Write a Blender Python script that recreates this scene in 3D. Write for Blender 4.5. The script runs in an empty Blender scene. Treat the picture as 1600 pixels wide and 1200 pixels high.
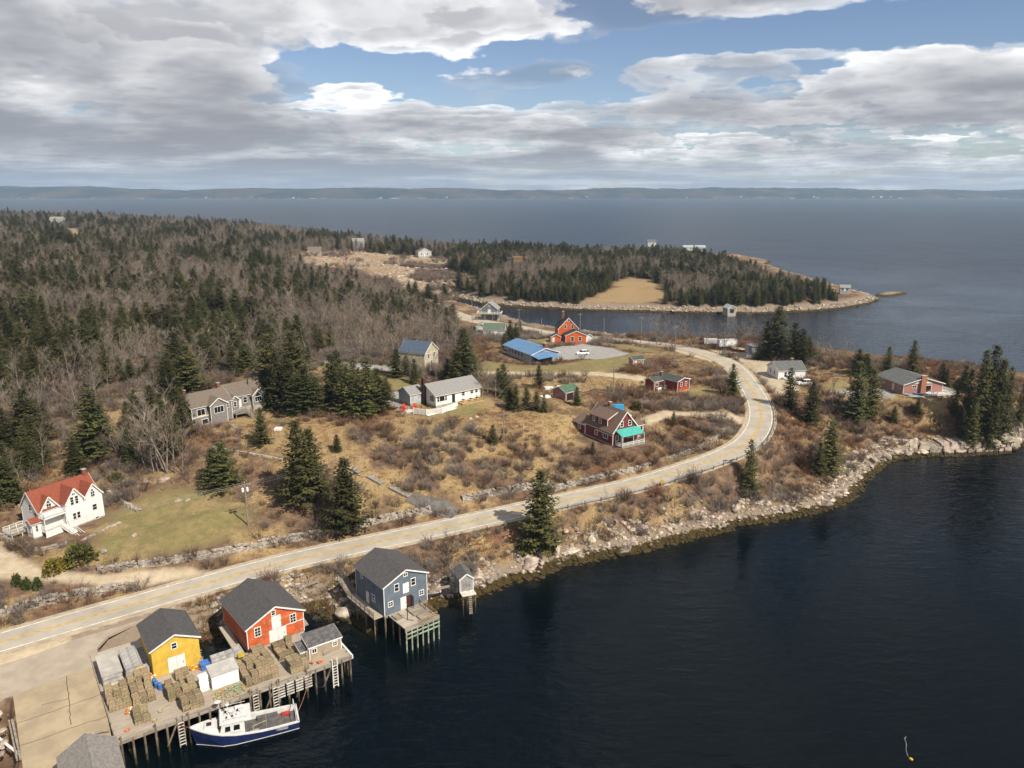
import bpy, bmesh, math, random
import numpy as np
from mathutils import Vector, Matrix
random.seed(7); rng = np.random.default_rng(11)
R = math.radians
scene = bpy.context.scene
COL = scene.collection

# ------------------------------------------------------------------ camera
FPX = 1200.0; CAMH = 70.0; PITCH = math.atan(303 / FPX)
CP, SP = math.cos(PITCH), math.sin(PITCH)
cam_d = bpy.data.cameras.new('camera'); cam = bpy.data.objects.new('camera', cam_d); COL.objects.link(cam)
cam.location = (0, 0, CAMH); cam.rotation_euler = (math.pi / 2 - PITCH, 0, 0)
cam_d.sensor_width = 36; cam_d.lens = 36 * FPX / 1600; cam_d.clip_start = 0.5; cam_d.clip_end = 60000
scene.camera = cam

# ------------------------------------------------------------------ sun, sky, exposure
SUN_EL, SUN_AZ = R(46), R(135)          # azimuth clockwise from +Y: the sun stands right of and behind the camera
sun_d = bpy.data.lights.new('sun', 'SUN'); sun_d.energy = 5.0; sun_d.angle = R(0.53); sun_d.color = (1.0, 0.92, 0.79)
sun = bpy.data.objects.new('sun', sun_d); COL.objects.link(sun)
sun.rotation_euler = Vector((math.sin(SUN_AZ) * math.cos(SUN_EL), math.cos(SUN_AZ) * math.cos(SUN_EL), math.sin(SUN_EL))).to_track_quat('Z', 'Y').to_euler()
scene.view_settings.view_transform = 'Standard'; scene.view_settings.look = 'None'
scene.view_settings.gamma = 1.0; scene.view_settings.exposure = 0.55; scene.view_settings.use_curve_mapping = False

class NT:
    """small helper for node trees"""
    def __init__(s, tree): s.t = tree; s.n = tree.nodes; s.l = tree.links
    def new(s, typ, **kw):
        n = s.n.new(typ)
        for k, v in kw.items(): setattr(n, k, v)
        return n
    def set(s, sock, v):
        if hasattr(v, 'is_linked') or isinstance(v, bpy.types.NodeSocket): s.l.new(v, sock)
        elif v is not None:
            try: sock.default_value = v
            except Exception: sock.default_value = (*v, 1.0)
    def math(s, op, a, b=None, c=None, clamp=False):
        n = s.new('ShaderNodeMath', operation=op, use_clamp=clamp)
        s.set(n.inputs[0], a)
        if b is not None: s.set(n.inputs[1], b)
        if c is not None: s.set(n.inputs[2], c)
        return n.outputs[0]
    def vmath(s, op, a, b=None, scale=None):
        n = s.new('ShaderNodeVectorMath', operation=op); s.set(n.inputs[0], a)
        if b is not None: s.set(n.inputs[1], b)
        if scale is not None: s.set(n.inputs['Scale'], scale)
        return n.outputs[0]
    def mix(s, f, a, b, blend='MIX'):
        n = s.new('ShaderNodeMix', data_type='RGBA', blend_type=blend)
        s.set(n.inputs[0], f); s.set(n.inputs[6], a); s.set(n.inputs[7], b); return n.outputs[2]
    def noise(s, vec, scale, detail=4, rough=0.55, dist=0.0, dim='3D'):
        n = s.new('ShaderNodeTexNoise', noise_dimensions=dim)
        if vec is not None: s.l.new(vec, n.inputs['Vector'])
        n.inputs['Scale'].default_value = scale; n.inputs['Detail'].default_value = detail
        n.inputs['Roughness'].default_value = rough; n.inputs['Distortion'].default_value = dist
        return n.outputs['Fac']
    def ramp(s, fac, lo, hi, a=0.0, b=1.0):
        n = s.new('ShaderNodeMapRange', interpolation_type='SMOOTHSTEP'); s.set(n.inputs[0], fac)
        for i, v in zip((1, 2, 3, 4), (lo, hi, a, b)): s.set(n.inputs[i], v)
        return n.outputs[0]

world = bpy.data.worlds.new('World'); scene.world = world; world.use_nodes = True
def build_sky():
    w = NT(world.node_tree); w.n.clear()
    out = w.new('ShaderNodeOutputWorld'); tc = w.new('ShaderNodeTexCoord')
    sky = w.new('ShaderNodeTexSky', sky_type='NISHITA', sun_disc=False, sun_elevation=SUN_EL, sun_rotation=SUN_AZ)
    sky.air_density = 1.0; sky.dust_density = 0.0; sky.ozone_density = 1.4; sky.altitude = 400
    sep = w.new('ShaderNodeSeparateXYZ'); w.l.new(tc.outputs['Generated'], sep.inputs[0])
    dx, dy, dz = sep.outputs
    dzc = w.math('ADD', w.math('MAXIMUM', dz, 0.0), 0.014)
    px, py = w.math('DIVIDE', dx, dzc), w.math('DIVIDE', dy, dzc)
    # an open lane of blue running across the cloud deck
    lane = w.math('ABSOLUTE', w.math('SUBTRACT', w.math('ADD', py, w.math('MULTIPLY', px, 0.42)), 5.75))
    gap = w.math('SUBTRACT', w.math('MULTIPLY', w.ramp(lane, 0.15, 1.0, 0.15, 0.0), w.ramp(px, -2.6, -1.1)), w.ramp(px, -1.6, -3.0, 0.0, 0.07))
    rad = w.math('SQRT', w.math('ADD', w.math('MULTIPLY', px, px), w.math('MULTIPLY', py, py)))
    squash = w.math('POWER', rad, -0.48); qx, qy = w.math('MULTIPLY', px, squash), w.math('MULTIPLY', py, squash)
    far = w.ramp(rad, 6.2, 10.0, 0.0, 0.042)
    vs = w.new('ShaderNodeCombineXYZ'); w.set(vs.inputs[0], dx); w.set(vs.inputs[1], dy); w.set(vs.inputs[2], w.math('MULTIPLY', dz, 2.2))
    n_hi, n_lo = w.noise(vs.outputs[0], 11.0, 5.0, 0.58), w.noise(vs.outputs[0], 27.0, 4.0, 0.58)
    lowf = w.ramp(dz, 0.05, 0.13, 1.0, 0.0)
    puff = w.math('MULTIPLY', w.math('SUBTRACT', w.math('ADD', w.math('MULTIPLY', n_lo, lowf), w.math('MULTIPLY', n_hi, w.math('SUBTRACT', 1.0, lowf))), 0.5), 0.30)
    NS = 8
    trans = 1.0; col = None
    for k in range(NS):
        g = k / (NS - 1); h = 1.0 + 0.50 * g
        pos = w.new('ShaderNodeCombineXYZ'); w.set(pos.inputs[0], w.math('MULTIPLY', qx, h ** 0.52)); w.set(pos.inputs[1], w.math('MULTIPLY', qy, h ** 0.52))
        pos.inputs[2].default_value = 5.3 + 1.1 * g
        big = w.noise(pos.outputs[0], 1.35, 4.0, 0.52, 0.0)
        thr = 0.497 + 0.080 * g ** 1.5
        d = w.math('ADD', w.math('SUBTRACT', w.math('ADD', w.math('SUBTRACT', big, gap), far), thr), puff)
        a = w.ramp(d, 0.0, 0.032, 0.0, 0.30 + 0.58 * g)
        lit = w.ramp(w.math('SUBTRACT', d, w.math('MULTIPLY', puff, 1.3)), -0.02, 0.12, 1.0, 0.0)
        q = g ** 0.8
        lo = (0.19 + 0.46 * q, 0.20 + 0.455 * q, 0.24 + 0.44 * q)
        hi = (0.60 + 0.80 * q, 0.605 + 0.79 * q, 0.635 + 0.74 * q)
        c = w.mix(lit, lo, hi)
        wgt = w.math('MULTIPLY', a, trans)
        cs = w.vmath('SCALE', c, scale=wgt)
        col = cs if col is None else w.vmath('ADD', col, cs)
        trans = w.math('MULTIPLY', trans, w.math('SUBTRACT', 1.0, a))
    cov = w.math('SUBTRACT', 1.0, trans)
    # aerial veil towards the horizon
    veil = w.ramp(dz, 0.0, 0.06, 0.55, 0.0)
    colh = w.mix(veil, w.vmath('SCALE', col, scale=w.math('DIVIDE', 1.0, w.math('MAXIMUM', cov, 0.02))), (0.40, 0.47, 0.57))
    b1 = w.new('ShaderNodeBackground'); w.l.new(w.mix(1.0, sky.outputs[0], (0.96, 0.96, 1.06), 'MULTIPLY'), b1.inputs[0]); b1.inputs[1].default_value = 0.062
    b2 = w.new('ShaderNodeBackground'); w.l.new(colh, b2.inputs[0]); b2.inputs[1].default_value = 0.72
    mx = w.new('ShaderNodeMixShader'); w.l.new(w.math('MAXIMUM', cov, w.math('MULTIPLY', veil, 0.95)), mx.inputs[0])
    w.l.new(b1.outputs[0], mx.inputs[1]); w.l.new(b2.outputs[0], mx.inputs[2]); w.l.new(mx.outputs[0], out.inputs[0])
    world.cycles.sampling_method = 'MANUAL'; world.cycles.sample_map_resolution = 256
    cy = scene.cycles; cy.max_bounces = 5; cy.diffuse_bounces = 2; cy.glossy_bounces = 2; cy.transmission_bounces = 2; cy.transparent_max_bounces = 8; cy.volume_bounces = 0
build_sky()

# ------------------------------------------------------------------ places: from a sight line to a point of the land
def at(px, py, z):
    u = (px - 800) / FPX; v = (py - 600) / FPX
    t = (CAMH - z) / (v * CP + SP)
    return Vector((t * u, t * (CP - v * SP), z))
def P2(px, py, z=0.0):
    p = at(px, py, z); return (p.x, p.y)

# centre line of the road with its heights
ROAD = [(-420, 1130, 4.4), (-160, 1051, 4.4), (0, 1004, 4.5), (200, 947, 4.7), (440, 880, 5.2), (663, 831, 5.9), (865, 786, 7.2), (1000, 755, 8.4),
        (1110, 720, 9.6), (1160, 697, 10.2), (1182, 674, 10.7), (1189, 648, 11.0), (1182, 622, 11.2), (1168, 598, 11.2), (1151, 577, 11.0), (1128, 562, 10.6),
        (1087, 548, 9.6), (1045, 540, 8.4), (1000, 534.5, 7.2), (960, 531, 6.2), (922, 528, 5.4), (857, 520, 4.4), (815, 512, 4.0), (762, 503, 4.0), (722, 493, 4.2), (700, 484, 4.6), (680, 474, 5.5)]
def spline(pts, step):
    """Catmull-Rom through 3D points, resampled about every `step` metres"""
    P = [np.array(p, float) for p in pts]; P = [2 * P[0] - P[1]] + P + [2 * P[-1] - P[-2]]
    out = []
    for i in range(1, len(P) - 2):
        p0, p1, p2, p3 = P[i - 1:i + 3]; n = max(2, int(np.linalg.norm(p2 - p1) / step))
        for k in range(n):
            t = k / n
            out.append(0.5 * ((2 * p1) + (-p0 + p2) * t + (2 * p0 - 5 * p1 + 4 * p2 - p3) * t * t + (-p0 + 3 * p1 - 3 * p2 + p3) * t ** 3))
    out.append(P[-2]); return np.array(out)
road_c = spline([at(*p) for p in ROAD], 1.2); road_k = np.concatenate([road_c[::3], road_c[-1:]])

# the waterline of the land (sea level), walked round
COAST_PX = [(60, 1420), (170, 1330), (178, 1190), (165, 1100), (160, 1040), (215, 1022), (330, 992), (352, 1000), (420, 975), (492, 950), (520, 962), (545, 968), (575, 985), (592, 968), (640, 950), (690, 947), (722, 941),
            (762, 929), (800, 908), (835, 905), (872, 886), (915, 878), (965, 868), (1010, 860), (1060, 848), (1100, 838), (1150, 824), (1200, 816), (1250, 808), (1290, 799), (1325, 782), (1345, 765), (1362, 742), (1385, 722), (1412, 715),
            (1450, 712), (1500, 712), (1555, 709), (1580, 700), (1620, 694), (1700, 680), (1775, 650), (1800, 622), (1730, 604), (1640, 600), (1580, 598), (1520, 592), (1460, 584), (1400, 577), (1340, 570), (1280, 560), (1220, 551), (1160, 545),
            (1100, 540), (1040, 534), (985, 528), (930, 521), (870, 514), (830, 507), (800, 498), (770, 491), (735, 480), (705, 470), (712, 466), (760, 476), (800, 480), (850, 482), (900, 485), (950, 486.5), (1000, 487), (1060, 489), (1120, 490),
            (1180, 490.5), (1230, 489), (1280, 486), (1320, 482), (1350, 477), (1368, 472), (1372, 466), (1350, 461), (1325, 455), (1300, 447), (1255, 432), (1215, 420), (1190, 415), (1208, 409), (1185, 404), (1150, 400)]
coast = [P2(*p) for p in COAST_PX] + [(170, 830), (60, 800), (-60, 850), (-180, 960), (-320, 1120), (-480, 1250), (-700, 1270), (-1000, 1220), (-1600, 1150), (-2600, 900), (-2600, -400), (-90, -400), (-62, 0)]
COAST = np.array(coast)
LEDGE = np.array([P2(*p) for p in [(1366, 461), (1385, 457), (1410, 457), (1424, 459), (1400, 462), (1372, 464)]])
def sdist(poly, x, y):
    """signed distance to a closed polygon, positive inside"""
    x = np.asarray(x, float); y = np.asarray(y, float)
    best = np.full(x.shape, 1e18); inside = np.zeros(x.shape, bool)
    n = len(poly)
    for i in range(n):
        ax, ay = poly[i]; bx, by = poly[(i + 1) % n]
        ex, ey = bx - ax, by - ay; L = ex * ex + ey * ey + 1e-12
        t = np.clip(((x - ax) * ex + (y - ay) * ey) / L, 0, 1)
        best = np.minimum(best, (x - ax - t * ex) ** 2 + (y - ay - t * ey) ** 2)
        c = (ay > y) != (by > y)
        with np.errstate(divide='ignore', invalid='ignore'):
            inside ^= c & (x < (bx - ax) * (y - ay) / (by - ay if by != ay else 1e-12) + ax)
    return np.where(inside, 1, -1) * np.sqrt(best)
def pdist(line, x, y):
    """distance to an open polyline and the index along it"""
    x = np.asarray(x, float); y = np.asarray(y, float)
    best = np.full(x.shape, 1e18); idx = np.zeros(x.shape)
    for i in range(len(line) - 1):
        ax, ay = line[i][0], line[i][1]; ex, ey = line[i + 1][0] - ax, line[i + 1][1] - ay; L = ex * ex + ey * ey + 1e-12
        t = np.clip(((x - ax) * ex + (y - ay) * ey) / L, 0, 1); d = (x - ax - t * ex) ** 2 + (y - ay - t * ey) ** 2
        m = d < best; best = np.where(m, d, best); idx = np.where(m, i + t, idx)
    return np.sqrt(best), idx

# heights of the land at places one can judge
HPTS_PX = [(110, 850, 8.0), (72, 842, 8.0), (160, 812, 8.0), (250, 800, 8.2), (330, 770, 9.6), (200, 850, 7.3), (300, 865, 6.8), (30, 885, 6.4), (0, 925, 6.0), (100, 905, 5.6), (-150, 960, 6.0), (0, 800, 9.5), (0, 700, 14), (100, 680, 14.5), (200, 720, 12),
           (385, 823, 8.2), (450, 830, 7.6), (340, 675, 14.5), (300, 690, 13.6), (330, 715, 13), (450, 680, 15.2), (400, 720, 13.2), (500, 760, 10.5), (560, 795, 8.0), (600, 700, 14.2), (640, 760, 9.8), (700, 622, 17), (690, 650, 15.0), (745, 640, 15.4), (640, 642, 16.4), (560, 610, 16.6), (760, 640, 16.6),
           (700, 700, 14.4), (760, 740, 11.4), (800, 700, 13.6), (850, 740, 10.6), (900, 700, 13.0), (960, 700, 13.0), (960, 650, 14.0), (1000, 720, 10.8), (1080, 690, 11.4), (890, 622, 14.2), (1040, 607, 13.0), (1100, 640, 12.4), (960, 590, 13.6), (850, 580, 13.2),
           (905, 552, 11.0), (830, 562, 11.6), (885, 535, 9.0), (993, 570, 11.6), (760, 560, 12.6), (660, 580, 15), (720, 530, 8.5), (650, 520, 12), (600, 560, 17), (1230, 592, 11.6), (1140, 550, 9.6), (1300, 590, 12), (1420, 612, 12), (1480, 620, 11.6), (1350, 650, 9.6),
           (1250, 690, 9), (1430, 660, 7.6), (1540, 620, 10), (1590, 650, 7), (1300, 690, 7.5), (1640, 640, 7), (100, 600, 18.5), (300, 560, 18.5), (450, 560, 17.5), (200, 500, 21.5), (500, 500, 16.5), (50, 500, 23), (350, 450, 21), (600, 470, 13), (500, 430, 15), (650, 450, 9),
           (560, 405, 15), (700, 430, 9), (850, 440, 8), (950, 455, 5), (1000, 465, 3.6), (1100, 450, 5), (1200, 455, 5), (1300, 462, 4), (900, 420, 8), (1000, 420, 7), (1100, 415, 5), (780, 480, 3.5), (730, 500, 5.5), (-300, 700, 16), (-300, 500, 24)]
HP = np.array([tuple(at(*p)) for p in HPTS_PX] + [tuple(at(*p)) for p in ROAD] + [(-400, 800, 25), (-220, 760, 19), (-560, 1100, 27), (-350, 1020, 19), (0, 700, 9), (-120, 760, 13), (-800, 600, 29), (-1000, 900, 31), (-1600, 800, 34), (-600, 300, 25), (-150, 60, 6), (-200, 20, 8), (-300, 120, 14), (250, 240, 6)])
def _tps():
    X = HP[:, :2] / 100.0; n = len(X)
    d = np.linalg.norm(X[:, None] - X[None], axis=2)
    K = np.where(d > 0, d * d * np.log(d + 1e-12), 0) + np.eye(n) * 0.02
    Pm = np.c_[np.ones(n), X]; A = np.zeros((n + 3, n + 3)); A[:n, :n] = K; A[:n, n:] = Pm; A[n:, :n] = Pm.T
    return X, np.linalg.solve(A, np.r_[HP[:, 2], 0, 0, 0])
TX, TW = _tps()
def _hash(ix, iy, s):
    h = np.sin(ix * 127.1 + iy * 311.7 + s * 74.7) * 43758.5453; return h - np.floor(h)
def vnoise(x, y, s=0):
    ix, iy = np.floor(x), np.floor(y); fx, fy = x - ix, y - iy; fx = fx * fx * (3 - 2 * fx); fy = fy * fy * (3 - 2 * fy)
    a, b, c, d = _hash(ix, iy, s), _hash(ix + 1, iy, s), _hash(ix, iy + 1, s), _hash(ix + 1, iy + 1, s)
    return (a * (1 - fx) + b * fx) * (1 - fy) + (c * (1 - fx) + d * fx) * fy - 0.5
PAD = np.array([P2(*p, 4.0) for p in [(-200, 1075), (20, 1050), (150, 1003), (156, 1060), (172, 1140), (186, 1215), (190, 1300), (40, 1300), (30, 1190), (20, 1088), (-200, 1130)]])
def pad_z(x, y): return 4.22 - 0.024 * (104 - y)
# level ground that was cut for the houses
FLAT = [(-83, 135, 8, 7.75), (-70, 190, 11, 14.3), (-14, 199, 7, 16.7), (24, 171, 8, 12.6), (46, 223, 7, 12.5), (89, 243, 8, 11.4), (122, 225, 11, 11.4), (6, 273, 13, 11.1), (24, 315, 10, 8.9)]
def land_z(x, y, full=False):
    x = np.asarray(x, float); y = np.asarray(y, float); sh = x.shape; x = x.ravel(); y = y.ravel()
    z = np.empty(x.shape); near = np.empty(x.shape)
    for s in range(0, len(x), 20000):
        xs, ys = x[s:s + 20000], y[s:s + 20000]
        d2 = (xs[:, None] / 100 - TX[None, :, 0]) ** 2 + (ys[:, None] / 100 - TX[None, :, 1]) ** 2
        z[s:s + 20000] = (0.5 * d2 * np.log(d2 + 1e-12)) @ TW[:-3] + TW[-3] + TW[-2] * xs / 100 + TW[-1] * ys / 100
        near[s:s + 20000] = np.sqrt(d2.min(1)) * 100
    z = np.clip(z, 2.5, 36)
    z += vnoise(x / 9, y / 9, 1) * 0.7 + vnoise(x / 3.1, y / 3.1, 2) * 0.28 + vnoise(x / 45, y / 45, 3) * np.clip(near / 40, 0, 1) * 5.0
    sd = sdist(COAST, x, y) + vnoise(x / 4, y / 4, 5) * 1.6 * np.clip(np.hypot(x, y) / 150, .6, 2)
    led = sdist(LEDGE, x, y) + vnoise(x / 5, y / 5, 9) * 3
    bank = np.where(sd > 0, 0.05 + 0.52 * np.minimum(sd, 4) + 0.36 * np.clip(sd - 4, 0, 400), 0.30 * sd)
    bank = np.maximum(bank, np.where(led > 0, 0.3 + 0.28 * led, 0.3 * led))
    bank = np.maximum(bank, -7.0 + vnoise(x / 30, y / 30, 6))
    k = 1.2; hmin = np.clip(0.5 + 0.5 * (z - bank) / k, 0, 1)
    z = z * (1 - hmin) + bank * hmin - k * hmin * (1 - hmin)
    rd, ri = pdist(road_k[:, :2], x, y)
    rz = np.interp(ri, np.arange(len(road_k)), road_k[:, 2])
    wr = np.clip((8.5 - rd) / 4.2, 0, 1); wr = wr * wr * (3 - 2 * wr)
    z = z * (1 - wr) + (rz - 0.06) * wr
    pd = sdist(PAD, x, y); wp = np.clip((pd + 0.9) / 0.8, 0, 1); z = z * (1 - wp) + (pad_z(x, y) - 0.08) * wp
    for fx, fy, fr, fz in FLAT:
        dd = np.hypot(x - fx, y - fy); wf = np.clip((fr + 7 - dd) / 7, 0, 1); wf = wf * wf * (3 - 2 * wf) * np.clip((rd - 4.2) / 3, 0, 1); z = z * (1 - wf) + fz * wf
    if full: return z.reshape(sh), sd.reshape(sh), rd.reshape(sh)
    return z.reshape(sh)
def lz(x, y): return float(land_z(np.array([x]), np.array([y]))[0])
_TS = np.concatenate([np.arange(60, 420, 0.6), np.arange(420, 1500, 3.0)])
def ground(px, py):
    """where the sight line through a picture point first meets the land or the water"""
    u = (px - 800) / FPX; v = (py - 600) / FPX
    x, y, z = _TS * u, _TS * (CP - v * SP), CAMH - _TS * (v * CP + SP)
    g = np.maximum(land_z(x, y), 0.0); h = np.nonzero(z <= g)[0]
    i = h[0] if len(h) else len(_TS) - 1
    return Vector((x[i], y[i], float(g[i])))

# ------------------------------------------------------------------ materials
MATS = {}
def material(name, color, rough=0.8, var=0.25, scale=1.5, color2=None, bump=0.0, bscale=8.0, metallic=0.0, spec=0.3, stretch=None, rnd=0.0, wear=None, coords='Object'):
    """procedural material: base colour broken up by noise, optional second tone, worn patches and fine relief"""
    if name in MATS: return MATS[name]
    m = bpy.data.materials.new(name); m.use_nodes = True; w = NT(m.node_tree); b = w.n['Principled BSDF']
    tc = w.new('ShaderNodeTexCoord'); vec = tc.outputs[coords]
    if stretch:
        mp = w.new('ShaderNodeMapping'); w.l.new(vec, mp.inputs[0]); mp.inputs['Scale'].default_value = stretch; vec = mp.outputs[0]
    n = w.noise(vec, scale, 5, 0.6); c2 = color2 or tuple(min(1, c * (1 - var * 1.6)) for c in color)
    c = w.mix(w.ramp(n, 0.35, 0.68), c2, color)
    if wear:
        c = w.mix(w.math('MULTIPLY', w.ramp(w.noise(vec, scale * 3.1, 5, 0.7), wear[1], wear[1] + 0.08), wear[2] if len(wear) > 2 else 0.85), c, wear[0])
    if rnd:
        oi = w.new('ShaderNodeObjectInfo'); hs = w.new('ShaderNodeHueSaturation'); w.l.new(c, hs.inputs['Color'])
        w.set(hs.inputs['Value'], w.math('MULTIPLY_ADD', oi.outputs['Random'], rnd * 2, 1 - rnd))
        w.set(hs.inputs['Hue'], w.math('MULTIPLY_ADD', w.math('FRACT', w.math('MULTIPLY', oi.outputs['Random'], 17.3)), 0.06 * min(1, rnd * 2), 0.5 - 0.03 * min(1, rnd * 2)))
        c = hs.outputs[0]
    w.l.new(c, b.inputs['Base Color']); b.inputs['Roughness'].default_value = rough; b.inputs['Metallic'].default_value = metallic
    b.inputs['Specular IOR Level'].default_value = spec
    if bump:
        bp = w.new('ShaderNodeBump'); bp.inputs['Strength'].default_value = min(1, bump); bp.inputs['Distance'].default_value = 0.05
        w.l.new(w.noise(vec, bscale, 4, 0.6), bp.inputs['Height']); w.l.new(bp.outputs[0], b.inputs['Normal'])
    MATS[name] = m; return m

def mesh_obj(name, verts, faces, mat, parent=None, smooth=False, mats=None, fmat=None):
    me = bpy.data.meshes.new(name); me.from_pydata([tuple(v) for v in verts], [], [tuple(f) for f in faces])
    for m in (mats or [mat]): me.materials.append(m)
    if fmat is not None: me.polygons.foreach_set('material_index', fmat)
    if smooth: me.polygons.foreach_set('use_smooth', [True] * len(me.polygons))
    me.update(); o = bpy.data.objects.new(name, me); COL.objects.link(o)
    if parent: o.parent = parent
    return o
def tag(o, label=None, cat=None, group=None, kind=None):
    if label: o['label'] = label
    if cat: o['category'] = cat
    if group: o['group'] = group
    if kind: o['kind'] = kind
    return o
def grid_mesh(name, X, Y, Z, mat, attrs={}, smooth=True):
    nr, nc = X.shape; me = bpy.data.meshes.new(name)
    co = np.stack([X, Y, Z], -1).reshape(-1, 3)
    me.vertices.add(len(co)); me.vertices.foreach_set('co', co.ravel())
    i = (np.arange(nr - 1)[:, None] * nc + np.arange(nc - 1)[None]).ravel()
    q = np.stack([i, i + 1, i + nc + 1, i + nc], -1)
    me.loops.add(q.size); me.loops.foreach_set('vertex_index', q.ravel()); me.polygons.add(len(q))
    me.polygons.foreach_set('loop_start', np.arange(len(q)) * 4); me.polygons.foreach_set('loop_total', np.full(len(q), 4))
    me.materials.append(mat); me.update(calc_edges=True)
    if smooth: me.polygons.foreach_set('use_smooth', np.ones(len(q), bool))
    for k, v in attrs.items():
        a = me.attributes.new(k, 'FLOAT', 'POINT'); a.data.foreach_set('value', np.asarray(v, np.float32).ravel())
    o = bpy.data.objects.new(name, me); COL.objects.link(o); return o

# ------------------------------------------------------------------ land
rows = [35.0]
while rows[-1] < 8200:
    y = rows[-1] + 60; rows.append(rows[-1] + y * (0.0046 if rows[-1] < 330 else 0.0085 if rows[-1] < 1400 else 0.06))
YR = np.array(rows); SC = np.linspace(-1.05, 1.05, 560)
GX = SC[None] * (YR[:, None] + 60); GY = np.repeat(YR[:, None], len(SC), 1)
GZ, GSD, GRD = land_z(GX, GY, True)
def blob(x, y, pts, soft=4.0):
    """soft mask of a patch of ground outlined by picture points on the land"""
    poly = np.array([tuple(ground(*p))[:2] for p in pts]); return np.clip(sdist(poly, x, y) / soft + 0.5, 0, 1)
LAWNS = [[(140, 865), (175, 800), (260, 765), (330, 765), (390, 800), (380, 840), (300, 860), (200, 880)], [(470, 560), (520, 560), (600, 590), (650, 590), (650, 612), (600, 612), (540, 590)], [(615, 645), (650, 655), (745, 650), (760, 625), (740, 615), (650, 630)],
         [(740, 585), (760, 565), (830, 572), (920, 562), (1000, 552), (1010, 562), (960, 580), (860, 585), (780, 590)], [(1075, 610), (1100, 605), (1120, 612), (1080, 622)], [(1270, 600), (1330, 596), (1325, 620), (1290, 612)], [(990, 540), (1040, 553), (1000, 550), (940, 537)], [(1010, 600), (1030, 615), (990, 612)], [(830, 530), (870, 532), (860, 542), (820, 538)]]
OCHRE = [[(370, 640), (480, 655), (560, 690), (600, 740), (560, 760), (500, 740), (440, 720), (380, 690)], [(740, 620), (830, 640), (900, 660), (890, 700), (800, 680), (740, 660)], [(600, 660), (760, 650), (820, 700), (740, 720), (640, 690)], [(1390, 620), (1500, 610), (1530, 625), (1450, 655), (1400, 640)], [(150, 640), (250, 580), (280, 600), (180, 690), (80, 740), (60, 700)],
         [(905, 479), (935, 458), (985, 432), (1025, 440), (1050, 466), (1000, 480)], [(1280, 580), (1380, 578), (1390, 600), (1300, 600)], [(560, 740), (680, 780), (660, 800), (570, 770)], [(820, 590), (1000, 585), (1000, 610), (900, 615), (800, 600)]]
BARE = [[(440, 398), (520, 392), (640, 400), (720, 405), (680, 430), (620, 445), (560, 420), (470, 410)], [(620, 420), (700, 415), (720, 440), (680, 470), (640, 450)], [(700, 410), (760, 412), (740, 430)], [(805, 408), (850, 412), (830, 420), (790, 418)], [(95, 352), (130, 362), (128, 385), (112, 380)]]
GRAVEL = [[(-260, 1050), (0, 1018), (250, 946), (335, 921), (332, 934), (245, 962), (160, 994), (150, 1045), (20, 1090), (-260, 1130)], [(310, 893), (215, 902), (205, 912), (310, 905)], [(-80, 880), (0, 850), (30, 872), (70, 893), (160, 899), (300, 888), (330, 896), (210, 922), (120, 915), (40, 905), (-80, 915)], [(1170, 545), (1240, 590), (1250, 610), (1215, 620), (1190, 590), (1150, 560), (1110, 548)], [(1000, 655), (1040, 642), (1165, 652), (1168, 662), (1060, 650), (1010, 665)],
          [(740, 580), (850, 581), (960, 583), (1010, 590), (1010, 598), (940, 588), (820, 586), (740, 585)], [(700, 485), (760, 500), (775, 512), (720, 500)], [(830, 512), (940, 530), (930, 534), (830, 518)], [(1060, 545), (1130, 556), (1110, 566), (1050, 548)]]
ASPH = [[(860, 545), (910, 537), (960, 545), (985, 553), (930, 562), (880, 562)], [(600, 612), (640, 614), (655, 622), (650, 628), (625, 632), (650, 642), (632, 648), (604, 630)], [(470, 556), (540, 568), (640, 575), (640, 582), (540, 575)], [(1285, 612), (1385, 608), (1400, 622), (1370, 622)]]
def masks(X, Y):
    f = lambda L, s: np.max([blob(X, Y, p, s) for p in L], 0)
    return dict(lawn=f(LAWNS, 5.0), ochre=f(OCHRE, 9.0), bare=f(BARE, 8.0), gravel=f(GRAVEL, 1.2), asph=f(ASPH, 0.8))
MK = masks(GX, GY)
forest_poly = np.array([tuple(ground(*p))[:2] for p in [(-300, 760), (0, 752), (110, 722), (200, 740), (280, 720), (300, 640), (400, 585), (470, 575), (540, 562), (620, 570), (660, 560), (720, 530), (705, 500), (690, 480)]] + [P2(702, 468, 3), P2(800, 476, 3), P2(930, 480, 3), P2(1000, 482, 3), P2(1200, 483, 3), P2(1310, 474, 3), P2(1330, 463, 3), (170, 815), (60, 790), (-60, 840), (-180, 950), (-320, 1105), (-480, 1230), (-700, 1250), (-1000, 1200), (-1600, 1130), (-1600, 100), (-300, 100)])
GF = np.clip(sdist(forest_poly, GX, GY) / 8 + 0.5, 0, 1) * (1 - MK['bare']) * (1 - 0.9 * MK['ochre'])
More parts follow.
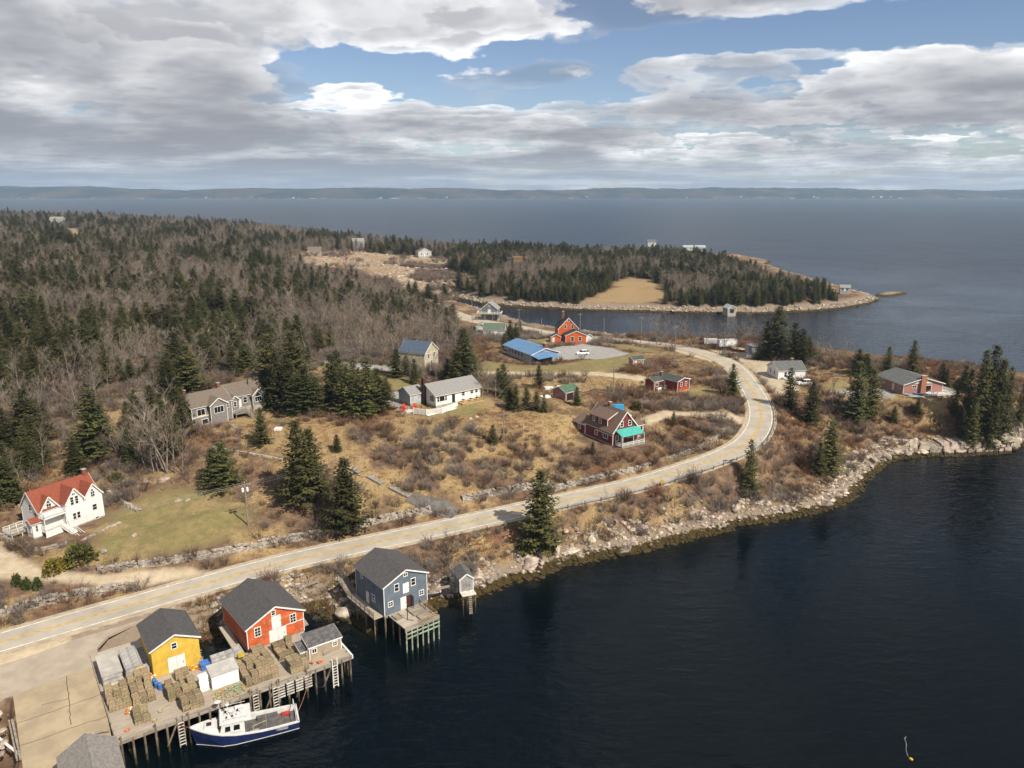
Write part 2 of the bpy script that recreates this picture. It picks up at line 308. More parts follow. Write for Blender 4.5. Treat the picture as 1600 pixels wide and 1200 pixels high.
def land_material():
    m = bpy.data.materials.new('ground'); m.use_nodes = True; w = NT(m.node_tree); b = w.n['Principled BSDF']
    geo = w.new('ShaderNodeNewGeometry'); pos = geo.outputs['Position']
    at_ = lambda k: w.new('ShaderNodeAttribute', attribute_name=k).outputs['Fac']
    sx = w.new('ShaderNodeSeparateXYZ'); w.l.new(pos, sx.inputs[0]); z = sx.outputs[2]
    n1 = w.noise(pos, 0.11, 5, 0.6); n2 = w.noise(pos, 0.55, 5, 0.65); n3 = w.noise(pos, 3.0, 4, 0.7); n4 = w.noise(pos, 0.035, 3, 0.5)
    dry = w.mix(w.ramp(n3, 0.3, 0.7), (0.18, 0.122, 0.06), (0.34, 0.245, 0.125))
    scrub = w.mix(w.ramp(n2, 0.3, 0.7), (0.075, 0.047, 0.032), (0.165, 0.108, 0.072))
    c = w.mix(w.ramp(w.math('SUBTRACT', n1, w.math('MULTIPLY', at_('ochre'), 0.22)), 0.38, 0.52), dry, scrub)
    c = w.mix(w.math('MULTIPLY', w.ramp(n2, 0.55, 0.72), 0.35), c, (0.26, 0.18, 0.095))
    red = w.math('MULTIPLY', w.ramp(n4, 0.52, 0.62), w.ramp(n2, 0.45, 0.6)); c = w.mix(w.math('MULTIPLY', red, 0.5), c, (0.16, 0.065, 0.03))
    lawn = w.mix(w.ramp(n2, 0.3, 0.72), (0.24, 0.185, 0.085), w.mix(w.ramp(n3, 0.3, 0.7), (0.088, 0.100, 0.032), (0.165, 0.155, 0.055)))
    c = w.mix(w.math('MULTIPLY', at_('lawn'), w.ramp(n1, 0.3, 0.6, 0.35, 0.95)), c, lawn)
    wood = w.mix(w.ramp(n2, 0.35, 0.65), (0.055, 0.040, 0.026), (0.14, 0.095, 0.06)); c = w.mix(at_('wood'), c, wood)
    bare = w.mix(w.ramp(n2, 0.38, 0.6), (0.13, 0.092, 0.065), (0.40, 0.31, 0.215)); c = w.mix(w.math('MULTIPLY', at_('bare'), w.ramp(n1, 0.38, 0.56, 0.1, 1.0)), c, bare)
    grav = w.mix(w.ramp(n2, 0.3, 0.7), (0.33, 0.265, 0.18), (0.43, 0.355, 0.255)); c = w.mix(at_('gravel'), c, grav)
    asp = w.mix(w.ramp(n2, 0.3, 0.7), (0.235, 0.225, 0.21), (0.30, 0.285, 0.265)); c = w.mix(at_('asph'), c, asp)
    # rocky shore: pale granite cobble above the tide, rockweed below it
    vo = w.new('ShaderNodeTexVoronoi'); w.l.new(pos, vo.inputs['Vector']); vo.inputs['Scale'].default_value = 1.5
    rock = w.mix(n2, w.mix(n3, (0.11, 0.082, 0.058), (0.20, 0.158, 0.12)), w.mix(n3, (0.17, 0.13, 0.095), (0.29, 0.235, 0.18)))
    shore = w.ramp(w.math('ADD', at_('shore'), w.math('MULTIPLY', w.math('SUBTRACT', n2, 0.5), 7.0)), 2.6, 5.2, 1.0, 0.0)
    c = w.mix(shore, c, rock)
    weed = w.mix(w.ramp(n3, 0.3, 0.7), (0.016, 0.012, 0.004), (0.075, 0.050, 0.014))
    c = w.mix(w.ramp(w.math('ADD', z, w.math('MULTIPLY', w.math('SUBTRACT', n2, 0.5), 1.6)), 0.75, 1.15, 1.0, 0.0), c, weed)
    w.l.new(c, b.inputs['Base Color']); b.inputs['Roughness'].default_value = 0.95; b.inputs['Specular IOR Level'].default_value = 0.1
    bp = w.new('ShaderNodeBump'); bp.inputs['Strength'].default_value = 0.7; bp.inputs['Distance'].default_value = 0.25
    w.l.new(w.math('ADD', w.math('MULTIPLY', n3, 0.6), n2), bp.inputs['Height']); w.l.new(bp.outputs[0], b.inputs['Normal'])
    return m
rock_far = GSD / np.clip(np.hypot(GX, GY) / 200, 1, 2.2)
land = grid_mesh('ground', GX, GY, GZ, land_material(), dict(MK, wood=GF, shore=np.where(GSD < 60, rock_far, 60)))
tag(land, kind='structure')

# ------------------------------------------------------------------ water
def water_material():
    m = bpy.data.materials.new('sea_water'); m.use_nodes = True; w = NT(m.node_tree); w.n.clear()
    out = w.new('ShaderNodeOutputMaterial'); geo = w.new('ShaderNodeNewGeometry'); pos = geo.outputs['Position']
    cd = w.new('ShaderNodeVectorMath', operation='LENGTH'); w.l.new(pos, cd.inputs[0]); dist = cd.outputs['Value']
    mp = w.new('ShaderNodeMapping'); w.l.new(pos, mp.inputs[0]); mp.inputs['Rotation'].default_value = (0, 0, R(28)); mp.inputs['Scale'].default_value = (0.45, 1.25, 1.0)
    n1 = w.noise(mp.outputs[0], 1.1, 2, 0.55, 0.5); n2 = w.noise(mp.outputs[0], 0.40, 2, 0.5, 0.6)
    calm = w.ramp(w.noise(pos, 0.013, 3, 0.6, 1.0), 0.38, 0.62, 0.35, 1.0)
    bp = w.new('ShaderNodeBump'); bp.inputs['Distance'].default_value = 0.6
    w.l.new(w.math('ADD', w.math('MULTIPLY', n1, 0.45), n2), bp.inputs['Height']); w.set(bp.inputs['Strength'], w.math('MULTIPLY', calm, w.ramp(dist, 120, 240, 0.42, 0.9)))
    gl = w.new('ShaderNodeBsdfGlossy'); gl.inputs['Color'].default_value = (1, 1, 1, 1); w.set(gl.inputs['Roughness'], w.ramp(dist, 100, 900, 0.06, 0.28)); w.l.new(bp.outputs[0], gl.inputs['Normal'])
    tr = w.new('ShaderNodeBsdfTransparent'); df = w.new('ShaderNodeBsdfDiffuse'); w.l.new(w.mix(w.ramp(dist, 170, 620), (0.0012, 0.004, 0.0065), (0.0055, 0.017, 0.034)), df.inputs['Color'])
    body = w.new('ShaderNodeMixShader'); body.inputs[0].default_value = 0.55; w.l.new(tr.outputs[0], body.inputs[1]); w.l.new(df.outputs[0], body.inputs[2])
    fr = w.new('ShaderNodeFresnel'); fr.inputs['IOR'].default_value = 1.33; w.l.new(bp.outputs[0], fr.inputs['Normal'])
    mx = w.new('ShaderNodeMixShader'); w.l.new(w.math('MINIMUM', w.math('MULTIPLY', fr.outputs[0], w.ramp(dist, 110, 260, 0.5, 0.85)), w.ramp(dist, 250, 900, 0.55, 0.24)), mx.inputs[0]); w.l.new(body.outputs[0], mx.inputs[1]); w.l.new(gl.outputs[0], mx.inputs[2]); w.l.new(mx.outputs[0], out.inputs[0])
    va = w.new('ShaderNodeVolumeAbsorption'); va.inputs['Color'].default_value = (0.22, 0.42, 0.40, 1); va.inputs['Density'].default_value = 0.9; w.l.new(va.outputs[0], out.inputs['Volume'])
    return m
WX, WY0, WY1 = 8200.0, -300.0, 8100.0
wv = [(-WX, WY0, 0), (WX, WY0, 0), (WX, WY1, 0), (-WX, WY1, 0), (-WX, WY0, -9), (WX, WY0, -9), (WX, WY1, -9), (-WX, WY1, -9)]
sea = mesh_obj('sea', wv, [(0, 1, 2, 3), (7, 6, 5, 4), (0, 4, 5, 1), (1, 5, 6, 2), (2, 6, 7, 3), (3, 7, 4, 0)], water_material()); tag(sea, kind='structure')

# ------------------------------------------------------------------ far shore
def far_shore():
    m = bpy.data.materials.new('far_woods'); m.use_nodes = True; w = NT(m.node_tree); b = w.n['Principled BSDF']
    geo = w.new('ShaderNodeNewGeometry'); mp = w.new('ShaderNodeMapping'); w.l.new(geo.outputs['Position'], mp.inputs[0]); mp.inputs['Scale'].default_value = (1, 0.5, 3)
    n = w.noise(mp.outputs[0], 0.004, 6, 0.65); n2 = w.noise(mp.outputs[0], 0.0012, 4, 0.6); n3 = w.noise(mp.outputs[0], 0.02, 4, 0.7)
    c = w.mix(w.ramp(n, 0.40, 0.6), (0.022, 0.03, 0.026), (0.075, 0.055, 0.045)); c = w.mix(w.ramp(n2, 0.5, 0.68), c, (0.028, 0.038, 0.024))
    sx = w.new('ShaderNodeSeparateXYZ'); w.l.new(geo.outputs['Position'], sx.inputs[0])
    low = w.ramp(sx.outputs[2], 2, 14, 1.0, 0.0); c = w.mix(w.math('MULTIPLY', low, w.ramp(n3, 0.55, 0.63)), c, (0.26, 0.23, 0.19))
    w.l.new(c, b.inputs['Base Color']); b.inputs['Roughness'].default_value = 1.0; b.inputs['Specular IOR Level'].default_value = 0.0
    xs = np.linspace(-8000, 8000, 640); ts = np.linspace(0, 1, 26)
    X = np.repeat(xs[None], len(ts), 0); T = np.repeat(ts[:, None], len(xs), 1)
    shore = 6650 + 260 * vnoise(X / 1300, X * 0, 21) + 90 * vnoise(X / 240, X * 0, 22)
    Y = shore + T * 1250
    ridge = 62 + 46 * (vnoise(X / 1500, X * 0 + 3, 23) + 0.5) + 30 * vnoise(X / 520, T * 2, 24) + 12 * vnoise(X / 140, T * 5, 25)
    Z = -4 + ridge * np.sin(np.clip(T * 1.25, 0, 1) * math.pi / 2) ** 0.8 + 9 * (vnoise(X / 40, Y / 60, 26) + .5) * np.clip(T * 12, 0, 1)
    Z[0] = -8; Z = np.where(T > 0.93, Z * 0.9, Z)
    return grid_mesh('hills', X, Y, Z, m)
hills = far_shore(); tag(hills, kind='structure')

# ------------------------------------------------------------------ air
hb = [(-8600, -400, -12), (8600, -400, -12), (8600, 8500, -12), (-8600, 8500, -12)]; hb += [(x, y, 175) for x, y, _ in hb]
hm = bpy.data.materials.new('haze_air'); hm.use_nodes = True; hw = NT(hm.node_tree); hw.n.clear()
ho = hw.new('ShaderNodeOutputMaterial'); pv = hw.new('ShaderNodeVolumePrincipled'); pv.inputs['Color'].default_value = (0.52, 0.74, 1.0, 1); pv.inputs['Density'].default_value = 7.0e-5; pv.inputs['Anisotropy'].default_value = 0.1
hw.l.new(pv.outputs[0], ho.inputs['Volume'])
haze = mesh_obj('haze', hb, [(3, 2, 1, 0), (4, 5, 6, 7), (0, 1, 5, 4), (1, 2, 6, 5), (2, 3, 7, 6), (3, 0, 4, 7)], hm); tag(haze, kind='stuff')

# ------------------------------------------------------------------ road
def strip(name, line, half, mat, lift, parent=None, cross=5, off=0.0, skirt=True, follow=False):
    """a sheet that follows a line: `half` metres to either side of an offset from it"""
    L = np.array(line, float); t = np.gradient(L[:, :2], axis=0); t /= np.linalg.norm(t, axis=1)[:, None] + 1e-9; nrm = np.c_[t[:, 1], -t[:, 0]]
    offs = np.linspace(-half, half, cross) + off
    V = []; nc = cross + (2 if skirt else 0)
    for i in range(len(L)):
        r = [(L[i, 0] + nrm[i, 0] * o, L[i, 1] + nrm[i, 1] * o) for o in offs]
        zs = [L[i, 2]] * cross if not follow else [0] * cross
        row = [(x, y, z + lift) for (x, y), z in zip(r, zs)]
        if skirt: row = [(row[0][0], row[0][1], row[0][2] - 0.35)] + row + [(row[-1][0], row[-1][1], row[-1][2] - 0.35)]
        V += row
    if follow:
        A = np.array(V); z = land_z(A[:, 0], A[:, 1]); A[:, 2] = z + lift
        if skirt:
            A = A.reshape(len(L), nc, 3); A[:, 0, 2] -= 0.3; A[:, -1, 2] -= 0.3; A = A.reshape(-1, 3)
        V = A
    Fc = [(i * nc + j, i * nc + j + 1, (i + 1) * nc + j + 1, (i + 1) * nc + j) for i in range(len(L) - 1) for j in range(nc - 1)]
    return mesh_obj(name, V, Fc, mat, parent)
def road_material():
    m = bpy.data.materials.new('worn_asphalt'); m.use_nodes = True; w = NT(m.node_tree); b = w.n['Principled BSDF']
    geo = w.new('ShaderNodeNewGeometry'); pos = geo.outputs['Position']
    n1 = w.noise(pos, 0.25, 5, 0.6); n2 = w.noise(pos, 4.0, 4, 0.7)
    c = w.mix(w.ramp(n1, 0.3, 0.7), (0.30, 0.265, 0.215), (0.385, 0.342, 0.28)); c = w.mix(w.math('MULTIPLY', w.ramp(n2, 0.45, 0.8), 0.3), c, (0.20, 0.17, 0.14))
    vo = w.new('ShaderNodeTexVoronoi', feature='DISTANCE_TO_EDGE'); w.l.new(w.vmath('ADD', pos, w.vmath('SCALE', w.noise(pos, 0.8, 3), scale=3.0)), vo.inputs['Vector']); vo.inputs['Scale'].default_value = 0.13
    c = w.mix(w.ramp(vo.outputs['Distance'], 0.0, 0.010, 0.28, 0.0), c, (0.09, 0.08, 0.07))
    w.l.new(c, b.inputs['Base Color']); b.inputs['Roughness'].default_value = 0.9; b.inputs['Specular IOR Level'].default_value = 0.2
    return m
M_road = road_material()
M_yellow = material('road_paint_yellow', (0.52, 0.33, 0.06), 0.8, wear=((0.40, 0.31, 0.16), 0.6, 0.6), scale=0.9)
M_white = material('road_paint_white', (0.72, 0.69, 0.62), 0.8, wear=((0.40, 0.35, 0.28), 0.56, 0.7), scale=0.9)
M_gravel = material('gravel', (0.40, 0.325, 0.23), 0.95, var=0.18, scale=0.8)
road_cut = road_c[: int(len(road_c))]
hw_ = np.full(len(road_c), 3.1)
rd = strip('road', road_c, 3.15, M_road, 0.05, cross=5); tag(rd, kind='structure')
sh = strip('road_shoulder', road_c, 4.1, M_gravel, 0.0, cross=5); tag(sh, kind='structure')
n_paint = int(np.argmin(np.linalg.norm(road_c[:, :2] - np.array(P2(1087, 548, 9.6)), axis=1)))
for nm, off, hf, mm in (('centre_line', -0.2, 0.11, M_yellow), ('centre_line', 0.2, 0.11, M_yellow), ('edge_line', -2.85, 0.10, M_white), ('edge_line', 2.85, 0.10, M_white)):
    strip(nm, road_c[:n_paint], hf, mm, 0.054, parent=rd, cross=2, off=off, skirt=False)
# apron and landing between road and wharf
def sheet(name, poly, zfun, mat, parent=None, thick=0.4):
    n = len(poly); V = [(x, y, zfun(x, y)) for x, y in poly] + [(x, y, zfun(x, y) - thick) for x, y in poly]
    return mesh_obj(name, V, [tuple(range(n))[::-1] if False else tuple(range(n))] + [((i + 1) % n, i, n + i, n + (i + 1) % n) for i in range(n)], mat, parent)
M_conc = material('landing_concrete', (0.35, 0.275, 0.18), 0.92, var=0.2, scale=0.35, color2=(0.265, 0.21, 0.14), bump=0.2, bscale=3)

# ------------------------------------------------------------------ building kit
class MB:
    def __init__(s): s.v = []; s.f = []
    def hexa(s, p):
        """8 corners: four below, four above, both counter-clockwise from above"""
        i = len(s.v); s.v += [tuple(q) for q in p]
        s.f += [(i, i + 3, i + 2, i + 1), (i + 4, i + 5, i + 6, i + 7)] + [(i + k, i + (k + 1) % 4, i + 4 + (k + 1) % 4, i + 4 + k) for k in range(4)]
        return s
    def box(s, x0, y0, z0, x1, y1, z1):
        return s.hexa([(x0, y0, z0), (x1, y0, z0), (x1, y1, z0), (x0, y1, z0), (x0, y0, z1), (x1, y0, z1), (x1, y1, z1), (x0, y1, z1)])
    def prism(s, prof, a, b):
        """profile (list of 3D points) swept from offset vector a to b"""
        i = len(s.v); n = len(prof); a = Vector(a); b = Vector(b)
        s.v += [tuple(Vector(p) + a) for p in prof] + [tuple(Vector(p) + b) for p in prof]
        s.f += [tuple(range(i, i + n)), tuple(range(i + 2 * n - 1, i + n - 1, -1))] + [(i + (k + 1) % n, i + k, i + n + k, i + n + (k + 1) % n) for k in range(n)]
        return s
    def tube(s, p0, p1, r0, r1=None, n=6, cap=True):
        p0, p1 = Vector(p0), Vector(p1); r1 = r0 if r1 is None else r1; d = (p1 - p0).normalized()
        u = d.orthogonal().normalized(); w = d.cross(u); i = len(s.v)
        for p, r in ((p0, r0), (p1, r1)):
            s.v += [tuple(p + u * math.cos(2 * math.pi * k / n) * r + w * math.sin(2 * math.pi * k / n) * r) for k in range(n)]
        s.f += [(i + k, i + (k + 1) % n, i + n + (k + 1) % n, i + n + k) for k in range(n)]
        if cap: s.f += [tuple(range(i + n - 1, i - 1, -1)), tuple(range(i + n, i + 2 * n))]
        return s
    def path(s, pts, r, n=5):
        for a, b in zip(pts[:-1], pts[1:]): s.tube(a, b, r, r, n)
        return s
    def lathe(s, prof, c=(0, 0, 0), n=12):
        i = len(s.v); c = Vector(c)
        for r, z in prof: s.v += [(c.x + math.cos(2 * math.pi * k / n) * r, c.y + math.sin(2 * math.pi * k / n) * r, c.z + z) for k in range(n)]
        m = len(prof)
        s.f += [(i + j * n + k, i + j * n + (k + 1) % n, i + (j + 1) * n + (k + 1) % n, i + (j + 1) * n + k) for j in range(m - 1) for k in range(n)]
        s.f += [tuple(range(i + n - 1, i - 1, -1)), tuple(range(i + (m - 1) * n, i + m * n))]
        return s
    def beam(s, p0, p1, w, h):
        """rectangular bar between two points"""
        p0, p1 = Vector(p0), Vector(p1); d = (p1 - p0).normalized(); side = d.cross(Vector((0, 0, 1)))
        side = side.normalized() * w / 2 if side.length > 1e-4 else Vector((w / 2, 0, 0)); up = side.cross(d).normalized() * h / 2
        return s.hexa([p0 - side - up, p0 + side - up, p1 + side - up, p1 - side - up, p0 - side + up, p0 + side + up, p1 + side + up, p1 - side + up])
    def build(s, name, mat, parent=None, smooth=False):
        o = mesh_obj(name, s.v, s.f, mat, parent, smooth)
        bm = bmesh.new(); bm.from_mesh(o.data); bmesh.ops.recalc_face_normals(bm, faces=bm.faces); bm.to_mesh(o.data); bm.free()
        return o
def empty(name, loc, rz=0.0, label=None, cat=None, group=None):
    o = bpy.data.objects.new(name, None); COL.objects.link(o); o.location = loc; o.rotation_euler = (0, 0, rz); o.empty_display_size = 0.3
    return tag(o, label, cat, group)
def copy_tree(o, parent=None):
    c = o.copy(); COL.objects.link(c); c.parent = parent
    for ch in o.children: copy_tree(ch, c)
    return c

def siding(name, color, horizontal=True, pitch=0.16, **kw):
    """painted boards: the joints between narrow boards are fine relief"""
    m = material(name, color, kw.pop('rough', 0.75), **kw); w = NT(m.node_tree); b = w.n['Principled BSDF']
    tc = w.new('ShaderNodeTexCoord'); wv = w.new('ShaderNodeTexWave', wave_type='BANDS', bands_direction='Z' if horizontal else 'DIAGONAL', wave_profile='SAW'); w.l.new(tc.outputs['Object'], wv.inputs[0]); wv.inputs['Scale'].default_value = 0.314 / pitch
    bp = w.new('ShaderNodeBump'); bp.inputs['Strength'].default_value = 0.6; bp.inputs['Distance'].default_value = 0.03; w.l.new(wv.outputs['Fac'], bp.inputs['Height']); w.l.new(bp.outputs[0], b.inputs['Normal'])
    return m
def shingle(name, color, c2=None):
    return material(name, color, 0.9, 0.3, 2.2, c2, bump=0.35, bscale=9, stretch=(1, 1, 2.5), spec=0.15)
M_trim = material('white_trim', (0.68, 0.665, 0.62), 0.6, 0.12, 2)
M_glass = material('window_glass', (0.012, 0.015, 0.02), 0.08, 0.3, 1.0, spec=0.6)
M_brick = material('chimney_brick', (0.24, 0.085, 0.05), 0.9, 0.35, 6, bump=0.4, bscale=14)
M_found = material('foundation_concrete', (0.36, 0.33, 0.29), 0.9, 0.2, 1)
M_wood = material('weathered_wood', (0.30, 0.255, 0.205), 0.9, 0.3, 1.2, stretch=(0.4, 3, 3), bump=0.3)
M_woodnew = material('new_lumber', (0.42, 0.27, 0.12), 0.8, 0.2, 2, stretch=(0.4, 3, 3))
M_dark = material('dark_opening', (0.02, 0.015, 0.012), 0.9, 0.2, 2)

class House:
    """a gabled block in its own frame: x along the front, y away from the front, z up from its floor"""
    def __init__(s, name, label, cat, loc, ang, w, d, eave, apex, wall, roof, ridge='y', base=1.2, oh=0.3, root=None, off=(0, 0, 0), trim=M_trim, found=M_found, ridge_at=0.5, eave2=None, corner=True, group=None, wname='wall', rname='roof', rt=0.14):
        s.w, s.d, s.off, s.trim = w, d, off, trim; s.root = root or empty(name, loc, R(ang), label, cat, group)
        ox, oy, oz = off; e2 = eave if eave2 is None else eave2; q = ridge_at; s.eave = eave
        V = lambda x, y, z: (ox + x, oy + y, oz + z)
        if ridge == 'y': prof = [V(0, 0, 0), V(w, 0, 0), V(w, 0, e2), V(w * q, 0, apex), V(0, 0, eave)]; sw = (0, d, 0)
        else: prof = [V(0, 0, 0), V(0, 0, eave), V(0, d * q, apex), V(0, d, e2), V(0, d, 0)]; sw = (w, 0, 0)
        s.wall = MB().prism(prof, (0, 0, 0), sw).build(wname, wall, s.root)
        if base: MB().box(ox + .04, oy + .04, oz - base, ox + w - .04, oy + d - .04, oz - 0.002).build('foundation', found, s.root)
        t = rt; m = MB(); f = MB()
        def slab(x0, z0, x1, z1):           # from eave (x0,z0) up to ridge (x1,z1) in the gable plane
            L = math.hypot(x1 - x0, z1 - z0); nx, nz = -(z1 - z0) / L, (x1 - x0) / L
            if nz < 0: nx, nz = -nx, -nz
            ex, ez = x0 - (x1 - x0) / L * oh, z0 - (z1 - z0) / L * oh
            g = 0.015
            pr = [(ex + nx * g, ez + nz * g), (x1 + nx * g, z1 + nz * g), (x1 + nx * g, z1 + nz * (g + t) + 0.02), (ex + nx * (g + t), ez + nz * (g + t))]
            Q = (lambda a, b, u: V(a, u, b)) if ridge == 'y' else (lambda a, b, u: V(u, a, b))
            far = d if ridge == 'y' else w
            m.prism([Q(a, b, -oh) for a, b in pr], (0, 0, 0), (0, far + 2 * oh, 0) if ridge == 'y' else (far + 2 * oh, 0, 0))
            dirv = Vector((0, 1, 0)) if ridge == 'y' else Vector((1, 0, 0))
            fp = [(ex + nx * -.10, ez + nz * -.10), (x1 + nx * -.10, z1 + nz * -.10), (x1 + nx * (g + t * .8), z1 + nz * (g + t * .8)), (ex + nx * (g + t * .8), ez + nz * (g + t * .8))]
            for u in (-oh - 0.045, far + oh): f.prism([Q(a, b, u) for a, b in fp], (0, 0, 0), dirv * 0.04)
            ev = [(ex - (0.03 if x1 > x0 else -0.03), ez - .09), (ex, ez - .09), (ex, ez + t), (ex - (0.03 if x1 > x0 else -0.03), ez + t)]
            f.prism([Q(a, b, -oh) for a, b in ev], (0, 0, 0), dirv * (far + 2 * oh))
        span = w if ridge == 'y' else d
        if q > 0.001: slab(0, eave, span * q, apex)
        if q < 0.999: slab(span, e2, span * q, apex)
        s.roof = m.build(rname, roof, s.root)
        if trim: f.build('fascia', trim, s.root)
        if corner and trim:
            for x in (0, w):
                for y in (0, d):
                    top = (eave if x == 0 else e2) if ridge == 'y' else (eave if y == 0 else e2)
                    MB().box(ox + x - (.03 if x == 0 else .09), oy + y - (.03 if y == 0 else .09), oz, ox + x + (.09 if x == 0 else .03), oy + y + (.09 if y == 0 else .03), oz + top - .06).build('corner_board', trim, s.root)
    def fr(s, wall):
        ox, oy, oz = s.off; w, d = s.w, s.d
        return {'f': lambda u, o, z: (ox + u, oy - o, oz + z), 'b': lambda u, o, z: (ox + w - u, oy + d + o, oz + z), 'l': lambda u, o, z: (ox - o, oy + d - u, oz + z), 'r': lambda u, o, z: (ox + w + o, oy + u, oz + z)}[wall]
    def pbox(s, m, T, u0, u1, z0, z1, o0, o1):
        a = [T(u0, o1, z0), T(u1, o1, z0), T(u1, o0, z0), T(u0, o0, z0)]; b = [T(u0, o1, z1), T(u1, o1, z1), T(u1, o0, z1), T(u0, o0, z1)]; m.hexa(a + b)
    def window(s, wall, u, z, w, h, nu=1, nv=2, fw=0.11, frame=None, glass=None, tri=False):
        T = s.fr(wall); m = MB(); a, b, c, e = u - w / 2, u + w / 2, z - h / 2, z + h / 2
        s.pbox(m, T, a - fw, b + fw, e, e + fw, 0, .07); s.pbox(m, T, a - fw, b + fw, c - fw, c, 0, .085)
        s.pbox(m, T, a - fw, a, c, e, 0, .07); s.pbox(m, T, b, b + fw, c, e, 0, .07)
        for k in range(1, nu): x = a + (b - a) * k / nu; s.pbox(m, T, x - .03, x + .03, c, e, 0, .05)
        for k in range(1, nv): y = c + (e - c) * k / nv; s.pbox(m, T, a, b, y - .03, y + .03, 0, .052)
        fo = m.build('window', frame or M_trim, s.root); g = MB(); s.pbox(g, T, a, b, c, e, 0, .03)
        if tri:
            i = len(g.v); g.prism([T(a + .08, 0, e + fw + .06), T(b - .08, 0, e + fw + .06), T(u, 0, e + fw + .06 + w * .6)], (0, 0, 0), Vector(T(0, .06, 0)) - Vector(T(0, 0, 0)))
        g.build('pane', glass or M_glass, fo); return fo
    def door(s, wall, u, z, w, h, mat=None, frame=None, leaves=1, name='door'):
        T = s.fr(wall); m = MB(); n = leaves
        for k in range(n): s.pbox(m, T, u - w / 2 + w * k / n + .015, u - w / 2 + w * (k + 1) / n - .015, z, z + h, 0, .06)
        d = m.build(name, mat or M_trim, s.root); hd = MB(); s.pbox(hd, T, u + w * .36, u + w * .40, z + h * .45, z + h * .52, .06, .12); hd.build('handle', M_dark, d)
        return d
    def box(s, name, mat, x0, y0, z0, x1, y1, z1, parent=None):
        ox, oy, oz = s.off; return MB().box(ox + x0, oy + y0, oz + z0, ox + x1, oy + y1, oz + z1).build(name, mat, parent or s.root)
    def chimney(s, x, y, z0, z1, a=0.45, mat=None, cap=True):
        ox, oy, oz = s.off; c = MB().box(ox + x - a, oy + y - a, oz + z0, ox + x + a, oy + y + a, oz + z1).build('chimney', mat or M_brick, s.root)
        if cap: MB().box(ox + x - a - .08, oy + y - a - .08, oz + z1, ox + x + a + .08, oy + y + a + .08, oz + z1 + .12).build('chimney_cap', M_found, c)
def loc(px, py, z): return tuple(at(px, py, z))
def rail(root, pts, h=1.0, mat=None, n_rails=2, post=0.09, gap=1.6, balus=0.0, name='railing'):
    m = MB(); mat = mat or M_trim
    for a, b in zip(pts[:-1], pts[1:]):
        a, b = Vector(a), Vector(b); L = (b - a).length; n = max(1, round(L / gap))
        for k in range(n + 1): p = a.lerp(b, k / n); m.box(p.x - post / 2, p.y - post / 2, p.z, p.x + post / 2, p.y + post / 2, p.z + h)
        for k in range(n_rails): z = Vector((0, 0, h * (k + 1) / n_rails)); m.beam(a + z, b + z, .06, .08)
        if balus:
            for k in range(int(L / balus)): p = a.lerp(b, (k + .5) * balus / L); m.box(p.x - .02, p.y - .02, p.z + .1, p.x + .02, p.y + .02, p.z + h)
    return m.build(name, mat, root)
def stairs(root, a, b, w, n, mat=None, rails=True):
    """flight from top a to foot b"""
    a, b = Vector(a), Vector(b); mat = mat or M_trim; d = (b - a); dh = Vector((d.x, d.y, 0)).normalized(); s = Vector((dh.y, -dh.x, 0)) * w / 2; m = MB()
    for k in range(n):
        p = a.lerp(b, (k + .5) / n); q = dh * (d.length / n * .5); z = Vector((0, 0, .05)); m.hexa([p - s - q - z, p + s - q - z, p + s + q - z, p - s + q - z, p - s - q + z, p + s - q + z, p + s + q + z, p - s + q + z])
    for sg in (1, -1): m.beam(a + s * sg, b + s * sg, .06, .22)
    m.build('stairs', mat, root)
    if rails:
        r = MB()
        for sg in (1, -1):
            up = Vector((0, 0, .95)); r.beam(a + s * sg + up, b + s * sg + up, .07, .09); r.beam(a + s * sg + up * .5, b + s * sg + up * .5, .05, .06)
            for p in (a, a.lerp(b, .5), b): r.box(p.x + s.x * sg - .05, p.y + s.y * sg - .05, p.z, p.x + s.x * sg + .05, p.y + s.y * sg + .05, p.z + .97)
        r.build('handrail', mat, root)

# ------------------------------------------------------------------ landing and apron
pad_poly = [P2(*p, 4.0) for p in [(20, 1086), (60, 1072), (105, 1055), (150, 1040), (156, 1062), (172, 1140), (186, 1215), (190, 1260), (44, 1260), (34, 1190)]]
pd_ = sheet('landing', pad_poly, lambda x, y: float(pad_z(x, y)) - .002, M_conc); tag(pd_, kind='structure')
ap = [P2(*p, 4.3) for p in [(-220, 1080), (-20, 1020), (120, 982), (240, 948), (330, 924), (262, 952), (215, 972), (170, 992), (152, 1010), (152, 1038), (105, 1052), (60, 1069), (20, 1082), (-20, 1095), (-220, 1130)]]
ap_o = sheet('apron', ap, lambda x, y: 4.36 if False else float(pad_z(x, y)) + .028, material('apron_asphalt', (0.34, 0.285, 0.22), 0.92, 0.15, 0.4, (0.275, 0.23, 0.175))); tag(ap_o, kind='structure')
# joints and patches of the landing
M_joint = material('joint_tar', (0.11, 0.085, 0.06), 0.9)
for a, b in (((103, 1057), (112, 1130)), ((20, 1130), (160, 1083)), ((30, 1162), (172, 1115)), ((64, 1100), (108, 1090))):
    A_, B_ = at(*a, 4.0), at(*b, 4.0); n = 14; pts = [A_.lerp(B_, k / n) + Vector((rng.normal(0, .08), rng.normal(0, .08), 0)) for k in range(n + 1)]
    strip('joint', [(p.x, p.y, float(pad_z(p.x, p.y))) for p in pts], .05, M_joint, 0.004, parent=pd_, cross=2, skirt=False)

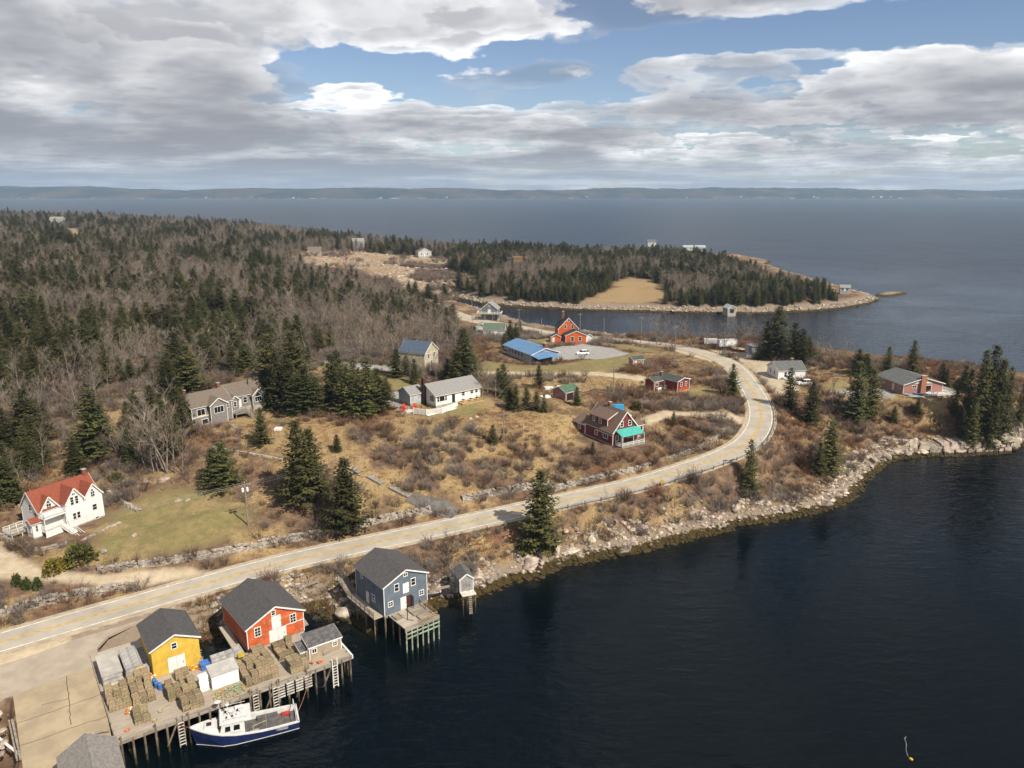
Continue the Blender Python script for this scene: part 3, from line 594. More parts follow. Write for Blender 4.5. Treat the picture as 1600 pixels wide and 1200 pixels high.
# ------------------------------------------------------------------ wharf
WA = R(35.6); W0 = at(183, 1159, 4.0); DZ = 4.0
def wp(x, y, z=0.0):
    return Vector((W0.x + x * math.cos(WA) - y * math.sin(WA), W0.y + x * math.sin(WA) + y * math.cos(WA), DZ + z))
M_deck = material('wharf_planks', (0.40, 0.34, 0.27), 0.9, 0.3, 0.8, (0.28, 0.235, 0.185), stretch=(0.5, 6, 1), bump=0.3)
M_pile = material('wharf_piles', (0.20, 0.155, 0.11), 0.95, 0.4, 1.0, bump=0.4)
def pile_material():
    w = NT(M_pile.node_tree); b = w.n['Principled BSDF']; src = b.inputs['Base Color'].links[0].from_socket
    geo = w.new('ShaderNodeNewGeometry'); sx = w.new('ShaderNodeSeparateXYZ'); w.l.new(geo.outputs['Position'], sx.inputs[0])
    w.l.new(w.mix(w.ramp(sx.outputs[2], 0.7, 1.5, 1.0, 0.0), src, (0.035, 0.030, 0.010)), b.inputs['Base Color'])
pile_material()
wh = empty('wharf', wp(0, 0, 0), WA, 'long weathered timber wharf on piles holding lobster traps and sheds', 'wharf')
dk = MB()
for x0, y0, x1, y1 in ((0, 0, 28, 9.7), (28.003, 0, 31, 6.3), (0, 9.703, 13.2, 22.5), (17.4, 9.703, 18.6, 19)): dk.box(x0, y0, -.18, x1, y1, 0)
dko = dk.build('deck', M_deck, wh)
gp = MB()                                   # gaps between the planks of the open deck
for k in range(1, 62): gp.box(.05, k * .16 - .008, .001, 30.9 if k * .16 < 6.2 else 27.9, k * .16 + .008, .004)
gp.build('plank_gap', material('plank_gap', (0.10, 0.08, 0.06), 0.95), dko)
b = MB()
b.box(-.12, -.16, -.5, 31.1, .02, .16); b.build('edge_beam', M_wood, wh)
MB().box(-.16, .1, -.5, .0, 22.4, .14).build('edge_beam', M_wood, wh); MB().box(31, -.16, -.42, 31.25, 6.3, .12).build('edge_beam', M_trim, wh)
MB().box(0, .3, -.55, 31, .6, -.2).build('stringer', M_pile, wh)
for k in range(24):
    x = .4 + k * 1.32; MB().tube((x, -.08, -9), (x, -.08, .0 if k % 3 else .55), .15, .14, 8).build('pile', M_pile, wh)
for y in (3, 6, 9):
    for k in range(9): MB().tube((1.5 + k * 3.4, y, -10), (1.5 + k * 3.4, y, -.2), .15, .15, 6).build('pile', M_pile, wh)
for y in (12, 15, 18, 21):
    for x in (.3, 4, 8, 12.9): MB().tube((x, y, -9), (x, y, -.2), .15, .15, 6).build('pile', M_pile, wh)
for k in range(6):
    MB().tube((30.9, .2 + k * 1.2, -9), (30.9, .2 + k * 1.2, .1), .14, .14, 8).build('pile', M_pile, wh)
for x in (5.5, 12, 18.2, 22.5, 26.5): MB().beam((x, -.2, -3.2), (x + 1.3, -.2, -.5), .16, .2).build('brace', M_pile, wh)
for x in (20.4, 21.7, 23.0, 24.3):
    sl = MB()
    for j in range(5): sl.box(x - .5, -.34, -2.3 + j * .42, x + .55, -.24, -2.1 + j * .42)
    sl.build('fender_slats', material('grey_fender_boards', (0.48, 0.45, 0.40), 0.9, .25, 1.5), wh)
def ladder(x, n=8):
    m = MB(); l = empty('wharf_ladder', wp(x, -.3, 0), WA, 'pale timber ladder down the face of the wharf', 'ladder', 'ladders down the wharf face')
    for sx in (-.36, .36): m.box(sx - .06, -.1, -3.9, sx + .06, .04, .75)
    m.build('rail', M_trim if x > 25 else M_wood, l)
    for k in range(n): MB().box(-.36, -.12, -3.6 + k * .45, .36, -.02, -3.5 + k * .45).build('rung', material('ladder_rungs', (0.62, 0.58, 0.5), .85), l)
for x in (16.9, 19.6, 28.3, 7.3): ladder(x)

def place(o, x, y, z=0.0, rz=0.0): o.location = wp(x, y, z); o.rotation_euler = (0, 0, WA + rz); return o
# lobster traps
def trap_mesh(latt):
    m = MB(); L, W, Hh = 1.12, .86, .41; s = .05
    for k in range(5): x = -W / 2 + W * k / 4; m.box(x - s / 2, -L / 2, Hh - .03, x + s / 2, L / 2, Hh)
    for y in (-L / 2, -L / 6, L / 6, L / 2): m.box(-W / 2, y - s / 2, 0, -W / 2 + .04, y + s / 2, Hh); m.box(W / 2 - .04, y - s / 2, 0, W / 2, y + s / 2, Hh); m.box(-W / 2, y - s / 2, Hh - .045, W / 2, y + s / 2, Hh - .012)
    for z in (.02, .2, Hh - .04):
        for y in (-L / 2, L / 2): m.box(-W / 2, y - .02, z, W / 2, y + .02, z + .04)
        for x in (-W / 2, W / 2): m.box(x - .02, -L / 2, z, x + .02, L / 2, z + .04)
    return m
M_trap = material('trap_laths', (0.42, 0.325, 0.195), 0.9, 0.35, 3.0, rnd=0.28)
M_net = material('trap_netting', (0.27, 0.205, 0.125), 0.95, 0.5, 9.0, (0.11, 0.083, 0.05), rnd=0.25)
t0 = trap_mesh(0).build('lobster_trap', M_trap); t0m = t0.data
i0 = len(t0m.polygons)
core = MB().box(-.40, -.53, .03, .40, .53, .375); bm = bmesh.new(); bm.from_mesh(t0m)
vs_ = [bm.verts.new(v) for v in core.v]
for f in core.f: bm.faces.new([vs_[i] for i in f]).material_index = 1
bm.to_mesh(t0m); bm.free(); t0m.materials.append(M_net); bpy.data.objects.remove(t0)
TRAPS = [('stacked beside the concrete landing', .6, 7.0, 3, 3, (2, 3, 4)), ('in the tall stack of wooden traps near the blue barrels', 3.4, 6.4, 3, 4, (3, 4, 4, 5)), ('in the low pile standing alone on the open deck', 2.9, 2.3, 2, 2, (2, 3)), ('stacked on the deck before the yellow shed', 7.4, 4.7, 4, 2, (3, 3)),
         ('stacked by the bow of the fishing boat', 8.4, 1.5, 3, 2, (3, 3)), ('piled against the white doors of the yellow shed', 9.2, 8.9, 2, 1, (3,)), ('in the large block of traps beside the white box shed', 16.7, 1.9, 5, 5, (3, 4, 4, 4, 3)), ('stacked in front of the orange shed doors', 22.5, 5.2, 3, 3, (2, 2, 3)), ('stacked before the small taupe shed', 22.7, 1.1, 3, 2, (3, 3)), ('in the row between the yellow shed and the white totes', 7.6, 7.2, 3, 1, (2,)), ('stacked against the orange shed wall', 19.6, 8.3, 2, 1, (3,))]
for desc, x0, y0, nx, ny, hs in TRAPS:
    for iy in range(ny):
        for ix in range(nx):
            hgt = hs[iy] - random.choice((0, 0, 0, 1, 0, -1))
            jx, jy = random.uniform(-.05, .05), random.uniform(-.05, .05)
            for k in range(hgt):
                o = bpy.data.objects.new('lobster_trap', t0m); COL.objects.link(o)
                place(o, x0 + ix * .91 + jx + random.uniform(-.03, .03), y0 + iy * 1.2 + jy, .01 + k * .42, random.gauss(0, .05))
                tag(o, 'brown lath lobster trap ' + desc, 'lobster trap', 'lobster traps ' + desc)
# fish totes
def tote_obj(mat, w=1.0, d=.86, h=.62, name='fish_tote'):
    m = MB(); t = .06
    m.box(-w / 2, -d / 2, 0, w / 2, d / 2, h * .8); m.box(-w / 2 - .04, -d / 2 - .04, h * .8, w / 2 + .04, -d / 2 + t, h); m.box(-w / 2 - .04, d / 2 - t, h * .8, w / 2 + .04, d / 2 + .04, h)
    m.box(-w / 2 - .04, -d / 2 + t, h * .8, -w / 2 + t, d / 2 - t, h); m.box(w / 2 - t, -d / 2 + t, h * .8, w / 2 + .04, d / 2 - t, h); m.box(-w / 2 + .1, -d / 2 + .1, h * .8, w / 2 - .1, d / 2 - .1, h * .9)
    o = m.build(name, mat); me = o.data; bpy.data.objects.remove(o); return me
M_grey = material('grey_plastic', (0.40, 0.385, 0.37), 0.7, 0.25, 1.5, rnd=0.12); M_wplas = material('white_plastic', (0.72, 0.71, 0.68), 0.5, 0.1, 2); M_blue = material('blue_plastic', (0.06, 0.17, 0.48), 0.45, 0.2, 2)
g_tote, w_tote, b_tote = tote_obj(M_grey), tote_obj(M_wplas, 1.15, .95, .55), tote_obj(M_blue, 1.5, 1.1, 1.0)
def put(me, name, x, y, z, label, cat, group=None, rz=0.0):
    o = bpy.data.objects.new(name, me); COL.objects.link(o); place(o, x, y, z, rz); return tag(o, label, cat, group)
for ix in range(3):
    for iy in range(6):
        for k in range(3 if ix < 2 else 2): put(g_tote, 'fish_tote', 3.75 + ix * 1.06, 12.9 + iy * .96, k * .62, 'grey plastic fish tote in the stacks beside the yellow shed', 'fish tote', 'grey totes beside the yellow shed', random.uniform(-.06, .06))
for ix in range(4):
    for k in range(3): put(g_tote, 'fish_tote', 14.1 + ix * 1.05, 8.6, k * .62, 'grey fish tote in the row behind the white box shed', 'fish tote', 'grey totes behind the white box shed', random.uniform(-.05, .05))
for k in range(4): put(w_tote, 'fish_tote', 11.45, 4.4, k * .55, 'white fish tote in the stack beside the white box shed', 'fish tote', 'white totes in one stack', random.uniform(-.05, .05))
put(b_tote, 'fish_tote', 13.0, 9.3, 0, 'blue covered fish tote at the corner of the yellow shed', 'fish tote')
# covered stack beside the landing
cs = empty('covered_stack', wp(.3, 12.4, 0), WA, 'large flat grey board covered stack beside the landing', 'covered stack')
MB().box(.1, .1, 0, 2.5, 6.0, 1.75).build('crates', M_grey, cs)
MB().hexa([(0, 0, 1.75), (2.62, 0, 1.75), (2.62, 6.1, 1.75), (0, 6.1, 1.75), (0, 0, 1.86), (2.62, 0, 1.92), (2.62, 6.1, 1.92), (0, 6.1, 1.86)]).build('cover', material('grey_cover_board', (0.41, 0.375, 0.33), 0.9, .15, .8), cs)
for k in range(1, 3): MB().box(.06, .04, 0 + k * .58, 2.54, .1, .04 + k * .58).build('batten', M_wood, cs)
# blue barrels, buoys, ropes, bait box
def barrel():
    o = MB().lathe([(.26, 0), (.29, .08), (.30, .3), (.285, .45), (.30, .6), (.29, .82), (.26, .9)], n=14).build('barrel', M_blue, smooth=True); me = o.data; bpy.data.objects.remove(o); return me
bar = barrel()
for x, y in ((6.3, 8.6), (6.2, 9.4), (6.6, 7.9)): put(bar, 'barrel', x, y, 0, 'blue plastic barrel standing between the trap stacks by yellow shed', 'barrel', 'blue barrels on the wharf')
def buoy(mat):
    o = MB().lathe([(.03, -.02), (.10, .0), (.155, .12), (.165, .3), (.12, .46), (.03, .5)], n=10).build('buoy', mat, smooth=True)
    i = o.data; bpy.data.objects.remove(o); return i
M_or = material('orange_buoy', (0.62, 0.15, 0.03), .5, .15, 3); M_ye = material('yellow_buoy', (0.72, 0.45, 0.03), .5, .15, 3); M_wb = material('white_buoy', (.7, .68, .6), .5, .1, 3)
bo, by, bw = buoy(M_or), buoy(M_ye), buoy(M_wb)
for cx, cy, cz, n, pal, desc in ((2.6, 5.2, 0, 12, (bo, by, bo, bw), 'heaped at the foot of the wooden trap stack'), (6.2, 11.3, 0, 12, (by, by, bo, bw), 'heaped at the corner of the yellow shed'), (11.6, 9.9, 0, 10, (by, bo), 'heaped beside the white doors of the yellow shed'), (26.2, 1.2, 0, 6, (bo,), 'lying before the small taupe shed')):
    for k in range(n):
        me = pal[k % len(pal)]; nm = {id(bo): 'orange', id(by): 'yellow', id(bw): 'white'}[id(me)]
        o = put(me, 'buoy', cx + random.uniform(-.55, .55), cy + random.uniform(-.45, .45), cz + .16 + (.25 if k % 3 == 0 else 0), f'{nm} trap buoy {desc}', 'buoy', f'{nm} buoys {desc}'); o.rotation_euler = (random.uniform(1.0, 2.0), random.uniform(-.5, .5), random.uniform(0, 6))
for x, y, c, lab in ((4.9, 11.2, M_ye, 'bright yellow fish crate on top of the wooden trap stack'), (17.2, 6.6, material('dull_yellow', (.50, .38, .04), .7), 'dull yellow crate lying on the block of traps')):
    me = tote_obj(c, .85, .6, .4, 'fish_crate'); put(me, 'fish_crate', x, y, 1.72 if x > 9 else 2.12 - .42 * 1, lab, 'fish crate')
rp = MB(); rr = random.Random(4)
for k in range(60):
    a = Vector((rr.uniform(0, 4.2), rr.uniform(0, 2.4), 0)); pts = []
    for j in range(9): t = j / 8 * 6.28 * rr.uniform(.8, 1.3); pts.append((a.x + math.cos(t) * rr.uniform(.3, .55), a.y + math.sin(t) * rr.uniform(.3, .55), .05 + .45 * math.exp(-((a.x - 2.1) / 1.6) ** 2 - ((a.y - 1.2) / 1) ** 2) * rr.uniform(.5, 1)))
    rp.path(pts, .035, 3)
M_rope = material('mixed_rope', (0.45, 0.20, 0.08), .9, .3, 1.6, (0.12, 0.24, 0.22), wear=((.5, .42, .10), .5, .9))
hr = empty('rope_heap', wp(12.2, .5, 0), WA, 'heap of green and orange rope in front of the white box shed', 'rope'); rp.build('coils', M_rope, hr)
for x, y in ((2.6, 3.9), (7.2, 7.6), (1.4, 1.4), (4.6, 1.3), (5.6, 2.9)):
    c = MB(); c.path([(math.cos(t) * (.28 + .02 * (t % 3)), math.sin(t) * .3, .04 + .012 * t) for t in np.linspace(0, 19, 40)], .025, 3); o = c.build('rope_coil', M_or if x < 3 else M_rope); place(o, x, y, 0); tag(o, 'small coil of coloured rope lying on the bare wharf deck', 'rope', 'rope coils on the open deck')
# ------------------------------------------------------------------ sheds on the wharf
M_charcoal = shingle('charcoal_shingles', (0.085, 0.080, 0.080), (0.06, 0.057, 0.057))
M_yel = siding('yellow_boards', (0.60, 0.385, 0.055), False, .2, var=.15, scale=.7, wear=((.36, .25, .09), .55, .55))
h = House('fishing_shed', 'yellow board shed with white double doors and charcoal roof on the wharf', 'shed', (at(241, 1060, 4.05)), 36, 6.3, 8.0, 4.3, 5.75, M_yel, M_charcoal, base=.3, corner=False)
h.window('f', 3.0, 4.0, .62, .8, 1, 2); h.door('f', 3.1, .05, 2.3, 2.3, leaves=2)
for y in range(0, 9, 2):
    for x in (.3, 6): MB().tube((x, y, -9), (x, y, -.3), .16, .16, 6).build('pile', M_pile, h.root)
sg = MB()
for k in range(14): sg.box(6.33, .4 + k * .3, .4 + k * .22, 6.42 + random.uniform(.05, .4), .55 + k * .3, .5 + k * .22)
sg.build('rack_boards', M_wood, h.root)
M_red = siding('weathered_red_boards', (0.58, 0.115, 0.035), True, .16, var=.22, scale=.5, wear=((.42, .26, .17), .55, .8))
h = House('fishing_shed', 'large orange red weathered shed with white doors and white framed windows', 'shed', (at(388, 1017.5, 4.1)), 39, 8.8, 10.4, 3.6, 5.75, M_red, M_charcoal, base=.5)
h.window('f', 1.6, 2.55, .8, 1.35, 2, 3); h.window('f', 7.1, 2.75, .8, 1.35, 2, 3); h.window('f', 4.15, 4.75, .5, .7, 1, 2)
h.door('f', 4.5, 2.1, 1.45, 2.05, name='loft_door'); h.door('f', 4.6, .02, 2.7, 2.0, leaves=2); h.box('band_board', M_trim, 5.95, -.05, 1.98, 8.75, -.003, 2.1)
for y in range(0, 11, 3):
    for x in (.4, 4.4, 8.4): MB().tube((x, y, -9), (x, y, -.5), .17, .17, 6).build('pile', M_pile, h.root)
gs = MB().hexa([(8.9, 1.2, -.1), (10.0, 1.2, -.1), (10.3, 6.0, .5), (8.9, 6.0, .5), (8.9, 1.2, .0), (10.0, 1.2, .0), (10.3, 6.0, .6), (8.9, 6.0, .6)]).build('gangway', M_wood, h.root)
M_taupe = siding('taupe_shingles', (0.34, 0.265, 0.185), True, .14, var=.12, scale=1.2)
M_roof2 = shingle('grey_roll_roofing', (0.125, 0.12, 0.118))
h = House('bait_shed', 'small taupe shed with low dark roof at the end of the wharf', 'shed', wp(25.7, 2.5, 0), 35.6, 4.9, 3.0, 1.95, 2.55, M_taupe, M_roof2, ridge='x', ridge_at=1.0, eave2=2.55, base=0, oh=.15)
h.window('f', .75, 1.25, .62, .62, 2, 1); h.window('f', 3.9, 1.25, .6, .6, 2, 2); h.door('l', 1.5, 0, .8, 1.75, M_taupe)
House('', '', '', None, 0, 1.1, 2.2, 1.35, 1.8, M_taupe, M_roof2, ridge='x', ridge_at=1.0, eave2=1.8, base=0, oh=.1, root=h.root, off=(-1.13, .4, 0), corner=False, wname='annex_wall', rname='annex_roof')
o = MB().box(-.5, -.05, 0, .5, .05, .9).build('leaning_pallet', M_wood); place(o, 28.2, 2.25, 0.02); o.rotation_euler.x = -.25; tag(o, 'weathered pallet leaning on the taupe shed', 'pallet')
MB().tube((0, 0, 0), (0, 0, 3.4), .07, .06, 8).build('wharf_post', M_wood).location = wp(25.4, 2.2, 0); tag(bpy.data.objects['wharf_post'], 'tall bare post standing at the corner of the taupe shed', 'post')
h = House('box_shed', 'white walled box shed with flat grey lid among traps', 'shed', wp(12.35, 3.5, 0), 35.6, 3.6, 2.5, 1.95, 2.25, material('white_panel', (.70, .69, .66), .6, .05, 1), material('grey_lid', (.40, .38, .35), .85, .15, 1), ridge='x', ridge_at=.999, eave2=2.25, base=0, oh=.08, corner=False, trim=None)
h.door('r', 1.2, 0, .8, 1.7)
# half building at the edge of the landing
M_greyroof = shingle('pale_grey_shingles', (0.235, 0.215, 0.195), (0.165, 0.15, 0.135))
a_, b_ = at(88, 1184, 6.6), at(182, 1151, 6.6); ang_ = math.degrees(math.atan2(b_.y - a_.y, b_.x - a_.x)); wv_ = (b_ - a_).length - .6
fl = a_ + Vector((math.cos(R(ang_)) * .3, math.sin(R(ang_)) * .3, 0)); back = Vector((-math.sin(R(ang_)), math.cos(R(ang_)), 0)); fl = fl - back * 9.7; fl.z = 3.2
House('fish_shed', 'grey shed with pale shingled gable roof at the foot of the landing', 'shed', fl, ang_, wv_, 9.4, 3.45, 5.2, siding('grey_boards', (.32, .30, .27)), M_greyroof, base=6)
MB().tube((0, 0, 0), (1.5, .3, .1), .12, .1, 6).build('log', M_wood).location = at(150, 1145, 4); tag(bpy.data.objects['log'], 'short dark log lying on the landing beside the grey roof', 'log')
for p, q, nm, lab in (((-6, 1150), (29, 1178), 'plank', 'long white plank lying across the rocks beside the landing'),):
    A_, B_ = at(*p, 3.6), at(*q, 3.6); o = MB().beam((0, 0, 0), B_ - A_, .3, .1).build(nm, M_trim); o.location = A_; tag(o, lab, 'plank')
kb = MB(); A_, B_ = at(19, 1125, 4.0), at(32, 1186, 4.0); kb.beam((0, 0, 0), B_ - A_, .25, .35); kb.beam((-.5, .1, -.2), B_ - A_ + Vector((-.5, .1, -.2)), .2, .3); o = kb.build('timber_kerb', M_wood); o.location = A_; tag(o, 'dark double timber kerb along the edge of the landing', 'kerb')

# ------------------------------------------------------------------ blue boathouse
M_bl = siding('slate_blue_boards', (0.125, 0.155, 0.19), True, .15, var=.15, scale=.8, wear=((.19, .205, .215), .58, .5))
BF = at(601, 963, 4.0)
h = House('boathouse', 'slate blue boathouse on piles with white trim and open door', 'boathouse', BF, 39, 8.1, 9.4, 5.1, 6.9, M_bl, M_charcoal, base=0)
for u, z in ((2.35, 4.25), (5.45, 4.25)): h.window('f', u, z, .7, 1.15, 1, 2)
h.window('f', 4.05, 6.0, .6, .5, 2, 1); h.window('f', 1.15, 1.75, .75, .75, 2, 2); h.window('f', 6.95, 1.75, .75, .75, 2, 2); h.window('l', 6.0, 1.7, .8, 1.1, 1, 2); h.window('l', 2.2, 4.2, .6, .8, 1, 2)
h.door('f', 4.05, 2.75, 1.15, 1.75, name='loft_door'); h.door('f', 3.5, .02, 1.1, 2.15)
h.box('doorway', material('doorway_brown', (.07, .025, .012), .9), 4.12, -.02, .02, 4.95, -.004, 2.15); h.box('open_door', M_bl, 4.97, -.85, .02, 5.03, -.06, 2.15)
h.door('l', 4.0, .0, .9, 2.0); h.box('sill_beam', M_wood, -.02, -.02, -.45, 8.12, 9.42, -.003)
for y in (.2, 3.2, 6.2, 9.2):
    for x in (.2, 2.8, 5.4, 7.9): MB().tube((x, y, -8), (x, y, -.45), .16, .16, 7).build('pile', M_pile, h.root)
bd = empty('pile_platform', BF, R(39), 'square timber work platform on greenish piles before the blue boathouse', 'platform')
MB().box(.6, -5.3, -.2, 6.7, -.12, 0).build('deck', M_deck, bd)
MB().box(.5, -5.45, -.5, 6.85, -5.3, .25).build('edge_beam', M_wood, bd); rail(bd, [(6.6, -.2, 0), (6.6, -5.2, 0), (3.4, -5.2, 0)], .75, M_woodnew, 2, .1, 1.6)
for k in range(7): MB().tube((.7 + k * 1.0, -5.4, -7), (.7 + k * 1.0, -5.4, -.1), .13, .13, 7).build('pile', material('green_piles', (.28, .36, .27), .9, .4, 1.5, (.16, .15, .1)), bd)
for y in (-1.2, -3.2):
    for x in (.8, 3.6, 6.5): MB().tube((x, y, -7), (x, y, -.2), .14, .14, 6).build('pile', M_pile, bd)
for z in (-1.0, -1.7): MB().box(.6, -5.6, z, 6.8, -5.5, z + .22).build('waler', MATS['green_piles'], bd)
for x0, y0, x1, y1 in ((3.6, -3.0, 6.2, -.6), (3.8, -4.9, 6.3, -3.3), (.8, -2.3, 2.0, -.8)):
    t = MB(); t.box(x0, y0, .0, x1, y1, .12); t.box(x0, y0, .12, x1, y0 + .1, .3); t.box(x0, y1 - .1, .12, x1, y1, .3); t.box(x0, y0 + .1, .12, x0 + .1, y1 - .1, .3); t.box(x1 - .1, y0 + .1, .12, x1, y1 - .1, .3); t.build('tray', M_wood, bd)
dv = MB(); dv.tube((2.3, -3.2, 0), (2.3, -3.2, 2.6), .07); dv.tube((2.3, -3.2, 2.5), (2.9, -4.2, 2.3), .05); dv.tube((2.3, -3.2, 0), (2.9, -4.0, 0.1), .05); dv.build('davit', M_dark, bd)
wk = empty('walkway', BF, R(39), 'railed plank walkway along the side of the blue boathouse', 'walkway')
MB().box(-1.7, .4, -.25, -.1, 9.6, -.08).build('deck', M_deck, wk); rail(wk, [(-1.65, .5, -.08), (-1.65, 9.5, -.08)], 1.0, M_wood, 2, .09, 1.5, .22)
stairs(wk, (-.9, 13.2, 1.4), (-.9, 9.6, -.1), 1.3, 9, M_wood)
for y in (.6, 3.5, 6.5, 9.3): MB().tube((-1.5, y, -7), (-1.5, y, -.25), .11, .11, 6).build('pile', M_pile, wk)
M_gsh = siding('silver_shingles', (0.30, 0.285, 0.27), True, .14, var=.15, scale=2)
h = House('shore_shed', 'tiny grey shingled shed on thin piles over the rocks', 'shed', at(718.6, 924.5, 3.6), 20, 2.4, 3.9, 2.2, 3.1, M_gsh, shingle('grey_shingles', (.13, .125, .125)), base=0, oh=.15)
h.door('f', 1.2, .05, 1.3, 1.75, siding('grey_doors', (.26, .25, .24), False, .25), leaves=2); h.box('deck', material('bleached_deck', (.62, .57, .5), .9), -.05, -1.6, -.16, 2.45, -.03, -.02)
for x in (.1, .85, 1.6, 2.3):
    for y in (-1.5, 1.2, 3.6): MB().tube((x, y, -6), (x, y, -.17), .07, .07, 6).build('pile', M_pile, h.root)
stairs(h.root, (1.3, -1.6, -.2), (1.3, -2.0, -3.4), .5, 8, M_wood, False)
MB().beam((-3.6, 2.4, -.1), (-.1, 2.6, -.05), .7, .12).build('gangplank', M_wood, h.root)

# ------------------------------------------------------------------ fishing boat
def fishing_boat():
    b0, b1 = wp(8.2, -.9, -DZ), wp(21.2, -4.1, -DZ); ang = math.atan2(b1.y - b0.y, b1.x - b0.x); L = (b1 - b0).length
    rt = empty('fishing_boat', (b0.x, b0.y, 0.0), ang, 'navy blue lobster boat with white wheelhouse tied up along the wharf', 'boat')
    M_navy = material('navy_hull', (0.012, 0.022, 0.085), .3, .15, 1.2, spec=.5, wear=((.25, .28, .36), .70, .5)); M_bw = material('boat_white', (.56, .56, .54), .4, .12, 2, (.46, .45, .43), spec=.5)
    M_mat = material('deck_matting', (.115, .11, .105), .9, .25, 1.5)
    S = [0, .04, .1, .18, .28, .4, .52, .65, .78, .9, 1.0]
    def bw(s): return 2.1 * min(1, (1 - (1 - min(s / .42, 1)) ** 2.1)) * (1 - .10 * max(0, (s - .6) / .4) ** 2) + .02
    def zs(s): return 1.25 + 1.55 * max(0, 1 - s / .75) ** 1.7
    hull = MB(); rows_ = []
    for s in S:
        x = s * L; B = bw(s); z = zs(s); k = min(1, s / .3); rake = (1 - k) * .9
        prof = [(x, B, z), (x + rake * .25, B * .97, z * .6), (x + rake * .6, B * (.45 + .47 * k), .12), (x + rake * .8, B * (.3 + .5 * k), -.25), (x + rake, .02, -.75)]
        rows_.append(prof)
    n = 5
    for sg in (1, -1):
        i0 = len(hull.v)
        for pr in rows_: hull.v += [(x, y * sg, z) for x, y, z in pr]
        for i in range(len(S) - 1):
            for j in range(n - 1): hull.f.append((i0 + i * n + j, i0 + (i + 1) * n + j, i0 + (i + 1) * n + j + 1, i0 + i * n + j + 1))
    e = len(S) - 1; hull.f.append(tuple([e * n + j for j in range(n)] + [len(S) * n + e * n + j for j in range(n - 1, -1, -1)]))
    hull.build('hull', M_navy, rt, False)
    cap = MB(); st = MB()
    for sg in (1, -1):
        inn = MB()
        for s0, s1 in zip(S[:-1], S[1:]):
            p = [(s0 * L, bw(s0) * sg, zs(s0)), (s1 * L, bw(s1) * sg, zs(s1))]; ii = .24
            q = [(s0 * L + (.3 if s0 < .02 else 0), max(bw(s0) - ii, 0) * sg, zs(s0)), (s1 * L, max(bw(s1) - ii, 0) * sg, zs(s1))]
            up = Vector((0, 0, .1)); o_ = Vector((0, .07 * sg, 0)); P = [Vector(p[0]) + o_, Vector(p[1]) + o_, Vector(q[1]), Vector(q[0])]
            if sg < 0: P = [P[3], P[2], P[1], P[0]]
            cap.hexa([v - up * .6 for v in P] + [v + up for v in P])
            if s0 > .3: inn.hexa([(q[0][0], q[0][1] - .04 * sg, .55), (q[1][0], q[1][1] - .04 * sg, .55), (q[1][0], q[1][1], .55), (q[0][0], q[0][1], .55), (q[0][0], q[0][1] - .04 * sg, q[0][2] - .07), (q[1][0], q[1][1] - .04 * sg, q[1][2] - .07), (q[1][0], q[1][1], q[1][2] - .07), (q[0][0], q[0][1], q[0][2] - .07)])
        inn.build('bulwark', M_bw, rt)
        pts = [(r[2][0], r[2][1] * sg * 1.012, .16) for r in rows_]
        for a, b in zip(pts[:-1], pts[1:]): st.beam(a, b, .05, .07)
    cap.box(L - .15, -bw(1), zs(1) - .06, L + .07, bw(1), zs(1) + .1); cap.build('gunwale', M_bw, rt); st.build('boot_stripe', M_bw, rt)
    dk = MB(); xs = [s for s in S if s >= .28]
    for s0, s1 in zip(xs[:-1], xs[1:]): dk.hexa([(s0 * L, -bw(s0) + .2, .5), (s1 * L, -bw(s1) + .2, .5), (s1 * L, bw(s1) - .2, .5), (s0 * L, bw(s0) - .2, .5), (s0 * L, -bw(s0) + .2, .56), (s1 * L, -bw(s1) + .2, .56), (s1 * L, bw(s1) - .2, .56), (s0 * L, bw(s0) - .2, .56)])
    dk.build('work_deck', M_mat, rt)
    fd = MB(); fs = [0.02, .06, .1, .18, .28, .36]
    for s0, s1 in zip(fs[:-1], fs[1:]):
        z0, z1 = zs(s0) - .05, zs(s1) - .05; a, c = bw(s0) - .1, bw(s1) - .1
        fd.hexa([(s0 * L, -a, z0 - .06), (s1 * L, -c, z1 - .06), (s1 * L, c, z1 - .06), (s0 * L, a, z0 - .06), (s0 * L, -a, z0), (s1 * L, -c, z1), (s1 * L, c, z1), (s0 * L, a, z0)])
    fd.build('foredeck', M_bw, rt)
    tr = MB(); tr.hexa([(1.6, -.75, zs(.15) - .1), (3.3, -1.1, zs(.25) - .1), (3.3, 1.1, zs(.25) - .1), (1.6, .75, zs(.15) - .1), (1.75, -.6, zs(.15) + .35), (3.3, -.95, zs(.25) + .45), (3.3, .95, zs(.25) + .45), (1.75, .6, zs(.15) + .35)]); tro = tr.build('trunk_cabin', M_bw, rt)
    MB().box(2.0, -.3, zs(.15) + .36, 2.6, .3, zs(.15) + .46).build('hatch', M_glass, tro)
    # wheelhouse
    x0, x1, hw, zb, zt = 3.3, 6.6, 1.6, .9, 3.2
    wh_ = MB(); wh_.hexa([(x0, -hw, zb), (x1, -hw, zb), (x1, hw, zb), (x0, hw, zb), (x0 + .55, -hw + .1, zt), (x1, -hw + .1, zt), (x1, hw - .1, zt), (x0 + .55, hw - .1, zt)]); who = wh_.build('wheelhouse', M_bw, rt)
    ro = MB().hexa([(x0 + .25, -hw - .05, zt), (x1 + .9, -hw - .05, zt), (x1 + .9, hw + .05, zt), (x0 + .25, hw + .05, zt), (x0 + .35, -hw, zt + .16), (x1 + .85, -hw, zt + .18), (x1 + .85, hw, zt + .18), (x0 + .35, hw, zt + .16)]).build('wheelhouse_roof', M_bw, rt)
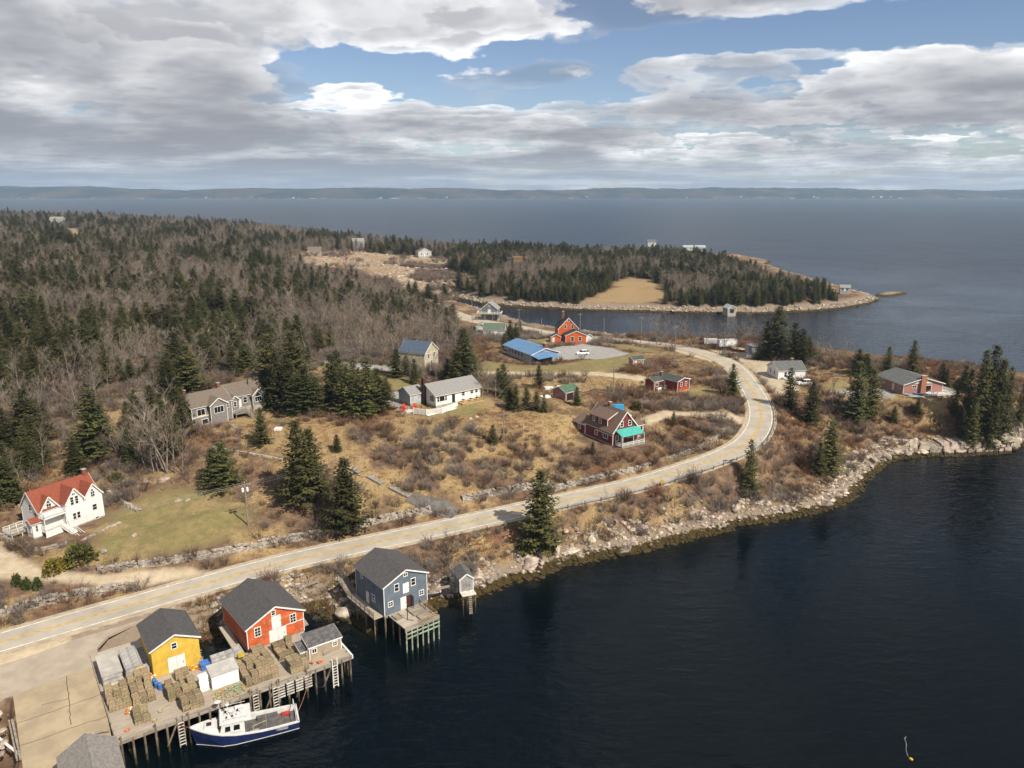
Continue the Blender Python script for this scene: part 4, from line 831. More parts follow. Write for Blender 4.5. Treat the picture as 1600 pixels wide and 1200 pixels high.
    for (a, b, c) in ((.85, 1.55, -1), (1.9, 2.7, -1), (.85, 1.55, 1), (1.9, 2.7, 1)):
        y0, y1 = (-hw + .02, -hw + .07) if c < 0 else (hw - .07, hw - .02); yy = -1 if c < 0 else 1
        MB().hexa([(x0 + a, y0 - .02, 2.05), (x0 + b, y0 - .02, 2.05), (x0 + b, y1, 2.05), (x0 + a, y1, 2.05), (x0 + a + .1, y0 + .03 * -yy, 2.75), (x0 + b, y0 + .03 * -yy, 2.75), (x0 + b, y1 + .03 * -yy, 2.75), (x0 + a + .1, y1 + .03 * -yy, 2.75)]).build('side_window', M_glass, who)
    for y in (-1.05, 0, 1.05): MB().hexa([(x0 + .22, y - .42, 2.2), (x0 + .4, y - .42, 2.2), (x0 + .4, y + .42, 2.2), (x0 + .22, y + .42, 2.2), (x0 + .4, y - .42, 2.9), (x0 + .58, y - .42, 2.9), (x0 + .58, y + .42, 2.9), (x0 + .4, y + .42, 2.9)]).build('front_window', M_glass, who)
    MB().box(x1 - .02, -.9, .95, x1 + .03, .3, 2.9).build('aft_opening', M_dark, who)
    # roof gear
    MB().lathe([(.3, 0), (.33, .1), (.3, .28), (.1, .36)], (5.0, .5, zt + .3), 14).build('radar_dome', M_bw, ro)
    MB().lathe([(.18, 0), (.2, .3), (.1, .45)], (5.9, -.4, zt + .18), 10).build('satellite_dome', M_bw, ro)
    MB().tube((5.6, .95, zt + .38), (6.6, .95, zt + .38), .26, .26, 10).build('life_raft', M_bw, ro)
    ms = MB(); ms.tube((4.7, 0, zt), (4.7, 0, zt + 2.2), .06); ms.tube((4.7, -.8, zt + 1.5), (4.7, .8, zt + 1.5), .035); ms.tube((5.4, -.9, zt), (5.4, -.9, zt + 1.6), .03); ms.tube((4.3, .9, zt), (4.3, .9, zt + 2.9), .02); ms.tube((6.2, 0, zt), (6.2, 0, zt + 1.2), .04); ms.tube((5.4, -.9, zt + 1.2), (6.2, 0, zt + 1.1), .03); ms.path([(4.2, -1.4, zt + .2), (4.2, -1.4, zt + .7), (6.9, -1.4, zt + .7), (6.9, -1.4, zt + .2)], .03); ms.path([(4.2, 1.4, zt + .2), (4.2, 1.4, zt + .7), (6.9, 1.4, zt + .7)], .03); ms.build('mast', M_bw, ro)
    MB().box(4.5, -.25, zt + 1.7, 4.9, .25, zt + 1.8).build('radar_scanner', M_bw, ro); fl_ = MB()
    for x, y in ((4.5, -.7), (5.2, -.6), (5.9, .3), (4.4, .6)): fl_.box(x - .1, y - .1, zt + .2, x + .1, y + .1, zt + .45)
    fl_.build('floodlight', M_dark, ro); MB().lathe([(.02, 0), (.35, .1), (.42, .16), (.3, .17)], (3.6, .6, zt + 1.9), 14).build('dish', M_bw, ro); MB().tube((3.75, .6, zt), (3.65, .6, zt + 1.9), .04).build('dish_mast', M_bw, ro)
    # stern frame, hauler, deck gear
    g = MB(); g.path([(L - .35, -bw(1) + .15, 1.2), (L - .35, -bw(1) + .15, 2.3), (L - .35, bw(1) - .15, 2.3), (L - .35, bw(1) - .15, 1.2)], .06, 6); g.build('stern_frame', M_bw, rt)
    hp = MB(); hp.path([(7.6, -1.7, .56), (7.6, -1.7, 2.1), (9.3, -1.1, 2.05)], .045, 6); hp.path([(9.3, -1.1, .56), (9.3, -1.1, 2.05), (9.3, .6, 2.05)], .03, 6); hp.build('hauler_davit', material('brassy_pipe', (.35, .30, .16), .5), rt)
    MB().box(7.2, -1.75, .56, 8.3, -1.2, 1.2).build('hauler_bench', M_grey, rt); MB().box(8.2, 1.2, .56, L - 2.5, 1.75, 1.0).build('trap_table', M_mat, rt); MB().box(L - 2.0, .9, .58, L - .9, 1.6, .8).build('red_tray', material('red_plastic', (.45, .04, .03), .5), rt)
    # number on the quarter
    cu = bpy.data.curves.new('registration_number', 'FONT'); cu.body = '106060'; cu.size = .52; cu.extrude = .004; cu.align_x = 'LEFT'
    to = bpy.data.objects.new('tmp', cu); COL.objects.link(to); dg = bpy.context.evaluated_depsgraph_get(); me = bpy.data.meshes.new_from_object(to.evaluated_get(dg)); bpy.data.objects.remove(to)
    me.materials.clear(); me.materials.append(M_bw); no = bpy.data.objects.new('registration_number', me); COL.objects.link(no); no.parent = rt
    sx_ = .775; yb = -(bw(.86) + .035); no.location = (sx_ * L, yb, .76); no.rotation_euler = (R(90), 0, 0); no.rotation_euler.z = R(-.6)
    return rt
boat = fishing_boat()
def rope(name, pts, r, mat, label, sag=.3):
    P = []
    for a, b in zip(pts[:-1], pts[1:]):
        a, b = Vector(a), Vector(b)
        for k in range(10): t = k / 10; P.append(a.lerp(b, t) - Vector((0, 0, sag * 4 * t * (1 - t))))
    P.append(Vector(pts[-1])); o0 = P[0].copy(); o = MB().path([p - o0 for p in P], r, 4).build(name, mat); o.location = o0; return tag(o, label, 'rope')
M_line = material('mooring_rope', (.30, .12, .08), .8)
rope('mooring_line', [wp(21.3, -4.0, -DZ + 1.3), wp(24.8, -.3, .1)], .04, M_line, 'reddish mooring rope from boat stern to the wharf', .5)
rope('mooring_line', [wp(8.4, -1.0, -DZ + 2.8), wp(6.2, .1, .1)], .035, M_line, 'mooring rope from boat bow to the wharf edge', .2)
fb = empty('float_buoy', at(1420.5, 1185, 0), 0, 'small yellow float trailing a pale line on the dark water', 'buoy')
fo = buoy(M_ye); o = bpy.data.objects.new('float', fo); COL.objects.link(o); o.parent = fb; o.rotation_euler = (1.45, 0, .5); o.location = (0, 0, .06)
lp = [at(x, y, .03) - at(1420.5, 1185, 0) for x, y in ((1419, 1182), (1416.5, 1175), (1415.5, 1170), (1416.5, 1164), (1415, 1158), (1413.3, 1154.5), (1416, 1151))]; MB().path(lp, .025, 4).build('line', material('pale_line', (.35, .4, .42), .7), fb)

# ------------------------------------------------------------------ houses
M_whs = siding('white_clapboard', (0.70, 0.69, 0.655), True, .13, var=.05, scale=1)
M_redroof = shingle('brick_red_shingles', (0.23, 0.066, 0.038), (0.165, 0.048, 0.03))
G = lambda px, py: ground(px, py)
def house_at(px, py, dz=0.0):
    p = G(px, py); return Vector((p.x, p.y, p.z + dz))
# white house under a red roof
p0 = at(72.5, 839, 8.0)
h = House('white_house', 'white three gabled house with red roof, balcony and front steps', 'house', p0, 60, 11.4, 5.6, 4.6, 7.9, M_whs, M_redroof, ridge='x', off=(0, 1.5, 0), base=1.5)
rt = h.root
g2 = House('', '', '', None, 0, 3.6, 4.2, 5.0, 7.5, M_whs, M_redroof, root=rt, off=(4.2, 0, 0), wname='gable_wall', rname='gable_roof', base=1.5)
g3 = House('', '', '', None, 0, 3.55, 4.2, 4.9, 7.2, M_whs, M_redroof, root=rt, off=(7.83, .02, 0), wname='gable_wall', rname='gable_roof', base=1.5)
g1 = House('', '', '', None, 0, 3.3, 3.0, 4.6, 6.9, M_whs, M_redroof, root=rt, off=(.35, 1.46, 0), wname='dormer_wall', rname='dormer_roof', base=0, corner=False)
g2.window('f', 1.3, 5.1, .55, 1.5, 1, 3, .08); g2.window('f', 2.2, 5.1, .55, 1.5, 1, 3, .08); g2.window('f', 1.4, 2.0, .55, 1.2, 1, 2, .08); g2.window('f', 2.2, 2.0, .55, 1.2, 1, 2, .08); g2.window('f', 1.75, 6.35, .5, .3, 2, 1, .06)
g3.window('f', 1.75, 5.1, .7, 1.0, 2, 2, tri=True); g3.window('f', 1.8, 2.4, .8, 1.1, 1, 2); g3.window('f', 2.0, .1, .7, .3, 1, 1)
g1.window('f', 1.65, 5.0, .8, 1.1, 2, 2, tri=True); h.window('f', 2.6, 1.9, .9, .9, 2, 1); h.window('l', 3.0, 4.9, .7, 1.2, 1, 2); h.window('l', 4.6, 3.6, .7, 1.2, 1, 2); h.door('f', 3.7, .9, .85, 2.0)
pd2 = MB(); pd2.box(0, .0, .7, 4.15, 1.46, .9); pd2.box(0, -.1, 3.25, 4.15, 1.46, 3.42); pd2.build('balcony_floor', M_trim, rt)
for x in (.08, 4.05): MB().box(x - .07, -.05, -1.2, x + .07, .09, 3.25).build('post', M_trim, rt)
MB().box(.02, .0, -.9, 4.1, .06, .68).build('skirt_board', M_whs, rt)
rail(rt, [(.05, 1.4, 3.42), (.05, -.05, 3.42), (4.1, -.05, 3.42)], .95, M_trim, 2, .09, 1.4, .2); rail(rt, [(.05, 1.4, .9), (.05, 0, .9), (2.7, 0, .9)], .9, M_trim, 2, .09, 1.4, .2)
stairs(rt, (3.5, 0, .85), (4.3, -3.9, -1.1), 1.25, 10, M_trim)
sb = House('', '', '', None, 0, 1.5, 1.7, 2.9, 3.5, M_whs, M_redroof, ridge='x', root=rt, off=(-1.53, 1.3, 0), wname='porch_wall', rname='porch_roof', base=1.5)
sb.window('l', .85, 1.7, .6, 1.1, 1, 2); sb.window('f', .75, 1.7, .35, 1.1, 1, 2, .07)
rd2 = MB(); rd2.box(-3.8, 4.4, .5, -.05, 7.4, .68); rd2.build('side_deck', M_wood, rt); rail(rt, [(-3.7, 4.5, .68), (-3.7, 7.3, .68), (-.1, 7.3, .68)], .95, M_trim, 2, .09, 1.3, .2); rail(rt, [(-3.7, 4.5, .68), (-.1, 4.5, .68)], .95, M_trim, 2, .09, 1.3, .2)
for x, y in ((-3.6, 4.5), (-3.6, 7.2), (-1.8, 4.5)): MB().box(x - .08, y - .08, -2, x + .08, y + .08, .5).build('post', M_trim, rt)
House('', '', '', None, 0, 3.0, 2.2, 2.3, 3.4, M_whs, M_redroof, ridge='x', ridge_at=.99, eave2=3.4, root=rt, off=(1.0, 7.13, .6), wname='rear_wall', rname='rear_roof', base=2)
h.chimney(10.9, 2.8, 7.0, 8.9, .35)
# grey house in two wings, and its garage
M_gry = siding('grey_shakes', (0.225, 0.205, 0.195), True, .16, var=.2, scale=2.5); M_brs = shingle('brown_shingles', (0.155, 0.125, 0.10), (0.115, 0.092, 0.075))
gp_ = Vector((-77.0, 177.2, 14.2))
h = House('grey_house', 'long grey shingled house in two wings with brown roof and big windows', 'house', gp_, 50, 10.6, 8.6, 5.0, 7.4, M_gry, M_brs, ridge='x', base=2)
h.window('f', 2.4, 3.5, 1.9, 1.5, 2, 1); h.window('f', 6.0, 3.6, 2.4, 1.5, 3, 1); h.window('f', 3.2, 1.0, 1.5, 1.2, 1, 1); h.window('f', 6.2, 1.1, 1.5, 1.1, 1, 1); h.window('f', 9.4, 3.9, .6, 1.3, 1, 2)
h.box('band_board', M_trim, .02, -.09, 2.32, 8.4, -.003, 2.5); h.box('yellow_flashing', M_ye, 1.5, -.1, 2.52, 3.6, -.003, 2.66)
h.chimney(.6, 4.3, 6.2, 8.6, .4); h.chimney(10.2, 5.3, 6.4, 8.5, .35)
h2 = House('', '', '', None, 0, 11.0, 8.2, 3.1, 5.6, M_gry, M_brs, ridge='x', root=h.root, off=(10.4, 2.6, 1.7), wname='wing_wall', rname='wing_roof', base=2.5)
h2.window('f', 5.4, 1.7, 1.0, 1.4, 1, 2); h2.door('f', 3.9, .1, .9, 2.0); h2.window('r', 4, 1.6, 1.2, 1.1, 2, 1)
h3 = House('', '', '', None, 0, 3.2, 3.0, 2.7, 4.1, M_gry, M_brs, root=h.root, off=(7.0 + 10.4, 1.6, 1.7), wname='bay_wall', rname='bay_roof', base=2.5); h3.window('f', 1.6, 1.5, 1.9, 1.2, 3, 1, tri=True)
House('', '', '', None, 0, 4.4, 3.2, 5.0, 6.5, M_gry, M_brs, root=h.root, off=(4.2, -1.2, 0), wname='bay_wall', rname='bay_roof', base=2).window('f', 2.2, 3.6, 2.4, 1.5, 3, 1)
House('', '', '', None, 0, 2.4, 2.2, 2.6, 3.7, M_gry, M_brs, root=h.root, off=(11.0, 1.3, 1.7), wname='entry_wall', rname='entry_roof', base=2).window('f', 1.2, 1.5, .7, 1.2)
MB().tube((18.5, 5.2, 6.2), (18.5, 5.2, 8.0), .12).build('flue', M_dark, h.root)
MB().box(10.65, -1.4, 1.2, 15.0, 2.55, 1.4).build('deck', M_wood, h.root); rail(h.root, [(10.7, -1.3, 1.4), (13.2, -1.3, 1.4)], .9, M_gry, 2, .09, 1.2, .15); stairs(h.root, (14.2, -1.3, 1.35), (14.4, -4.6, -.9), 1.3, 10, M_wood)
for x in (10.8, 14.8): MB().box(x - .08, -1.3, -1.5, x + .08, -1.14, 1.2).build('post', M_wood, h.root)
tr_ = MB(); tr_.box(1.8, -3.4, -1.3, 8.4, -.2, -.1); tr_.build('terrace', M_found, h.root)
gg = House('garage', 'grey green roofed garage behind the long grey house', 'garage', Vector((-69.5, 207.5, 16.2)), 46, 9.0, 6.5, 2.7, 5.2, M_gry, shingle('green_grey_shingles', (0.13, 0.145, 0.145)), ridge='x', base=2)
gg.window('f', 3, 1.5, .9, .9, 2, 1); gg.door('l', 3.2, 0, 2.6, 2.2)
sh_ = House('garden_shed', 'low grey garden shed in the scrub left of the grey house', 'shed', house_at(214, 634), 15, 4.5, 3.2, 2.0, 2.9, M_gry, M_brs, ridge='x'); sh_.door('f', 1.5, 0, .9, 1.8)
# white ranch bungalow
M_gsr = shingle('light_grey_shingles', (0.225, 0.22, 0.21), (0.185, 0.18, 0.17)); M_dbr = material('dark_brick', (.07, .035, .028), .9, .3, 6, bump=.3)
rp_ = Vector((-19.3, 187.6, 16.9))
h = House('bungalow', 'white ranch bungalow with light grey roof and tall dark chimney', 'house', rp_, 40, 14.2, 8.6, 2.75, 4.9, M_whs, M_gsr, ridge='x', base=1.5, oh=.45)
h.window('f', .7, 1.6, .55, 1.3); h.window('f', 1.9, 1.6, 1.5, 1.3, 1, 1); h.window('f', 3.1, 1.6, .5, 1.3); h.door('f', 5.5, .05, .95, 2.1, M_dark); h.window('f', 8.6, 1.75, .9, .9); h.window('f', 11.4, 1.8, .9, .8); h.window('f', 12.9, 1.8, .8, .8); h.window('l', 6.9, 1.6, 1.8, 1.4, 2, 1)
c = MB().box(-.75, 4.3, -.6, -.04, 5.3, 6.3).build('chimney', M_dbr, h.root); MB().box(-.65, 4.45, 6.3, -.15, 5.15, 6.6).build('chimney_pot', M_brick, c)
hw_l = House('', '', '', None, 0, 4.0, 5.5, 2.5, 3.9, siding('pale_grey_siding', (.46, .47, .48)), M_gsr, ridge='x', root=h.root, off=(-4.02, 5.6, 0), wname='wing_wall', rname='wing_roof', base=1.5)
fn = MB(); 
for a, b in (((-6.5, .5), (-5.0, -3.0)), ((-5.0, -3.0), (-1.0, -4.0)), ((-1.0, -4.0), (5.2, -2.2))):
    L = math.hypot(b[0] - a[0], b[1] - a[1]); n = int(L / .16)
    for k in range(n): t = (k + .5) / n; x, y = a[0] + (b[0] - a[0]) * t, a[1] + (b[1] - a[1]) * t; fn.box(x - .055, y - .02, -.9, x + .055, y + .02, .62)
fe = empty('picket_fence', rp_, R(40), 'white picket fence round the terrace of the ranch bungalow', 'fence'); fo_ = fn.build('pickets', M_trim, fe); tag(fo_, kind='stuff')
for a, b in (((-6.5, .5), (-5.0, -3.0)), ((-5.0, -3.0), (-1.0, -4.0)), ((-1.0, -4.0), (5.2, -2.2))):
    MB().beam((*a, .4), (*b, .4), .05, .1).build('rail', M_trim, fe); MB().box(a[0] - .09, a[1] - .09, -1.4, a[0] + .09, a[1] + .09, .75).build('post', M_trim, fe)
MB().beam((-5.2, -3.6, -.75), (5.2, -2.9, -.75), .5, .25).build('kerb', M_trim, fe)
dkk = empty('sun_deck', rp_, R(40), 'brown timber sun deck with steps before the ranch bungalow', 'deck')
MB().box(6.3, -3.2, -.15, 13.0, -.06, .0).build('floor', M_woodnew, dkk); MB().box(6.3, -3.26, -1.4, 13.0, -3.2, .0).build('skirt', material('tan_boards', (.42, .31, .17), .8, .2, 2), dkk); rail(dkk, [(8.2, -3.15, 0), (12.9, -3.15, 0), (12.9, -.2, 0)], .8, M_woodnew, 2, .1, 1.5); stairs(dkk, (6.9, -3.2, 0), (5.6, -4.6, -1.1), 1.4, 6, M_woodnew, False)
for x, y in ((7.4, -1.6), (9.6, -1.9), (11.4, -2.2)):
    t = MB(); t.lathe([(.5, .68), (.5, .72)], (0, 0, 0), 12); t.tube((0, 0, 0), (0, 0, .7), .05); o = t.build('patio_table', M_dark); o.location = rp_ + Vector((x * math.cos(R(40)) - y * math.sin(R(40)), x * math.sin(R(40)) + y * math.cos(R(40)), .02)); tag(o, 'round dark patio table on the brown sun deck', 'table', 'patio tables on the sun deck')
# red chairs and fire ring on the lawn
def adirondack():
    r = empty('lawn_chair', (0, 0, 0), 0); mr = material('red_lawn_paint', (.55, .045, .012), .5, .1, 2)
    m = MB(); m.hexa([(-.3, -.1, .25), (.3, -.1, .25), (.3, .45, .38), (-.3, .45, .38), (-.3, -.1, .29), (.3, -.1, .29), (.3, .45, .42), (-.3, .45, .42)]); m.build('seat', mr, r)
    for k in range(5): x = -.24 + k * .12; MB().hexa([(x - .05, -.1, .25), (x + .05, -.1, .25), (x + .05, -.07, .25), (x - .05, -.07, .25), (x * 1.15 - .05, -.45, 1.0), (x * 1.15 + .05, -.45, 1.0), (x * 1.15 + .05, -.42, 1.0), (x * 1.15 - .05, -.42, 1.0)]).build('back_slat', mr, r)
    for sx in (-.36, .36):
        MB().box(sx - .07, -.3, .55, sx + .07, .5, .59).build('arm', mr, r); MB().box(sx - .04, .38, 0, sx + .04, .46, .55).build('leg', mr, r); MB().box(sx - .04, -.3, 0, sx + .04, -.22, .55).build('leg', mr, r)
    return r
ch0 = adirondack(); fp_ = house_at(642, 643)
for k, a in enumerate((20, 75, 140, -30, 200)):
    o = ch0 if k == 0 else copy_tree(ch0); q = fp_ + Vector((math.cos(R(a)) * 2.3, math.sin(R(a)) * 2.3, 0)); q.z = lz(q.x, q.y) + .02; o.location = q; o.rotation_euler = (0, 0, R(a + 90)); o.scale = (1.35,) * 3; tag(o, 'red slatted lawn chair beside the white fire ring', 'chair', 'red lawn chairs round the fire ring')
fr_ = MB()
for k in range(14): t = k / 14 * 6.283; fr_.box(math.cos(t) * 1.15 - .2, math.sin(t) * 1.15 - .2, -.1, math.cos(t) * 1.15 + .2, math.sin(t) * 1.15 + .2, .22)
fr_.lathe([(.95, 0), (.9, .06)], (0, 0, 0), 14); o = fr_.build('fire_ring', material('pale_stone', (.62, .58, .52), .9, .2, 3)); o.location = fp_; tag(o, 'ring of pale stones round a fire pit on lawn', 'fire ring')
# maroon house with awning
M_mar = siding('maroon_shingles', (0.155, 0.032, 0.034), True, .15, var=.15, scale=2); M_mbr = shingle('umber_shingles', (0.15, 0.10, 0.078), (0.115, 0.078, 0.06))
mp_ = at(957, 695, 12.9); 
h = House('maroon_house', 'maroon shingled house with white trim and turquoise awning over its porch', 'house', mp_, 33, 7.8, 10.0, 2.9, 7.3, M_mar, M_mbr, base=1.6)
h.window('f', 2.6, 4.5, .85, 1.1); h.window('f', 5.1, 4.5, .85, 1.1); h.window('f', 1.3, 1.4, .8, 1.0); h.door('f', 2.9, 0, .9, 2.0); h.window('f', 5.4, 1.5, 1.8, 1.1, 3, 1)
for sd in ('l', 'r'):
    d_ = House('', '', '', None, 0, 2.9, 6.2, 5.2, 6.6, M_mar, M_mbr, ridge='y', ridge_at=1.0 if sd == 'l' else 0.0, eave=None or 5.2, eave2=6.6 if sd == 'l' else 5.2, root=h.root, off=(.55 if sd == 'l' else 4.35, 2.6, 0), wname='dormer_wall', rname='dormer_roof', base=0) if False else None
    x0, x1 = (.5, 3.7) if sd == 'l' else (4.1, 7.3); zo, zi = 5.25, 6.9
    za, zb = (zo, zi) if sd == 'l' else (zi, zo)
    MB().hexa([(x0, 2.6, 2.8), (x1, 2.6, 2.8), (x1, 8.6, 2.8), (x0, 8.6, 2.8), (x0, 2.6, za), (x1, 2.6, zb), (x1, 8.6, zb), (x0, 8.6, za)]).build('dormer_wall', M_mar, h.root)
    e0, e1 = (x0 - .3, x1 + .05) if sd == 'l' else (x0 - .05, x1 + .3); za -= .0; MB().hexa([(e0, 2.3, za - .06), (e1, 2.3, zb - .06), (e1, 8.9, zb - .06), (e0, 8.9, za - .06), (e0, 2.3, za + .1), (e1, 2.3, zb + .1), (e1, 8.9, zb + .1), (e0, 8.9, za + .1)]).build('dormer_roof', M_mbr, h.root)
    MB().beam((e0, 2.27, za + .02), (e1, 2.27, zb + .02), .05, .2).build('fascia', M_trim, h.root); MB().box(x0 - .03 if sd == 'l' else x1 - .1, 2.57, 2.95, x0 + .1 if sd == 'l' else x1 + .03, 2.7, 5.1).build('corner_board', M_trim, h.root)
dl = House.__new__(House); dl.root, dl.w, dl.d, dl.off, dl.trim = h.root, 3.2, 6.0, (.5, 2.6, 0), M_trim; dl.window('l', 3.4, 4.4, .8, 1.1); dl.window('l', 1.0, 4.4, .7, 1.0)
h.window('l', 7.4, 1.5, 1.5, 1.1, 2, 1); h.window('l', 4.0, 1.4, .9, 1.0); h.box('belt_board', M_trim, -.06, .3, 2.0, -.004, 6.0, 2.14)
ex = House('', '', '', None, 0, 5.0, 4.2, 2.4, 3.6, M_mar, M_mbr, ridge='y', root=h.root, off=(-.2, 10.03, 0), wname='rear_wall', rname='rear_roof', base=1.6); ex.window('l', 2.0, 1.4, .8, 1.0)
sr = House('', '', '', None, 0, 3.2, 3.6, 2.5, 3.1, M_mar, M_mbr, ridge='x', root=h.root, off=(7.83, 1.8, .2), wname='sunroom_wall', rname='sunroom_roof', base=1.6)
for u in (.6, 1.6, 2.6): sr.window('f', u, 1.5, .7, 1.2, 1, 1, .12)
for u in (.8, 2.0, 3.0): sr.window('r', u, 1.5, .8, 1.2, 1, 1, .12)
M_teal = material('turquoise_canvas', (0.062, 0.34, 0.285), .6, .15, 1.2)
MB().hexa([(.7, -2.6, 2.3), (7.5, -2.6, 2.3), (7.5, -.03, 3.35), (.7, -.03, 3.35), (.7, -2.6, 2.36), (7.5, -2.6, 2.36), (7.5, -.03, 3.43), (.7, -.03, 3.43)]).build('awning', M_teal, h.root)
MB().box(.7, -2.6, -.3, 7.6, -.02, -.1).build('porch_floor', M_wood, h.root); MB().box(.7, -2.66, -1.6, 7.6, -2.6, -.1).build('porch_skirt', M_gsh, h.root); rail(h.root, [(.75, -.1, -.1), (.75, -2.55, -.1), (7.55, -2.55, -.1)], .9, M_trim, 2, .09, 1.6, .22)
for x in (.8, 4.1, 7.4): MB().box(x - .05, -2.58, -.1, x + .05, -2.48, 2.3).build('post', M_trim, h.root)
MB().box(-.7, -1.5, -.9, .6, .8, -.3).build('side_step', M_found, h.root)
h.chimney(4.1, 6.2, 6.5, 8.2, .32)
o = MB().hexa([(-1.4, -.8, 0), (1.4, -.8, 0), (1.4, .8, 0), (-1.4, .8, 0), (-1.1, -.7, .5), (1.1, -.7, .5), (1.1, .7, .5), (-1.1, .7, .5)]).build('upturned_skiff', material('weathered_white_skiff', (.55, .54, .5), .7, .2, 2)); o.location = house_at(938, 684, 0); o.rotation_euler.z = R(110); tag(o, 'upturned white skiff lying beside the maroon house', 'skiff')
tp = MB(); tp.hexa([(-1.8, -1.2, 0), (1.8, -1.2, 0), (1.8, 1.2, 0), (-1.8, 1.2, 0), (-1.7, -.7, 1.7), (1.6, -.8, 1.9), (1.6, .8, 1.8), (-1.7, .7, 1.6)]); o = tp.build('tarp_covered_pile', material('blue_tarp', (0.045, 0.33, 0.62), .45, .2, 1.5, bump=.5, bscale=2)); o.location = house_at(964, 643); o.rotation_euler.z = R(-15); tag(o, 'pile under a bright blue tarpaulin behind the maroon house', 'tarpaulin')
# dark red cottage
M_dred = siding('dark_red_boards', (0.20, 0.028, 0.022), True, .15, var=.15, scale=1.5); M_dgr = shingle('dark_green_shingles', (0.075, 0.085, 0.082))
h = House('red_cottage', 'dark red cottage with low green roof and white corner boards', 'cottage', Vector((48.4, 217.6, 12.8)), 38, 5.3, 8.6, 3.0, 3.75, M_dred, M_dgr, base=1.4)
h.window('f', 1.7, 1.9, .7, 1.1); h.window('f', 3.7, 1.9, .7, 1.1); h.door('l', 3.6, .4, .85, 2.0); h.box('lower_panel', material('orange_panel', (.42, .075, .02), .8, .2, 2), .6, -.04, .05, 4.6, -.004, .9)
an = House('', '', '', None, 0, 4.2, 3.6, 2.6, 3.4, M_dred, M_dgr, ridge='x', root=h.root, off=(-4.23, 5.2, 0), wname='annex_wall', rname='annex_roof', base=1.4); an.window('f', 1.2, 1.5, 1.1, .9, 2, 1); an.door('f', 3.1, 0, .8, 1.9, M_dark)
h.chimney(.3, 6.6, 3.0, 4.7, .3); MB().box(-1.6, 3.6, .2, -.04, 6.0, .38).build('landing_deck', M_wood, h.root); rail(h.root, [(-1.55, 3.7, .38), (-.1, 3.7, .38)], .9, M_wood, 2, .08, 1.2, .2); stairs(h.root, (-1.5, 5.2, .35), (-3.6, 4.9, -.9), 1.0, 6, M_wood)
tk = MB().tube((-.75, 0, .75), (.75, 0, .75), .38, .38, 12); tk.box(-.5, -.25, 0, -.4, .25, .5); tk.box(.4, -.25, 0, .5, .25, .5); o = tk.build('oil_tank', M_wplas); q = Vector((48.4, 217.6, 12.4)); o.location = q + Vector((-3.0 * math.cos(R(38)) - 4.4 * math.sin(R(38)), -3.0 * math.sin(R(38)) + 4.4 * math.cos(R(38)), 0)); o.rotation_euler.z = R(38); tag(o, 'white oil tank against the dark red cottage', 'tank')
h = House('garden_shed', 'little pinkish shed with white door in the grass by the gravel track', 'shed', house_at(989, 572), 20, 4.0, 3.0, 2.2, 2.9, siding('faded_pink_boards', (.42, .22, .17), scale=2), M_dgr, ridge='x'); h.door('f', 1.0, 0, .9, 1.8); h.window('f', 2.9, 1.3, .6, .6, 2, 1)
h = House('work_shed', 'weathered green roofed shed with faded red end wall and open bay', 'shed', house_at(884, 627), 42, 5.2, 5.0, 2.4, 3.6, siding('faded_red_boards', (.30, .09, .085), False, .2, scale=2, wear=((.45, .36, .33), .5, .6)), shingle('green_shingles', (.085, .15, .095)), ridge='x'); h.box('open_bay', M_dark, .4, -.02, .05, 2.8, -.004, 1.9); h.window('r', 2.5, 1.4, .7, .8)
# houses beyond the bend
M_ltg = siding('light_grey_siding', (.50, .50, .50), scale=1); M_sgr = shingle('slate_grey_shingles', (.135, .14, .14))
h = House('white_cottage', 'white and grey cottage with slate grey roof beside the gravel lot', 'cottage', Vector((84.9, 238.1, 11.5)), 6, 9.0, 8.2, 2.8, 4.9, M_whs, M_sgr, ridge='x'); h.window('f', 2.4, 1.6, .8, 1.2); h.window('f', 3.6, 1.6, .8, 1.2); h.window('l', 2.5, 1.6, .8, 1.2); h.window('l', 5.5, 1.6, .8, 1.2); h.door('f', 5.5, 0, .9, 2.1); h.chimney(6.4, 4.6, 4.2, 5.6, .35)
MB().box(2.0, -1.4, -.3, 6.4, -.03, .1).build('porch', M_trim, h.root)
M_pk = siding('pink_brick', (0.36, 0.175, 0.15), True, .08, var=.15, scale=3); M_ltbrick = material('orange_brick', (.38, .17, .075), .9, .35, 5, (.22, .10, .055), bump=.4, bscale=10)
h = House('brick_bungalow', 'pink brick bungalow with grey roof, large chimney and white deck', 'house', Vector((115.2, 218.8, 11.7)), 8, 12.6, 13.0, 2.9, 4.7, M_pk, M_sgr, base=1.3, oh=.5)
h.window('f', 3.4, 2.1, 1.3, .6, 2, 1); h.door('f', 8.0, .3, 1.7, 2.1, M_glass); h.window('f', 8.0, 1.3, 1.7, 2.0, 2, 1); MB().prism([(3.4, -.02, 3.0), (9.2, -.02, 3.0), (6.3, -.02, 4.5)], (0, 0, 0), (0, -.03, 0)).build('gable_panel', M_trim, h.root)
MB().box(5.1, -.75, -.9, 6.7, -.04, 5.4).build('chimney', M_ltbrick, h.root); MB().box(5.0, -.85, 5.4, 6.8, .05, 5.55).build('chimney_cap', M_found, h.root)
h.window('l', 3.5, 1.7, .9, 1.0); h.door('l', 8.2, .1, .9, 2.0); h.window('l', 11, 1.7, .9, 1.0)
MB().box(7.0, -3.4, .05, 15.2, -.05, .25).build('deck', M_trim, h.root); MB().box(12.65, -.04, .05, 15.2, 5.5, .25).build('deck', M_trim, h.root); rail(h.root, [(7.1, -3.3, .25), (15.1, -3.3, .25), (15.1, 5.4, .25)], .9, M_trim, 3, .1, 1.6, .16); stairs(h.root, (7.0, -2.4, .2), (5.6, -2.4, -.9), 1.1, 5, M_trim)
